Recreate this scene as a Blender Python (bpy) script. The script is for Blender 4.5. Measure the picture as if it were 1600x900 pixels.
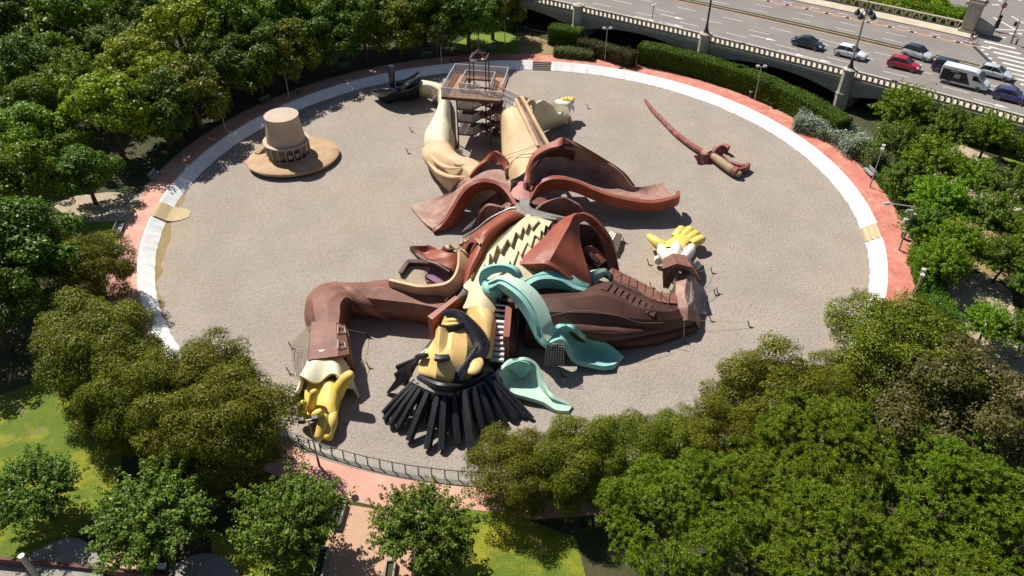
import bpy, bmesh, math, random
import numpy as np
from mathutils import Vector, Matrix, noise
R = math.radians
for o in list(bpy.data.objects):
    bpy.data.objects.remove(o)
scene = bpy.context.scene
COL = scene.collection
# ------------------------------------------------------------------ camera, sky, sun, exposure
CAM = Vector((-0.05, -77.8, 49.1))
PITCH = R(38.5)
cd = bpy.data.cameras.new("camera")
cam = bpy.data.objects.new("camera", cd)
COL.objects.link(cam)
cam.location = CAM
cam.rotation_euler = (math.pi / 2 - PITCH, 0, 0)
cd.sensor_width = 36.0
cd.lens = 27.0
cd.clip_end = 2000
cd.clip_start = 0.5
scene.camera = cam
SUN_EL = R(52)
SUN_AZ = (-0.665, 0.747)          # ground direction towards the sun
w = bpy.data.worlds.new("World")
scene.world = w
w.use_nodes = True
nt = w.node_tree
sky = nt.nodes.new("ShaderNodeTexSky")
sky.sky_type = 'NISHITA'
sky.sun_disc = False
sky.sun_elevation = SUN_EL
sky.sun_rotation = math.atan2(SUN_AZ[0], SUN_AZ[1])
nt.links.new(sky.outputs[0], nt.nodes["Background"].inputs[0])
nt.nodes["Background"].inputs[1].default_value = 0.05
sl = bpy.data.lights.new("sun", 'SUN')
sl.energy = 5.0
sl.angle = R(0.5)
sl.color = (1.0, 0.95, 0.87)
sun = bpy.data.objects.new("sun", sl)
COL.objects.link(sun)
_d = -Vector((SUN_AZ[0] * math.cos(SUN_EL), SUN_AZ[1] * math.cos(SUN_EL), math.sin(SUN_EL)))
sun.rotation_euler = _d.to_track_quat('-Z', 'Y').to_euler()
sun.location = (-60, 60, 90)
scene.view_settings.view_transform = 'Standard'
scene.view_settings.look = 'None'
scene.view_settings.gamma = 1
scene.view_settings.exposure = 0.45
scene.cycles.max_bounces = 6
scene.cycles.diffuse_bounces = 3
scene.cycles.transparent_max_bounces = 12

# ------------------------------------------------------------------ survey: bearings read off the photograph, turned into places in the park
_F = 1200.0
_c, _s = math.cos(PITCH), math.sin(PITCH)
_fw, _up = Vector((0, _c, -_s)), Vector((0, _s, _c))
def Q(px, py, z=0.0):
    d = _fw + Vector((1, 0, 0)) * ((px - 800) / _F) + _up * ((450 - py) / _F)
    return CAM + d * ((z - CAM.z) / d.z)
def depth(p):
    return (p - CAM).dot(_fw)
def dn(v, z=0.0):
    return Vector((v.x, v.y, z))
GZ = 0.9     # level of the park ground and the ring path above the gravel pit
RZ = 5.3     # level of the bridge roadway

# ------------------------------------------------------------------ materials
MATS = {}
def mat(name, c, c2=None, rough=0.75, scale=1.5, detail=6, contrast=(0.35, 0.65), bump=0.0, bscale=8.0, spec=0.3, metal=0.0, grain=None, stain=None):
    m = bpy.data.materials.new(name)
    m.use_nodes = True
    n, l = m.node_tree.nodes, m.node_tree.links
    b = n["Principled BSDF"]
    b.inputs["Roughness"].default_value = rough
    b.inputs["Specular IOR Level"].default_value = spec
    b.inputs["Metallic"].default_value = metal
    tc = n.new("ShaderNodeTexCoord")
    if c2 is None:
        c2 = tuple(x * 0.78 for x in c)
    ns = n.new("ShaderNodeTexNoise")
    ns.inputs["Scale"].default_value = scale
    ns.inputs["Detail"].default_value = detail
    ns.inputs["Roughness"].default_value = 0.62
    l.new(tc.outputs["Object"], ns.inputs["Vector"])
    cr = n.new("ShaderNodeValToRGB")
    cr.color_ramp.elements[0].position = contrast[0]
    cr.color_ramp.elements[1].position = contrast[1]
    cr.color_ramp.elements[0].color = (*c2, 1)
    cr.color_ramp.elements[1].color = (*c, 1)
    l.new(ns.outputs["Fac"], cr.inputs["Fac"])
    out = cr.outputs["Color"]
    def over(out, sc, lo, hi, amount, colour, mode='MIX', seedz=0):
        t = n.new("ShaderNodeTexNoise")
        t.inputs["Scale"].default_value = sc
        t.inputs["Detail"].default_value = 8
        t.inputs["Roughness"].default_value = 0.7
        mp = n.new("ShaderNodeMapping")
        mp.inputs["Location"].default_value = (3.1 + seedz, 7.7, seedz)
        l.new(tc.outputs["Object"], mp.inputs["Vector"])
        l.new(mp.outputs[0], t.inputs["Vector"])
        r = n.new("ShaderNodeMapRange")
        r.inputs["From Min"].default_value = lo
        r.inputs["From Max"].default_value = hi
        r.inputs["To Max"].default_value = amount
        l.new(t.outputs["Fac"], r.inputs["Value"])
        mx = n.new("ShaderNodeMix")
        mx.data_type = 'RGBA'
        mx.blend_type = mode
        l.new(r.outputs[0], mx.inputs["Factor"])
        l.new(out, mx.inputs["A"])
        mx.inputs["B"].default_value = (*colour, 1)
        return mx.outputs["Result"]
    if stain:
        for k, (sc, lo, hi, am, colr) in enumerate(stain):
            out = over(out, sc, lo, hi, am, colr, seedz=5 * k + 1)
    if grain:
        out = over(out, grain[0], 0.3, 0.7, grain[1], (0, 0, 0), 'MIX', 17)
    l.new(out, b.inputs["Base Color"])
    if bump > 0:
        bn = n.new("ShaderNodeTexNoise")
        bn.inputs["Scale"].default_value = bscale
        bn.inputs["Detail"].default_value = 5
        l.new(tc.outputs["Object"], bn.inputs["Vector"])
        bp = n.new("ShaderNodeBump")
        bp.inputs["Strength"].default_value = 1.0
        bp.inputs["Distance"].default_value = bump
        l.new(bn.outputs["Fac"], bp.inputs["Height"])
        l.new(bp.outputs[0], b.inputs["Normal"])
    MATS[name] = m
    return m
def leafmat(name, lo, hi, rand=0.25, trans=0.28, tip=None):
    """leaf colour: a random value for each leaf (attribute lc) between two greens, a little different for each tree"""
    m = bpy.data.materials.new(name)
    m.use_nodes = True
    n, l = m.node_tree.nodes, m.node_tree.links
    b = n["Principled BSDF"]
    b.inputs["Roughness"].default_value = 0.42
    b.inputs["Specular IOR Level"].default_value = 0.16
    at = n.new("ShaderNodeAttribute")
    at.attribute_name = "lc"
    cr = n.new("ShaderNodeValToRGB")
    cr.color_ramp.elements[0].color = (*lo, 1)
    cr.color_ramp.elements[1].color = (*hi, 1)
    if tip:
        e = cr.color_ramp.elements.new(0.72 if 'flower' in name else 0.93)
        e.color = (*hi, 1)
        cr.color_ramp.elements[2].color = (*tip, 1)
    l.new(at.outputs["Fac"], cr.inputs["Fac"])
    oi = n.new("ShaderNodeObjectInfo")
    hs = n.new("ShaderNodeHueSaturation")
    mr = n.new("ShaderNodeMapRange")
    mr.inputs["To Min"].default_value = 1 - rand
    mr.inputs["To Max"].default_value = 1 + rand
    l.new(oi.outputs["Random"], mr.inputs["Value"])
    l.new(mr.outputs[0], hs.inputs["Value"])
    m2 = n.new("ShaderNodeMapRange")
    m2.inputs["To Min"].default_value = 0.485
    m2.inputs["To Max"].default_value = 0.515
    l.new(oi.outputs["Random"], m2.inputs["Value"])
    l.new(m2.outputs[0], hs.inputs["Hue"])
    l.new(cr.outputs[0], hs.inputs["Color"])
    l.new(hs.outputs[0], b.inputs["Base Color"])
    tr = n.new("ShaderNodeBsdfTranslucent")
    l.new(hs.outputs[0], tr.inputs["Color"])
    mx = n.new("ShaderNodeMixShader")
    mx.inputs[0].default_value = trans
    l.new(b.outputs[0], mx.inputs[1])
    l.new(tr.outputs[0], mx.inputs[2])
    l.new(mx.outputs[0], n["Material Output"].inputs["Surface"])
    MATS[name] = m
    return m

# ------------------------------------------------------------------ object helpers
def tag(o, label=None, cat=None, group=None, kind=None):
    if label: o["label"] = label
    if cat: o["category"] = cat
    if group: o["group"] = group
    if kind: o["kind"] = kind
    return o
def thing(name, label, cat, loc=(0, 0, 0), rz=0.0, group=None):
    o = bpy.data.objects.new(name, None)
    COL.objects.link(o)
    o.location = loc
    o.rotation_euler = (0, 0, rz)
    o.empty_display_size = 0.2
    return tag(o, label, cat, group)
def link(name, me, parent=None, local=False):
    o = bpy.data.objects.new(name, me)
    COL.objects.link(o)
    if parent is not None:
        o.parent = parent
        if not local:
            p, t = parent, Vector((0, 0, 0))
            while p is not None and p.type != 'EMPTY':
                p = p.parent
            if p is not None and parent.type == 'EMPTY':
                o.matrix_parent_inverse = Matrix.Translation(-Vector(p.location))
    return o
def mesh(verts, faces, m, smooth=False, sharp=38.0):
    me = bpy.data.meshes.new("m")
    me.from_pydata([tuple(v) for v in verts], [], faces)
    if m is not None:
        me.materials.append(MATS[m] if isinstance(m, str) else m)
    bm = bmesh.new()
    bm.from_mesh(me)
    bmesh.ops.recalc_face_normals(bm, faces=bm.faces)
    for f in bm.faces:
        f.smooth = smooth
    if smooth:
        for e in bm.edges:
            if len(e.link_faces) == 2 and e.calc_face_angle(0) > R(sharp):
                e.smooth = False
    bm.to_mesh(me)
    bm.free()
    return me
def ob(name, verts, faces, m, parent=None, smooth=False, local=False, sharp=38.0):
    return link(name, mesh(verts, faces, m, smooth, sharp), parent, local)
def cr(pts, n):
    """n points along a Catmull-Rom curve through pts, even in parameter"""
    k = len(pts)
    if k == 1:
        return [pts[0].copy() for _ in range(n)]
    P = [2 * pts[0] - pts[1]] + list(pts) + [2 * pts[-1] - pts[-2]]
    out = []
    for i in range(n):
        t = i / (n - 1) * (k - 1)
        j = min(int(t), k - 2)
        t -= j
        a, b, c, d = P[j], P[j + 1], P[j + 2], P[j + 3]
        out.append(0.5 * ((2 * b) + (c - a) * t + (2 * a - 5 * b + 4 * c - d) * t * t + (3 * b - a - 3 * c + d) * t ** 3))
    return out
def lin(pts, n):
    k = len(pts)
    out = []
    for i in range(n):
        t = i / (n - 1) * (k - 1)
        j = min(int(t), k - 2)
        out.append(pts[j].lerp(pts[j + 1], t - j))
    return out
def gridfaces(nu, nv, off=0, closed=False):
    f = []
    for i in range(nu - 1):
        for j in range(nv if closed else nv - 1):
            j2 = (j + 1) % nv
            f.append((off + i * nv + j, off + i * nv + j2, off + (i + 1) * nv + j2, off + (i + 1) * nv + j))
    return f
def sheet(name, rows, m, parent=None, thick=0.3, nu=None, nv=None, lu=False, lv=False, smooth=True, sharp=38.0, drop=None):
    """a curved slab through rows of points; thick is measured along the normal, drop gives it a flat base at that height instead"""
    k = len(rows[0])
    nv = nv or (k - 1) * 4 + 1
    nu = nu or (len(rows) - 1) * 4 + 1
    A = [(lin if lv else cr)(r, nv) for r in rows]
    cols = [(lin if lu else cr)([A[i][j] for i in range(len(A))], nu) for j in range(nv)]
    G = [[cols[j][i] for j in range(nv)] for i in range(nu)]
    verts = [v for r in G for v in r]
    f = gridfaces(nu, nv)
    if thick or drop is not None:
        bot = []
        for i in range(nu):
            for j in range(nv):
                du = G[min(i + 1, nu - 1)][j] - G[max(i - 1, 0)][j]
                dv = G[i][min(j + 1, nv - 1)] - G[i][max(j - 1, 0)]
                nn = du.cross(dv)
                if nn.length < 1e-9:
                    nn = Vector((0, 0, 1))
                nn.normalize()
                bot.append((G[i][j], nn))
        s = sum(b[1].z for b in bot)
        sg = -1 if s > 0 else 1
        if drop is not None:
            verts += [Vector((p.x, p.y, min(drop, p.z - 0.02))) for p, q in bot]
        else:
            verts += [p + q * sg * thick for p, q in bot]
        o = nu * nv
        f += [tuple(reversed([x + o for x in q])) for q in gridfaces(nu, nv)]
        ring = [j for j in range(nv)] + [i * nv + nv - 1 for i in range(1, nu)] + [(nu - 1) * nv + j for j in range(nv - 2, -1, -1)] + [i * nv for i in range(nu - 2, 0, -1)]
        for a, b in zip(ring, ring[1:] + ring[:1]):
            f.append((a, b, b + o, a + o))
    return ob(name, verts, f, m, parent, smooth, sharp=sharp)
def frames(path):
    T = []
    for i in range(len(path)):
        t = path[min(i + 1, len(path) - 1)] - path[max(i - 1, 0)]
        T.append(t.normalized() if t.length > 1e-9 else Vector((0, 0, 1)))
    up = Vector((0, 0, 1)) if abs(T[0].z) < 0.9 else Vector((0, 1, 0))
    out = []
    for t in T:
        s = t.cross(up)
        if s.length < 1e-4:
            s = t.cross(Vector((1, 0, 0)))
        s.normalize()
        u = s.cross(t).normalized()
        if abs(t.z) > 0.9:
            up = u
        out.append((s, u))
    return out
def tubemesh(path, rad, seg=10, flat=1.0, n=None, power=2.0):
    if not isinstance(rad, (list, tuple)):
        rad = [rad] * len(path)
    if n:
        rr = lin([Vector((r, 0, 0)) for r in rad], n)
        rad = [r.x for r in rr]
        path = cr(path, n)
    fr = frames(path)
    v, f = [], []
    for p, r, (s, u) in zip(path, rad, fr):
        for k in range(seg):
            a = 2 * math.pi * k / seg
            ca, sa = math.cos(a), math.sin(a)
            if power != 2.0:
                q = (abs(ca) ** power + abs(sa) ** power) ** (-1 / power)
                ca, sa = ca * q, sa * q
            v.append(p + s * (ca * r) + u * (sa * r * flat))
    f = gridfaces(len(path), seg, 0, True)
    f.append(tuple(range(seg - 1, -1, -1)))
    o = (len(path) - 1) * seg
    f.append(tuple(range(o, o + seg)))
    return v, f
def tube(name, path, rad, m, parent=None, seg=10, flat=1.0, n=None, power=2.0, smooth=True, local=False):
    v, f = tubemesh(path, rad, seg, flat, n, power)
    return ob(name, v, f, m, parent, smooth, local, sharp=50)
def prism(name, poly, vec, m, parent=None, smooth=False, local=False, bev=0.0):
    """polygon (list of points) extruded along vec"""
    n = len(poly)
    vec = Vector(vec)
    v = list(poly) + [p + vec for p in poly]
    f = [tuple(range(n)), tuple(range(2 * n - 1, n - 1, -1))] + [(i, (i + 1) % n, n + (i + 1) % n, n + i) for i in range(n)]
    o = ob(name, v, f, m, parent, smooth, local)
    if bev:
        md = o.modifiers.new("b", 'BEVEL')
        md.width = bev
        md.segments = 2
        md.limit_method = 'ANGLE'
    return o
def boxv(c, s, ax=None):
    c = Vector(c)
    ax = ax or (Vector((1, 0, 0)), Vector((0, 1, 0)), Vector((0, 0, 1)))
    v = []
    for z in (-1, 1):
        for x, y in ((-1, -1), (1, -1), (1, 1), (-1, 1)):
            v.append(c + ax[0] * (x * s[0] / 2) + ax[1] * (y * s[1] / 2) + ax[2] * (z * s[2] / 2))
    return v
BOXF = [(3, 2, 1, 0), (4, 5, 6, 7), (0, 1, 5, 4), (1, 2, 6, 5), (2, 3, 7, 6), (3, 0, 4, 7)]
def box(name, c, s, m, parent=None, ax=None, local=False, bev=0.0):
    o = ob(name, boxv(c, s, ax), BOXF, m, parent, False, local)
    if bev:
        md = o.modifiers.new("b", 'BEVEL')
        md.width = bev
        md.segments = 2
    return o
def bar(name, a, b, w, h, m, parent=None, local=False):
    """a straight bar of rectangular section from a to b"""
    a, b = Vector(a), Vector(b)
    d = b - a
    t = d.normalized()
    up = Vector((0, 0, 1)) if abs(t.z) < 0.95 else Vector((0, 1, 0))
    s = t.cross(up).normalized()
    u = s.cross(t)
    return box(name, (a + b) / 2, (d.length, w, h), m, parent, (t, s, u), local)
class MB:
    """collects several shapes of ONE part"""
    def __init__(self): self.v, self.f = [], []
    def add(self, v, f):
        o = len(self.v)
        self.v += [Vector(x) for x in v]
        self.f += [tuple(i + o for i in q) for q in f]
    def box(self, c, s, ax=None): self.add(boxv(c, s, ax), BOXF)
    def bar(self, a, b, w, h):
        a, b = Vector(a), Vector(b)
        t = (b - a).normalized()
        up = Vector((0, 0, 1)) if abs(t.z) < 0.95 else Vector((0, 1, 0))
        s = t.cross(up).normalized()
        self.box((a + b) / 2, ((b - a).length, w, h), (t, s, s.cross(t)))
    def tube(self, path, rad, seg=6, **k): self.add(*tubemesh(path, rad, seg, **k))
    def build(self, name, m, parent=None, smooth=False, local=False): return ob(name, self.v, self.f, m, parent, smooth, local)
def kids(o): return [c for c in bpy.data.objects if c.parent == o]
def copy_tree(o, parent=None, cache=None):
    c = o.copy()
    COL.objects.link(c)
    c.parent = parent
    for ch in list(o.children):
        copy_tree(ch, c)
    return c
# ------------------------------------------------------------------ materials of the place
mat("gravel", (0.41, 0.36, 0.308), (0.345, 0.30, 0.256), rough=0.95, scale=0.16, detail=4, contrast=(0.3, 0.7), bump=0.11, bscale=4.0, spec=0.1,
    grain=(4.5, 0.36), stain=[(0.07, 0.5, 0.66, 0.75, (0.44, 0.345, 0.26)), (0.3, 0.6, 0.74, 0.35, (0.33, 0.29, 0.25)), (1.6, 0.62, 0.8, 0.5, (0.2, 0.165, 0.13))])
mat("white_paint", (0.82, 0.82, 0.80), (0.70, 0.70, 0.69), rough=0.6, scale=0.8, stain=[(1.1, 0.6, 0.72, 0.4, (0.52, 0.51, 0.49)), (3.2, 0.62, 0.73, 0.55, (0.38, 0.37, 0.35)), (9, 0.68, 0.8, 0.5, (0.35, 0.33, 0.3))], bump=0.01)
mat("red_path", (0.62, 0.24, 0.18), (0.50, 0.165, 0.12), rough=0.85, scale=0.35, contrast=(0.4, 0.62), stain=[(0.8, 0.5, 0.66, 0.7, (0.68, 0.36, 0.27)), (2.2, 0.6, 0.72, 0.55, (0.34, 0.08, 0.06))], grain=(25, 0.25))
mat("pink_path", (0.66, 0.36, 0.27), (0.57, 0.29, 0.22), rough=0.85, scale=0.5, contrast=(0.35, 0.65), stain=[(0.9, 0.52, 0.68, 0.6, (0.70, 0.45, 0.33)), (2.5, 0.62, 0.74, 0.5, (0.40, 0.18, 0.14))], grain=(25, 0.22))
mat("soil", (0.10, 0.085, 0.04), (0.045, 0.065, 0.018), rough=0.95, scale=0.25, contrast=(0.35, 0.65), bump=0.06, bscale=6, grain=(7, 0.5))
mat("sand", (0.52, 0.43, 0.31), (0.40, 0.32, 0.22), rough=0.95, scale=0.6, bump=0.05, bscale=5, grain=(6, 0.3))
mat("grass", (0.16, 0.225, 0.02), (0.11, 0.175, 0.014), rough=0.9, scale=0.7, contrast=(0.3, 0.7), bump=0.12, bscale=9, stain=[(0.2, 0.46, 0.6, 0.85, (0.40, 0.36, 0.025)), (0.3, 0.58, 0.7, 0.8, (0.36, 0.26, 0.12))], grain=(14, 0.4))
mat("lawn", (0.18, 0.27, 0.022), (0.13, 0.21, 0.016), rough=0.9, scale=0.9, bump=0.08, bscale=10, grain=(14, 0.3))
mat("dry_ground", (0.36, 0.255, 0.13), (0.26, 0.21, 0.075), rough=0.95, scale=0.6, bump=0.05, bscale=8, grain=(9, 0.35))
mat("tan_pad", (0.56, 0.44, 0.25), (0.50, 0.39, 0.22), rough=0.9, scale=2.0, grain=(10, 0.2))
mat("asphalt", (0.255, 0.23, 0.21), (0.21, 0.19, 0.175), rough=0.9, scale=0.22, bump=0.006, bscale=30, grain=(12, 0.2), stain=[(0.5, 0.6, 0.75, 0.35, (0.11, 0.1, 0.095))])
mat("pale_asphalt", (0.27, 0.225, 0.20), (0.22, 0.18, 0.165), rough=0.9, scale=0.4, grain=(12, 0.2))
mat("road_white", (0.72, 0.70, 0.66), (0.6, 0.58, 0.54), rough=0.7, scale=3)
mat("road_yellow", (0.62, 0.36, 0.14), (0.5, 0.28, 0.11), rough=0.7, scale=3)
mat("slab_pale", (0.60, 0.52, 0.40), (0.50, 0.43, 0.33), rough=0.85, scale=0.6, grain=(8, 0.2))
mat("bridge_stone", (0.54, 0.49, 0.41), (0.40, 0.355, 0.29), rough=0.85, scale=0.8, stain=[(1.8, 0.58, 0.75, 0.55, (0.17, 0.145, 0.11))], grain=(10, 0.25), bump=0.015)
mat("bridge_concrete", (0.42, 0.39, 0.34), (0.30, 0.28, 0.25), rough=0.85, scale=0.5, stain=[(1.2, 0.6, 0.75, 0.5, (0.16, 0.14, 0.12))], grain=(8, 0.25))
mat("concrete", (0.36, 0.335, 0.28), (0.27, 0.25, 0.21), rough=0.9, scale=0.7, grain=(10, 0.25), stain=[(2, 0.6, 0.75, 0.5, (0.2, 0.18, 0.15))])
mat("dark_steel", (0.045, 0.042, 0.042), (0.03, 0.028, 0.028), rough=0.5, scale=4, spec=0.5)
mat("grey_steel", (0.42, 0.41, 0.40), (0.33, 0.32, 0.31), rough=0.45, scale=4, spec=0.5, metal=0.2)
mat("rust_steel", (0.13, 0.055, 0.04), (0.085, 0.038, 0.03), rough=0.65, scale=3)
mat("bench_grey", (0.34, 0.35, 0.35), (0.25, 0.26, 0.26), rough=0.6, scale=4)
mat("bench_green", (0.10, 0.16, 0.13), (0.07, 0.12, 0.1), rough=0.6, scale=4)
mat("bark", (0.15, 0.105, 0.07), (0.075, 0.055, 0.038), rough=0.95, scale=2.5, bump=0.03, bscale=8)
mat("paver", (0.60, 0.42, 0.27), (0.48, 0.33, 0.215), rough=0.9, scale=1.2, grain=(6, 0.2))

# ------------------------------------------------------------------ the setting: pit, ring path, ground
def ring(name, r0, r1, z0, z1, m, a0=0.0, a1=360.0, n=180, parent=None, skip=()):
    """an annular sheet; angles in degrees, 0 towards +x"""
    k = max(2, int(n * (a1 - a0) / 360) + 1)
    v, f = [], []
    for i in range(k):
        a = R(a0 + (a1 - a0) * i / (k - 1))
        v.append(Vector((r0 * math.cos(a), r0 * math.sin(a), z0)))
        v.append(Vector((r1 * math.cos(a), r1 * math.sin(a), z1)))
    for i in range(k - 1):
        f.append((2 * i, 2 * i + 2, 2 * i + 3, 2 * i + 1))
    return ob(name, v, f, m, parent)
def disc(name, poly, m, kind='structure'):
    o = ob(name, poly, [tuple(range(len(poly)))], m)
    if kind: o["kind"] = kind
    return o
def ground_poly(name, pix, z, m, kind='structure', sm=0):
    p = [Q(x, y, z) for x, y in pix]
    if sm:
        p = cr(p + [p[0]], sm)[:-1]
    return disc(name, p, m, kind)
g = ob("gravel_pit", *(lambda n: ([Vector((0, 0, 0))] + [Vector(((40.9 + 0.0 * noise.noise(Vector((math.cos(2 * math.pi * i / n) * 9, math.sin(2 * math.pi * i / n) * 9, 0)))) * math.cos(2 * math.pi * i / n), 40.9 * math.sin(2 * math.pi * i / n), 0)) for i in range(n)], [(0, i + 1, (i + 1) % n + 1) for i in range(n)]))(240), "gravel")
g["kind"] = 'structure'
def ang(px, py, z=GZ):
    p = Q(px, py, z)
    return math.degrees(math.atan2(p.y, p.x))
# white painted bank: separate cast sections, gaps at the two flights of steps
A_ST1 = (ang(832, 100), ang(861, 100))     # steps at the far side
A_ST2 = (ang(1372, 349), ang(1372, 371))   # steps on the right
bank = bpy.data.objects.new("white_bank", None); COL.objects.link(bank); bank["kind"] = 'structure'
def bank_sections(a0, a1):
    n = max(1, round((a1 - a0) / 5.2))
    for i in range(n):
        b0 = a0 + (a1 - a0) * i / n + 0.003
        b1 = a0 + (a1 - a0) * (i + 1) / n - 0.003
        v, f = [], []
        k = 7
        wob = [0.15 * noise.noise(Vector((b0 + j * 0.9, 1.3, 0))) for j in range(k)]
        for j in range(k):
            a = R(b0 + (b1 - b0) * j / (k - 1))
            for r, z in ((39.95 + wob[j], -0.12), (40.0 + wob[j], 0.06), (41.3, GZ + 0.02), (41.5, GZ + 0.03), (41.5, GZ - 0.2)):
                v.append(Vector((r * math.cos(a), r * math.sin(a), z)))
        f = gridfaces(k, 5)
        ob("bank_section", v, f, "white_paint", bank)
lo1, hi1 = min(A_ST1), max(A_ST1)
lo2, hi2 = min(A_ST2), max(A_ST2)
bank_sections(hi1, 224)
bank_sections(316, 360 + lo2)
bank_sections(hi2, lo1)
cp = ring("pit_coping", 40.75, 41.6, GZ + 0.03, GZ + 0.03, "concrete", 224, 316); cp["kind"] = 'structure'
cp = ring("pit_wall", 40.7, 40.75, -0.1, GZ + 0.03, "concrete", 224, 316); cp["kind"] = 'structure'
mat("step_dark", (0.30, 0.25, 0.2), (0.2, 0.17, 0.14), rough=0.9, scale=3)
mat("step_tan", (0.58, 0.46, 0.30), (0.5, 0.39, 0.25), rough=0.9, scale=3)
def steps(name, label, lo, hi, m, n):
    t = thing(name, label, "steps", (40.9 * math.cos(R((lo + hi) / 2)), 40.9 * math.sin(R((lo + hi) / 2)), 0))
    for i in range(n):
        v = []
        r0, r1 = 40.0 + 1.45 * i / n, 41.5
        z0, z1 = (GZ * i / n if i else -0.1), GZ * (i + 1) / n
        for a in (R(lo + 0.05), R(hi - 0.05)):
            for r, z in ((r0, z0), (r1, z0), (r1, z1), (r0, z1)):
                v.append(Vector((r * math.cos(a), r * math.sin(a), z)))
        ob("step", v, [(0, 1, 2, 3), (7, 6, 5, 4), (0, 4, 5, 1), (1, 5, 6, 2), (2, 6, 7, 3), (3, 7, 4, 0)], m, t)
steps("concrete_steps", "dark concrete steps cut into the far white bank behind the stair tower", lo1, hi1, "step_dark", 5)
steps("concrete_steps", "short tan steps cut into the white bank at the right edge of the pit", lo2, hi2, "step_tan", 3)
# ring path: redder on the sunny right half, bleached pink on the left and near side
a_r0, a_r1 = ang(1395, 490), ang(700, 90)
p = ring("ring_path", 41.45, 44.4, GZ, GZ, "red_path", a_r0, a_r1); p["kind"] = 'structure'
p = ring("ring_path", 41.45, 44.4, GZ, GZ, "pink_path", a_r1, 360 + a_r0); p["kind"] = 'structure'
p = ring("path_kerb", 44.4, 44.48, GZ + 0.02, GZ + 0.02, "concrete", -50, 215); p["kind"] = 'structure'
g = ring("ground", 44.3, 420, GZ - 0.01, GZ - 0.01, "soil", n=96); g["kind"] = 'structure'
# bulge of the red path on the right
ground_poly("ring_path_bay", [(1408, 398), (1414, 405), (1432, 430), (1434, 470), (1424, 492), (1404, 492), (1410, 440)], GZ + 0.008, "red_path")
aa = ang(268, 326)
rmp = []
for r_, z_ in ((41.55, GZ + 0.05), (41.1, GZ + 0.02), (40.6, 0.62), (40.0, 0.2), (39.3, 0.06), (38.4, 0.03), (37.7, 0.02)):
    wd_ = 2.1 if r_ > 39 else (1.7 if r_ > 38 else 0.9)
    rmp.append([Vector((r_ * math.cos(R(aa + wd_ * q)), r_ * math.sin(R(aa + wd_ * q)), z_ + 0.04)) for q in (-1, -0.5, 0, 0.5, 1)])
tag(sheet("entry_ramp", rmp, "tan_pad", None, thick=0.06, lu=True, lv=True), "pale tan rubber ramp crossing the white bank left of the hat", "ramp")
v = []
for k in range(60):
    a = R(168 + 44 * k / 59)
    wv = 0.9 + 0.8 * noise.noise(Vector((k * 0.23, 3.3, 0))) - 0.9 * abs(k - 30) / 30
    v += [Vector((40.15 * math.cos(a), 40.15 * math.sin(a), 0.006)), Vector(((40.0 - max(0.05, wv)) * math.cos(a), (40.0 - max(0.05, wv)) * math.sin(a), 0.006))]
o = ob("sandy_edge", v, [(2 * i, 2 * i + 2, 2 * i + 3, 2 * i + 1) for i in range(59)], "dry_ground"); o["kind"] = 'structure'
# lawns, paths and bare soil around the ring
ground_poly("lawn", [(742, 52), (765, 45), (803, 47), (811, 82), (745, 84), (700, 75)], GZ + 0.012, "lawn")
ground_poly("sand_path", [(803, 47), (840, 58), (862, 66), (868, 84), (812, 84), (806, 60)], GZ + 0.006, "dry_ground")
ground_poly("sand_path", [(80, 320), (120, 306), (170, 300), (224, 303), (200, 345), (150, 352), (120, 348)], GZ + 0.006, "sand")
ground_poly("grass_verge", [(112, 348), (196, 345), (186, 375), (172, 420), (120, 415), (80, 390)], GZ + 0.01, "lawn")
ground_poly("grass_field", [(-60, 720), (-40, 640), (20, 610), (90, 590), (170, 620), (190, 720), (150, 800), (90, 860), (-60, 880)], GZ + 0.008, "grass", sm=40)
ground_poly("grass_field", [(715, 795), (790, 800), (900, 840), (930, 960), (700, 960), (690, 850)], GZ + 0.008, "grass")
ground_poly("grass_field", [(330, 840), (540, 800), (520, 870), (500, 960), (330, 960)], GZ + 0.008, "grass")
ground_poly("sand_patch", [(60, 225), (110, 210), (130, 235), (100, 260), (65, 300), (40, 290)], GZ + 0.006, "sand")
ground_poly("sand_patch", [(150, 30), (230, 10), (260, 20), (200, 50)], GZ + 0.006, "sand")
ground_poly("sand_patch", [(1470, 440), (1505, 425), (1545, 430), (1580, 455), (1600, 560), (1640, 600), (1640, 700), (1500, 600), (1480, 480)], GZ + 0.006, "sand")
ground_poly("sand_patch", [(1440, 240), (1500, 225), (1560, 250), (1600, 275), (1620, 330), (1540, 330), (1470, 290)], GZ + 0.006, "sand")
ground_poly("grass_strip", [(1555, 225), (1640, 270), (1640, 300), (1580, 265)], GZ + 0.012, "lawn")
ground_poly("sand_patch", [(1465, 300), (1500, 305), (1560, 370), (1600, 420), (1560, 440), (1480, 400)], GZ + 0.006, "dry_ground")
ground_poly("bare_soil", [(1100, 690), (1180, 690), (1230, 760), (1180, 800), (1110, 770)], GZ + 0.012, "dry_ground")
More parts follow.
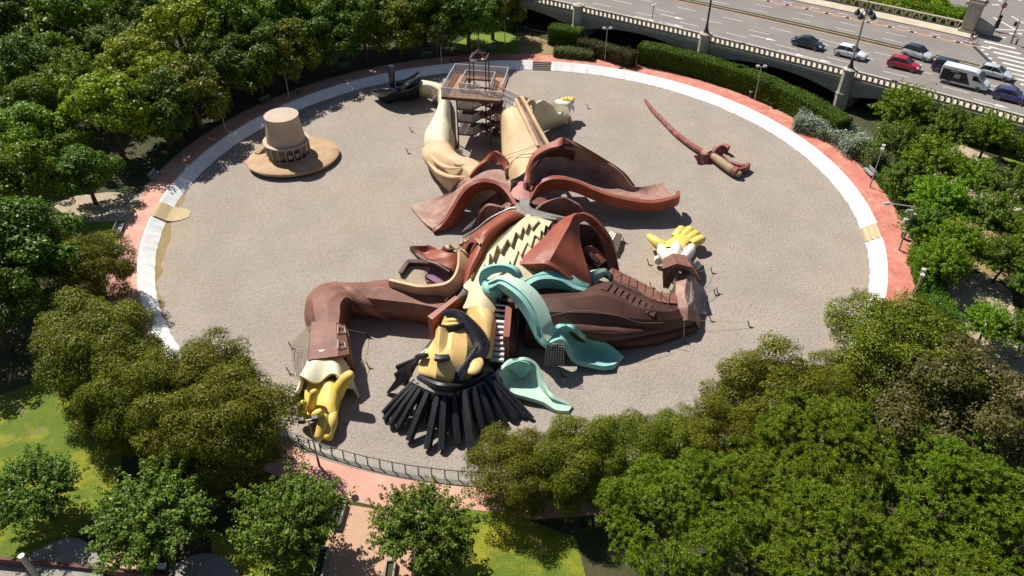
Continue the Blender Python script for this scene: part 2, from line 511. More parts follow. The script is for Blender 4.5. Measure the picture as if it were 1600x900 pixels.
# brick paved walk coming in from below
def brick_floor(name, pix, z, m):
    o = ground_poly(name, pix, z, m)
    return o
def brickmat():
    m = bpy.data.materials.new("herringbone_paving"); m.use_nodes = True
    n, l = m.node_tree.nodes, m.node_tree.links
    b = n["Principled BSDF"]; b.inputs["Roughness"].default_value = 0.9
    tc = n.new("ShaderNodeTexCoord"); mp = n.new("ShaderNodeMapping"); mp.inputs["Rotation"].default_value = (0, 0, R(38))
    br = n.new("ShaderNodeTexBrick")
    br.inputs["Scale"].default_value = 3.2
    br.inputs["Color1"].default_value = (0.62, 0.40, 0.26, 1); br.inputs["Color2"].default_value = (0.52, 0.335, 0.215, 1); br.inputs["Mortar"].default_value = (0.36, 0.24, 0.16, 1)
    br.inputs["Mortar Size"].default_value = 0.03
    l.new(tc.outputs["Object"], mp.inputs[0]); l.new(mp.outputs[0], br.inputs["Vector"])
    ns = n.new("ShaderNodeTexNoise"); ns.inputs["Scale"].default_value = 0.8; l.new(tc.outputs["Object"], ns.inputs["Vector"])
    mx = n.new("ShaderNodeMix"); mx.data_type = 'RGBA'; mx.blend_type = 'MULTIPLY'
    mr = n.new("ShaderNodeMapRange"); mr.inputs["To Min"].default_value = 0.1; mr.inputs["To Max"].default_value = 0.5
    l.new(ns.outputs[0], mr.inputs[0]); l.new(mr.outputs[0], mx.inputs["Factor"])
    l.new(br.outputs["Color"], mx.inputs["A"]); mx.inputs["B"].default_value = (0.7, 0.55, 0.5, 1)
    l.new(mx.outputs["Result"], b.inputs["Base Color"])
    MATS["herringbone"] = m
brickmat()
ground_poly("brick_walk", [(528, 786), (605, 798), (645, 804), (640, 960), (490, 960), (500, 880)], GZ + 0.016, "herringbone")
# ------------------------------------------------------------------ the bridge
_bo, _be = Vector((-2.297, 60.576, 0)), Vector((0.79456, -0.60718, 0))
_bn = Vector((0.60718, 0.79456, 0))
def B(s, d, z):
    """point on the bridge: s metres along the near parapet, d metres across the deck"""
    f = -0.00107 * s * s + 0.0953 * s - 0.262
    fd = -0.00214 * s + 0.0953
    t = (_be + _bn * fd).normalized()
    nrm = Vector((-t.y, t.x, 0))
    p = _bo + _be * s + _bn * f + nrm * d
    return Vector((p.x, p.y, z))
def Bax(s):
    t = (B(s + 0.1, 0, 0) - B(s - 0.1, 0, 0)).normalized()
    return t, Vector((-t.y, t.x, 0)), Vector((0, 0, 1))
PILL = [-8.5, 16.3, 39.0, 61.0, 85.0, 109.0]
bridge = thing("road_bridge", "wide concrete arch bridge carrying the roadway past the park at upper right", "bridge", B(39, 12, 0))
def soffit(s):
    for a, b in zip(PILL, PILL[1:]):
        if a <= s <= b:
            u = (s - a) / (b - a) * 2 - 1
            return 4.05 - 1.75 * abs(u) ** 2.2
    return 3.0
v, f = [], []
ss = [-45 + 1.5 * i for i in range(133)]
for s in ss:
    zb = soffit(s)
    for d, z in ((-0.35, zb), (-0.35, RZ - 0.32), (29.9, RZ - 0.32), (29.9, zb)):
        v.append(B(s, d, z))
f = gridfaces(len(ss), 4, 0, True)
ob("deck_beam", v, f, "bridge_concrete", bridge)
v = []
for s in ss:
    for d, z in ((-0.62, RZ - 0.3), (-0.62, RZ - 0.02), (30.2, RZ - 0.02), (30.2, RZ - 0.3)):
        v.append(B(s, d, z))
ob("deck_edge", v, f, "bridge_stone", bridge)
v = []
for s in ss:
    for d, z in ((-0.5, RZ - 0.62), (-0.5, RZ - 0.36), (-0.3, RZ - 0.36), (-0.3, RZ - 0.62)):
        v.append(B(s, d, z))
ob("moulding", v, f, "bridge_stone", bridge)
def strip(name, d0, d1, z, m, s0=-45, s1=152, parent=None, kind='structure'):
    n = max(2, int((s1 - s0) / 3) + 1)
    v = []
    for i in range(n):
        s = s0 + (s1 - s0) * i / (n - 1)
        v += [B(s, d0, z), B(s, d1, z)]
    o = ob(name, v, [(2 * i, 2 * i + 2, 2 * i + 3, 2 * i + 1) for i in range(n - 1)], m, parent)
    if kind and parent is None: o["kind"] = kind
    return o
def slabstrip(name, d0, d1, z0, z1, m, s0, s1, parent=None):
    n = max(2, int((s1 - s0) / 3) + 1)
    v = []
    for i in range(n):
        s = s0 + (s1 - s0) * i / (n - 1)
        v += [B(s, d0, z0), B(s, d0, z1), B(s, d1, z1), B(s, d1, z0)]
    fc = gridfaces(n, 4, 0, True) + [(0, 1, 2, 3), tuple((n - 1) * 4 + k for k in (3, 2, 1, 0))]
    return ob(name, v, fc, m, parent)
strip("road", 1.5, 26.3, RZ, "asphalt")
# junction beyond the bridge head, same level
v = [B(69, 26.3, RZ), B(69.5, 30.1, RZ), B(70, 120, RZ), B(190, 150, RZ), B(152, 0, RZ), B(152, 26.3, RZ)]
o = disc("junction", [B(70.2, 26.3, RZ - 0.003), B(70.2, 30.2, RZ - 0.003), B(66, 34, RZ - 0.003), B(55, 60, RZ - 0.003), B(60, 160, RZ - 0.003), B(190, 160, RZ - 0.003), B(190, 26.3, RZ - 0.003)], "asphalt")
o = slabstrip("kerb_walk", -0.2, 1.5, RZ - 0.01, RZ + 0.13, "slab_pale", -45, 152); o["kind"] = 'structure'
o = slabstrip("pavement", 26.3, 29.9, RZ - 0.01, RZ + 0.14, "slab_pale", -45, 70.2); o["kind"] = 'structure'
strip("cycle_lane", 23.6, 26.2, RZ + 0.004, "pale_asphalt", -45, 71)
o = slabstrip("road_median", 14.7, 15.8, RZ - 0.01, RZ + 0.28, "bridge_stone", -45, 77.5); o["kind"] = 'structure'
o2 = slabstrip("median_planting", 14.9, 15.6, RZ + 0.2, RZ + 0.3, "soil", -45, 77.0, o)
# painted markings
mk = bpy.data.objects.new("road_markings", None); COL.objects.link(mk); mk["kind"] = 'structure'
def dash(s0, s1, d0, d1, m="road_white"):
    strip("lane_mark", d0, d1, RZ + 0.008, m, s0, s1, mk)
for d, off in ((5.0, 0.0), (8.35, 2.2), (11.35, 4.6)):
    for k in range(-4, 12):
        s = k * 8.0 + off
        if s < 76: dash(s, s + 3.4, d, d + 0.13)
for d, off in ((17.75, 3.6), (20.7, 3.2)):
    for k in range(-4, 9):
        dash(k * 7.0 + off, k * 7.0 + off + 3.0, d, d + 0.12)
strip("edge_line", 14.35, 14.55, RZ + 0.008, "road_yellow", -45, 79, mk)
strip("edge_line", 15.98, 16.12, RZ + 0.008, "road_yellow", -45, 79, mk)
strip("edge_line", 23.35, 23.6, RZ + 0.009, "road_yellow", -45, 71, mk)
strip("edge_line", 22.9, 23.05, RZ + 0.008, "road_yellow", -45, 71, mk)
for k in range(-6, 17):
    dash(k * 4.6, k * 4.6 + 1.6, 24.75, 24.9)
# direction arrows in the near lanes
def arrow(s, d):
    prismless = [(-2.2, -0.09), (0.5, -0.09), (0.5, -0.38), (2.2, 0), (0.5, 0.38), (0.5, 0.09), (-2.2, 0.09)]
    ob("arrow_mark", [B(s + a, d + b, RZ + 0.009) for a, b in prismless], [(0, 1, 5, 6), (2, 3, 4)], "road_white", mk)
for s, d in ((45.5, 6.5), (51.5, 3.2), (55.2, 3.3), (52.5, 9.6), (30, 6.6), (27, 3.2), (31.5, 3.3), (77, 9.8), (78.5, 3.6)):
    arrow(s, d)
# zebra bars and stop line at the junction
for k in range(9):
    c = Q(1562 + 7.5 * k, 70 + 8.5 * k, RZ)
    t, nn, _ = Bax(75)
    ob("zebra_bar", [c + t * a + nn * b + Vector((0, 0, 0.008)) for a, b in ((-2.2, -0.28), (2.2, -0.28), (2.2, 0.28), (-2.2, 0.28))], [(0, 1, 2, 3)], "road_white", mk)
def line(x0, y0, x1, y1, wd, name="junction_line", m="road_white"):
    a, b = Q(x0, y0, RZ + 0.008), Q(x1, y1, RZ + 0.008)
    n_ = (b - a).cross(Vector((0, 0, 1))).normalized() * wd / 2
    ob(name, [a - n_, b - n_, b + n_, a + n_], [(0, 1, 2, 3)], m, mk)
line(1522, 70, 1548, 76, 0.5); line(1552, 27, 1590, 48, 0.3); line(1580, 25, 1620, 48, 0.25); line(1557, 46, 1640, 48, 0.3)
line(1562, 58, 1572, 59, 0.5); line(1577, 52, 1584, 53, 0.6); line(1590, 52, 1597, 53, 0.6); line(1602, 56, 1609, 57, 0.6); line(1510, 3, 1530, 5, 0.4); line(1550, 7, 1562, 8, 0.4); line(1560, 0, 1566, 2, 0.4); line(1588, -2, 1595, 1, 0.4)
for k in range(6): line(1533 + 6 * k, 77 + 6.5 * k, 1538 + 6 * k, 79 + 6.5 * k, 0.45)
# dark expansion joint across the end of the deck
line(1521, 72, 1552, 102, 0.55, "deck_joint", "dark_steel"); line(1576, 128, 1592, 140, 0.5, "deck_joint", "dark_steel")
# lane separators of the cycle lane
mat("rubber_black", (0.03, 0.03, 0.03), rough=0.7)
sep0 = None
for k in range(24):
    s = -6 + 3.25 * k
    if s > 69: break
    ax = Bax(s)
    c = B(s, 23.3, RZ + 0.06)
    sp = tag(box("lane_separator", c, (1.5, 0.32, 0.13), "road_white", None, ax), "low black and white separator block along the cycle lane edge", "separator", "cycle lane separators")
    box("rubber_band", c + Vector((0, 0, 0.003)), (0.6, 0.34, 0.132), "rubber_black", sp, ax)
# parapets: one arched panel for each bay
def bay_mesh(p, h, th, open_w, spring, m):
    """a bay p long: two half posts, an arch, a sill"""
    a, b = (p - open_w) / 2, (p + open_w) / 2
    outer, inner = [], []
    k = 6
    prof_o = [(0, 0.0), (0, h)] 
    inn = [(a, 0.12), (a, spring)] + [(p / 2 - open_w / 2 * math.cos(math.pi * i / k), spring + open_w / 2 * math.sin(math.pi * i / k)) for i in range(1, k)] + [(b, spring), (b, 0.12)]
    out = [(0, 0.12), (0, spring)] + [(p * i / k, h) for i in range(1, k)] + [(p, spring), (p, 0.12)]
    v, f = [], []
    n = len(inn)
    for y in (-th / 2, th / 2):
        v += [Vector((x, y, z)) for x, z in inn] + [Vector((x, y, z)) for x, z in out]
    for i in range(n - 1):
        f.append((i, i + 1, n + i + 1, n + i))
        f.append((2 * n + i, 3 * n + i, 3 * n + i + 1, 2 * n + i + 1))
        f.append((i, 2 * n + i, 2 * n + i + 1, i + 1))
    o = len(v)
    v += [Vector(q) for q in ((0, -th / 2, 0), (p, -th / 2, 0), (p, -th / 2, 0.12), (0, -th / 2, 0.12), (0, th / 2, 0), (p, th / 2, 0), (p, th / 2, 0.12), (0, th / 2, 0.12))]
    f += [(o, o + 1, o + 2, o + 3), (o + 5, o + 4, o + 7, o + 6), (o + 3, o + 2, o + 6, o + 7)]
    return mesh(v, f, m)
def parapet(root, d, s0, s1, pitch, z, m, me, skip):
    s = s0
    while s < s1:
        if not any(abs(s + pitch / 2 - q) < 0.85 for q in skip):
            o = link("baluster_panel", me, root, True)
            a, b = B(s, d, z), B(s + pitch, d, z)
            t = (b - a).normalized()
            M4 = Matrix(((t.x, -t.y, 0, a.x), (t.y, t.x, 0, a.y), (0, 0, 1, a.z), (0, 0, 0, 1)))
            o.matrix_parent_inverse = Matrix.Translation(-Vector(root.location))
            o.matrix_basis = M4
        s += pitch
par1 = thing("parapet", "near stone parapet of the bridge with a row of small arched openings", "parapet", B(39, -0.1, RZ))
mesh_bay = bay_mesh(0.79, 1.0, 0.22, 0.5, 0.6, "bridge_stone")
parapet(par1, -0.2, -10, 95, 0.79, RZ + 0.02, "bridge_stone", mesh_bay, PILL)
slabstrip("coping", -0.42, 0.02, RZ + 1.0, RZ + 1.14, "bridge_stone", -12, 96, par1)
par2 = thing("parapet", "far stone parapet of the bridge in front of the green shrubs", "parapet", B(55, 29.7, RZ))
mesh_bay2 = bay_mesh(1.3, 1.0, 0.3, 0.78, 0.55, "bridge_stone")
parapet(par2, 29.6, 20, 67.3, 1.3, RZ + 0.14, "bridge_stone", mesh_bay2, [])
slabstrip("coping", 29.35, 29.85, RZ + 1.14, RZ + 1.3, "bridge_stone", 19, 67.6, par2)
# pylons of the near parapet
def pylon(s, label, lamp):
    ax = Bax(s)
    c = B(s, -0.55, 0)
    t = thing("bridge_pylon", label, "pylon", dn(c, GZ), group=None)
    def octa(name, r, z0, z1, r1=None):
        r1 = r1 or r
        v = []
        for rr, z in ((r, z0), (r1, z1)):
            for k in range(8):
                a = math.pi / 8 + k * math.pi / 4
                v.append(dn(c, z) + (ax[0] * math.cos(a) + ax[1] * math.sin(a)) * rr)
        ob(name, v, [tuple(range(7, -1, -1)), tuple(range(8, 16))] + [(k, (k + 1) % 8, 8 + (k + 1) % 8, 8 + k) for k in range(8)], "bridge_stone", t)
    octa("plinth", 1.0, GZ - 0.3, 3.0, 0.98); octa("band", 1.05, 3.0, 3.25); octa("shaft", 0.9, 3.25, RZ + 1.15, 0.8); octa("cap", 0.95, RZ + 1.15, RZ + 1.35, 1.0); octa("cap_top", 0.8, RZ + 1.35, RZ + 1.55, 0.45)
    for zz in (3.9, 5.0, 5.9):
        octa("joint_course", 0.885 - 0.02 * (zz - 3.9), zz, zz + 0.04)
    if lamp:
        b = dn(c, RZ + 1.5)
        L = thing("bridge_lantern", lamp, "street lamp", b)
        tube("foot", [b, b + Vector((0, 0, 0.5)), b + Vector((0, 0, 1.4))], [0.48, 0.28, 0.17], "dark_steel", L, 8)
        tube("mast", [b + Vector((0, 0, 1.35)), b + Vector((0, 0, 4.2)), b + Vector((0, 0, 8.0))], [0.16, 0.15, 0.1], "grey_steel" if s > 50 else "dark_steel", L, 8)
        tube("finial", [b + Vector((0, 0, 8.0)), b + Vector((0, 0, 8.5)), b + Vector((0, 0, 9.2))], [0.14, 0.09, 0.02], "dark_steel", L, 6)
        for k in range(4):
            a = R(40 + 90 * k)
            dv = Vector((math.cos(a), math.sin(a), 0))
            p0 = b + Vector((0, 0, 7.6))
            arm = tube("arm", [p0, p0 + dv * 0.5 + Vector((0, 0, 0.45)), p0 + dv * 1.15 + Vector((0, 0, 0.15))], 0.06, "dark_steel", L, 6, n=7)
            e = p0 + dv * 1.15
            tube("lamp_head", [e + Vector((0, 0, 0.2)), e, e - Vector((0, 0, 0.3)), e - Vector((0, 0, 0.5))], [0.1, 0.2, 0.42, 0.44], "dark_steel", L, 10)
            tube("lamp_glass", [e - Vector((0, 0, 0.5)), e - Vector((0, 0, 0.68)), e - Vector((0, 0, 0.78))], [0.36, 0.28, 0.08], "lamp_glass", L, 10)
mat("lamp_glass", (0.6, 0.62, 0.66), rough=0.25, spec=0.5)
pylon(PILL[1], "stone bridge pylon at the top edge above the low shrubs", None)
pylon(PILL[2], "stone bridge pylon behind the long clipped hedge, middle of three", "tall lamp mast on the middle pylon, cut by the top edge")
pylon(PILL[3], "stone bridge pylon at the right end of the clipped hedge", "five headed lamp mast rising past the white taxi")
# piers under the deck
for k, s in enumerate(PILL[:5]):
    ax = Bax(s)
    box("pier_wall", B(s, 15, 1.7), (2.4, 29.0, 4.6), "bridge_concrete", bridge, ax)
# end pier and low wing wall of the far parapet
c = Q(1511, 49, RZ)
ax = Bax(68)
ep = thing("end_pier", "tall square stone pier ending the far parapet beside the crossing", "pier", c)
for nm, z0, z1, sx in (("base", 0, 0.5, 2.3), ("shaft", 0.5, 4.3, 1.9), ("cornice", 4.3, 4.75, 2.6), ("top", 4.75, 5.2, 2.2)):
    box(nm, c + Vector((0, 0, (z0 + z1) / 2)), (sx, sx, z1 - z0), "bridge_stone", ep, ax)
for q in (-0.62, 0.62):
    box("pilaster", c - ax[1] * 0.98 + ax[0] * q + Vector((0, 0, 2.4)), (0.35, 0.12, 3.7), "bridge_stone", ep, ax)
wv = [c + ax[0] * a + ax[1] * 0.2 + Vector((0, 0, h)) for a, h in ((0.95, 0), (3.6, 0), (3.6, 1.1), (3.1, 1.45), (0.95, 2.3))]
prism("wing_wall", wv, ax[1] * 0.5, "bridge_stone", ep)
# small rust street light on the near pavement
c = Q(1019, 30, RZ + 0.13)
L = thing("road_sign_post", "short grey post with a flat head behind the parapet on the bridge", "post", c)
tube("pole", [c, c + Vector((0, 0, 2.2))], 0.09, "grey_steel", L, 8)
bar("head", c + Vector((-0.3, 0, 2.15)), c + Vector((0.5, 0.1, 2.45)), 0.3, 0.14, "slab_pale", L)
# ------------------------------------------------------------------ the giant lying figure
W_ = [(2.0, 0.62, 0.78, 0.35, (0.06, 0.04, 0.03)), (0.5, 0.6, 0.75, 0.25, (0.42, 0.28, 0.2))]
mat("coat_red", (0.30, 0.08, 0.042), (0.24, 0.06, 0.033), rough=0.5, scale=0.7, stain=[(0.8, 0.55, 0.72, 0.5, (0.15, 0.04, 0.025)), (2.0, 0.6, 0.74, 0.45, (0.37, 0.14, 0.09)), (6, 0.66, 0.76, 0.4, (0.42, 0.24, 0.18))], spec=0.35)
mat("coat_brown", (0.235, 0.105, 0.075), (0.16, 0.068, 0.048), rough=0.6, scale=0.6, stain=[(0.9, 0.52, 0.7, 0.6, (0.33, 0.19, 0.15)), (2.2, 0.6, 0.74, 0.5, (0.08, 0.04, 0.03)), (5, 0.64, 0.74, 0.4, (0.42, 0.32, 0.26))], spec=0.3)
mat("coat_dark", (0.095, 0.041, 0.027), (0.055, 0.026, 0.018), rough=0.55, scale=0.5, stain=[(1.3, 0.6, 0.78, 0.4, (0.19, 0.1, 0.06)), (2.5, 0.62, 0.8, 0.5, (0.03, 0.02, 0.02))], spec=0.35)
mat("coat_inside", (0.34, 0.19, 0.155), (0.235, 0.115, 0.095), rough=0.6, scale=0.6, stain=[(0.55, 0.5, 0.64, 0.7, (0.44, 0.32, 0.21)), (1.4, 0.55, 0.7, 0.55, (0.15, 0.07, 0.06)), (4, 0.62, 0.74, 0.4, (0.5, 0.4, 0.3))])
mat("coat_orange", (0.27, 0.11, 0.035), (0.2, 0.075, 0.025), rough=0.5, scale=0.8, spec=0.35)
mat("tan", (0.62, 0.44, 0.27), (0.53, 0.36, 0.21), rough=0.65, scale=0.5, stain=[(1.2, 0.58, 0.76, 0.45, (0.36, 0.2, 0.1)), (0.5, 0.6, 0.75, 0.3, (0.66, 0.50, 0.32))])
mat("breeches", (0.62, 0.48, 0.29), (0.54, 0.40, 0.23), rough=0.65, scale=0.4, stain=[(1.0, 0.58, 0.76, 0.4, (0.56, 0.34, 0.14)), (3, 0.66, 0.8, 0.4, (0.3, 0.22, 0.13))])
mat("cream", (0.69, 0.64, 0.46), (0.61, 0.56, 0.39), rough=0.6, scale=0.6, stain=[(1.6, 0.6, 0.78, 0.35, (0.42, 0.37, 0.2)), (4, 0.68, 0.8, 0.4, (0.3, 0.26, 0.15))])
mat("shirt_cream", (0.68, 0.585, 0.375), (0.6, 0.51, 0.32), rough=0.65, scale=0.9, stain=[(2.5, 0.62, 0.76, 0.5, (0.48, 0.30, 0.14)), (6, 0.66, 0.8, 0.4, (0.36, 0.28, 0.16))])
mat("skin_yellow", (0.77, 0.53, 0.21), (0.70, 0.46, 0.165), rough=0.5, scale=0.7, stain=[(1.0, 0.52, 0.68, 0.55, (0.58, 0.32, 0.09)), (4, 0.64, 0.76, 0.35, (0.4, 0.24, 0.1)), (0.6, 0.6, 0.74, 0.35, (0.74, 0.52, 0.24))], spec=0.35)
mat("hand_yellow", (0.76, 0.57, 0.13), (0.70, 0.50, 0.10), rough=0.5, scale=0.8, stain=[(1.5, 0.6, 0.76, 0.4, (0.60, 0.48, 0.26)), (0.7, 0.6, 0.74, 0.3, (0.62, 0.36, 0.05))], spec=0.35)
mat("hair_black", (0.022, 0.023, 0.028), (0.012, 0.012, 0.015), rough=0.42, scale=2.0, spec=0.45, stain=[(6, 0.66, 0.8, 0.35, (0.05, 0.05, 0.055))], bump=0.004, bscale=9)
mat("boot_black", (0.014, 0.022, 0.032), (0.008, 0.013, 0.02), rough=0.25, scale=1.0, spec=0.5, stain=[(3, 0.66, 0.78, 0.5, (0.16, 0.2, 0.22))])
mat("teal", (0.28, 0.54, 0.47), (0.20, 0.46, 0.43), rough=0.5, scale=0.5, stain=[(0.6, 0.5, 0.68, 0.6, (0.33, 0.55, 0.44)), (1.8, 0.58, 0.72, 0.5, (0.08, 0.24, 0.28)), (1.2, 0.66, 0.8, 0.4, (0.5, 0.45, 0.26))], spec=0.35)
mat("teal_pale", (0.46, 0.62, 0.50), (0.36, 0.56, 0.46), rough=0.55, scale=0.7, stain=[(1.5, 0.58, 0.76, 0.4, (0.55, 0.46, 0.28)), (2.5, 0.64, 0.8, 0.4, (0.12, 0.35, 0.34))])
mat("white_cloth", (0.74, 0.72, 0.64), (0.66, 0.64, 0.55), rough=0.6, scale=0.8, stain=[(2, 0.62, 0.78, 0.4, (0.45, 0.42, 0.33))])
mat("grey_rubber_and_shade", (0.24, 0.225, 0.20), (0.18, 0.17, 0.155), rough=0.8, scale=1.2, stain=[(2, 0.6, 0.76, 0.4, (0.34, 0.31, 0.26))])  # grey of belt and rubber parts, also of the painted shade beside the lapel
mat("pelvis_pink", (0.50, 0.24, 0.22), (0.42, 0.18, 0.165), rough=0.7, scale=0.8)
mat("stair_white", (0.60, 0.59, 0.58), (0.5, 0.49, 0.48), rough=0.6, scale=2)
mat("violet_floor", (0.26, 0.14, 0.22), (0.18, 0.09, 0.15), rough=0.7, scale=0.8)
mat("rope", (0.35, 0.28, 0.2), (0.28, 0.22, 0.16), rough=0.9, scale=6)
mat("rope_white", (0.6, 0.58, 0.54), (0.5, 0.48, 0.44), rough=0.9, scale=6)
FIG = thing("giant_figure", "giant painted figure of a man lying on his back, built as slides in the gravel", "play sculpture", Q(780, 420, 0))
def row(*p): return [Q(*q) for q in p]
def part(name, rows, m, parent=FIG, **k): return sheet(name, rows, m, parent, **k)
def net(name, rows, nu, nv, m, parent, r=0.022):
    """knotted rope net hung over a four sided patch; rows as for sheet()"""
    A = [cr(r_, nv + 1) if len(r_) > 2 else lin(r_, nv + 1) for r_ in rows]
    cols = [(cr if len(rows) > 2 else lin)([a[j] for a in A], nu + 1) for j in range(nv + 1)]
    mb = MB()
    for j in range(nv + 1):
        mb.tube(cols[j], r, 4)
    for i in range(nu + 1):
        mb.tube([cols[j][i] for j in range(nv + 1)], r, 4)
    return mb.build(name, m, parent, True)

# --- trunk of the body under the clothes
part("coat_body", [
    [Q(778, 352, 0), Q(793, 343, 3.0), Q(822, 338, 4.3), Q(862, 338, 4.6), Q(893, 345, 4.0), Q(915, 372, 0)],
    [Q(716, 430, 0), Q(737, 408, 3.2), Q(785, 392, 4.6), Q(840, 392, 5.0), Q(890, 410, 4.0), Q(935, 445, 0)],
    [Q(672, 500, 0), Q(700, 478, 3.2), Q(742, 452, 4.0), Q(800, 455, 4.2), Q(860, 480, 3.4), Q(905, 515, 0)],
    [Q(690, 512, 0), Q(706, 500, 1.6), Q(745, 478, 2.6), Q(800, 490, 2.6), Q(850, 515, 1.6), Q(880, 535, 0)]], "coat_dark", thick=0)
def zs(x, y):
    u = (-(x - 800) + (y - 390)) * 0.7071
    return 6.3 - (u / 62.0) ** 2 * 0.75
def S(x, y, dz=0.0): return Q(x, y, zs(x, y) + dz)
# shirt: base, then two raised layers of zigzag ruffle
part("shirt_front", [
    [S(806, 336, -1.2), S(826, 335, -0.62), S(850, 337, -0.62), S(880, 343, -1.2)],
    [S(770, 375, -1.3), S(800, 372, -0.62), S(830, 385, -0.62), S(858, 396, -1.3)],
    [S(744, 415, -1.3), S(768, 412, -0.62), S(800, 422, -0.62), S(830, 440, -1.3)],
    [S(728, 448, -1.2), S(745, 446, -0.62), S(775, 452, -0.62), S(805, 465, -1.2)]], "shirt_cream", thick=0.6)
def zpt(X, Y): return (720 + 0.15558 * X, 310 + 0.15558 * Y)
L1 = [(655, 178), (790, 213), (720, 290), (685, 245), (655, 322), (625, 280), (595, 370), (550, 335), (510, 455), (470, 405), (405, 515), (365, 460), (325, 590), (288, 545), (275, 690)]
L1b = [(225, 790), (205, 760), (255, 690), (240, 640), (262, 560), (285, 520), (380, 400), (500, 290), (600, 220)]
poly = [S(*zpt(*q), 0) for q in L1 + L1b]
prism("ruffle", poly, (0, 0, -0.36), "shirt_cream", FIG)
L2 = [(655, 178), (800, 185), (1000, 200), (910, 240), (880, 285), (850, 265), (835, 340), (805, 315), (795, 398), (740, 365), (705, 480), (665, 440), (605, 570), (578, 520), (520, 672), (493, 622), (470, 700)]
L2b = [(300, 830), (160, 900), (140, 820), (205, 760), (240, 640), (285, 520), (380, 400), (500, 290), (600, 220)]
poly = [S(*zpt(*q), -0.34) for q in L2 + L2b]
prism("ruffle", poly, (0, 0, -0.36), "shirt_cream", FIG)
part("shirt_collar", [[Q(735, 440, 4.9), Q(765, 442, 5.3), Q(790, 452, 4.7)], [Q(730, 465, 4.5), Q(757, 462, 5.0), Q(782, 470, 4.4)], [Q(722, 482, 3.9), Q(752, 482, 4.6), Q(781, 497, 3.6)]], "shirt_cream", thick=0.35)
part("shirt_edge", [[Q(742, 418, 4.4), Q(730, 440, 4.4)], [Q(735, 436, 4.6), Q(724, 448, 4.6)], [Q(744, 446, 4.8), Q(736, 458, 4.6)], [Q(742, 458, 4.8), Q(733, 466, 4.5)]], "shirt_cream", thick=0.3)
# left lapel: a long rolled ridge
part("lapel", [
    row((806, 330, 5.2), (814, 333, 5.9), (819, 337, 5.7), (822, 340, 5.0)),
    row((792, 329, 4.6), (796, 331, 6.3), (806, 339, 6.3), (811, 346, 5.0)),
    row((772, 341, 4.2), (779, 341, 6.4), (788, 348, 6.5), (796, 354, 5.0)),
    row((744, 361, 3.6), (752, 358, 6.3), (768, 363, 6.5), (778, 370, 4.9)),
    row((722, 378, 3.4), (737, 371, 5.6), (756, 376, 6.2), (766, 384, 4.7)),
    row((724, 398, 3.2), (735, 390, 5.0), (747, 396, 5.7), (757, 401, 4.5)),
    row((722, 424, 3.0), (729, 414, 4.6), (736, 418, 5.2), (743, 424, 4.2)),
    row((716, 456, 2.6), (722, 444, 4.0), (727, 446, 4.4), (731, 452, 3.6))], "coat_red", thick=0.4, nu=36)
part("lapel_shade", [row((819, 343, 5.0), (824, 343, 4.4)), row((797, 353, 5.0), (803, 356, 4.4)), row((776, 369, 4.9), (783, 372, 4.4)), row((760, 389, 4.6), (768, 392, 4.2)), row((743, 414, 4.4), (750, 416, 4.0)), row((729, 438, 4.1), (738, 444, 3.8)), row((722, 452, 3.9), (732, 458, 3.6))], "grey_rubber_and_shade", thick=0.3)  # grey strip standing in for the shade between lapel and shirt
# belt and hips
part("belt", [row((811, 309, 4.6), (829, 309, 4.6)), row((813, 322, 5.0), (827, 322, 5.0)), row((812, 333, 5.0), (835, 331, 5.0)), row((820, 338, 5.1), (872, 343, 5.1))], "grey_rubber_and_shade", thick=0.5)
part("belt_wing", [row((826, 318, 4.8), (832, 331, 5.0)), row((836, 327, 4.6), (848, 336, 4.9)), row((880, 338, 3.8), (886, 346, 4.2)), row((922, 346, 2.8), (926, 352, 2.9))], "grey_rubber_and_shade", thick=0.3)
part("pelvis", [
    [Q(752, 318, 0), Q(778, 300, 2.6), Q(812, 285, 3.6), Q(845, 300, 3.0), Q(870, 330, 0)],
    [Q(758, 340, 0), Q(785, 325, 3.0), Q(815, 318, 4.2), Q(860, 325, 3.6), Q(900, 352, 0)]], "coat_brown", thick=0)
part("seat_patch", [row((797, 296, 4.2), (814, 283, 4.4), (829, 291, 4.2)), row((800, 306, 4.4), (814, 298, 4.7), (827, 302, 4.4)), row((808, 312, 4.4), (817, 311, 4.6), (826, 310, 4.4))], "pelvis_pink", thick=0.4)
tube("hip_ball", [Q(788, 306, 2.2), Q(793, 299, 3.2), Q(797, 291, 4.0), Q(796, 284, 4.5)], [0.9, 1.25, 1.2, 0.7], "coat_dark", FIG, 12, n=8)
# hip arches under the coat tails
part("hip_arch", [row((828, 338, 3.2), (845, 318, 4.2), (880, 308, 4.4), (905, 318, 4.0)), row((835, 343, 2.2), (855, 330, 3.0), (890, 325, 3.2), (915, 332, 3.0)), row((850, 352, 0.3), (870, 348, 0.8), (900, 346, 1.0), (922, 350, 0.4))], "coat_brown", thick=0.3)
part("hip_arch", [row((748, 330, 3.6), (762, 318, 4.4), (785, 322, 4.6)), row((746, 345, 1.6), (758, 336, 2.4), (775, 338, 3.0)), row((748, 358, 0.0), (758, 352, 0.2), (768, 350, 0.6))], "coat_brown", thick=0.3)

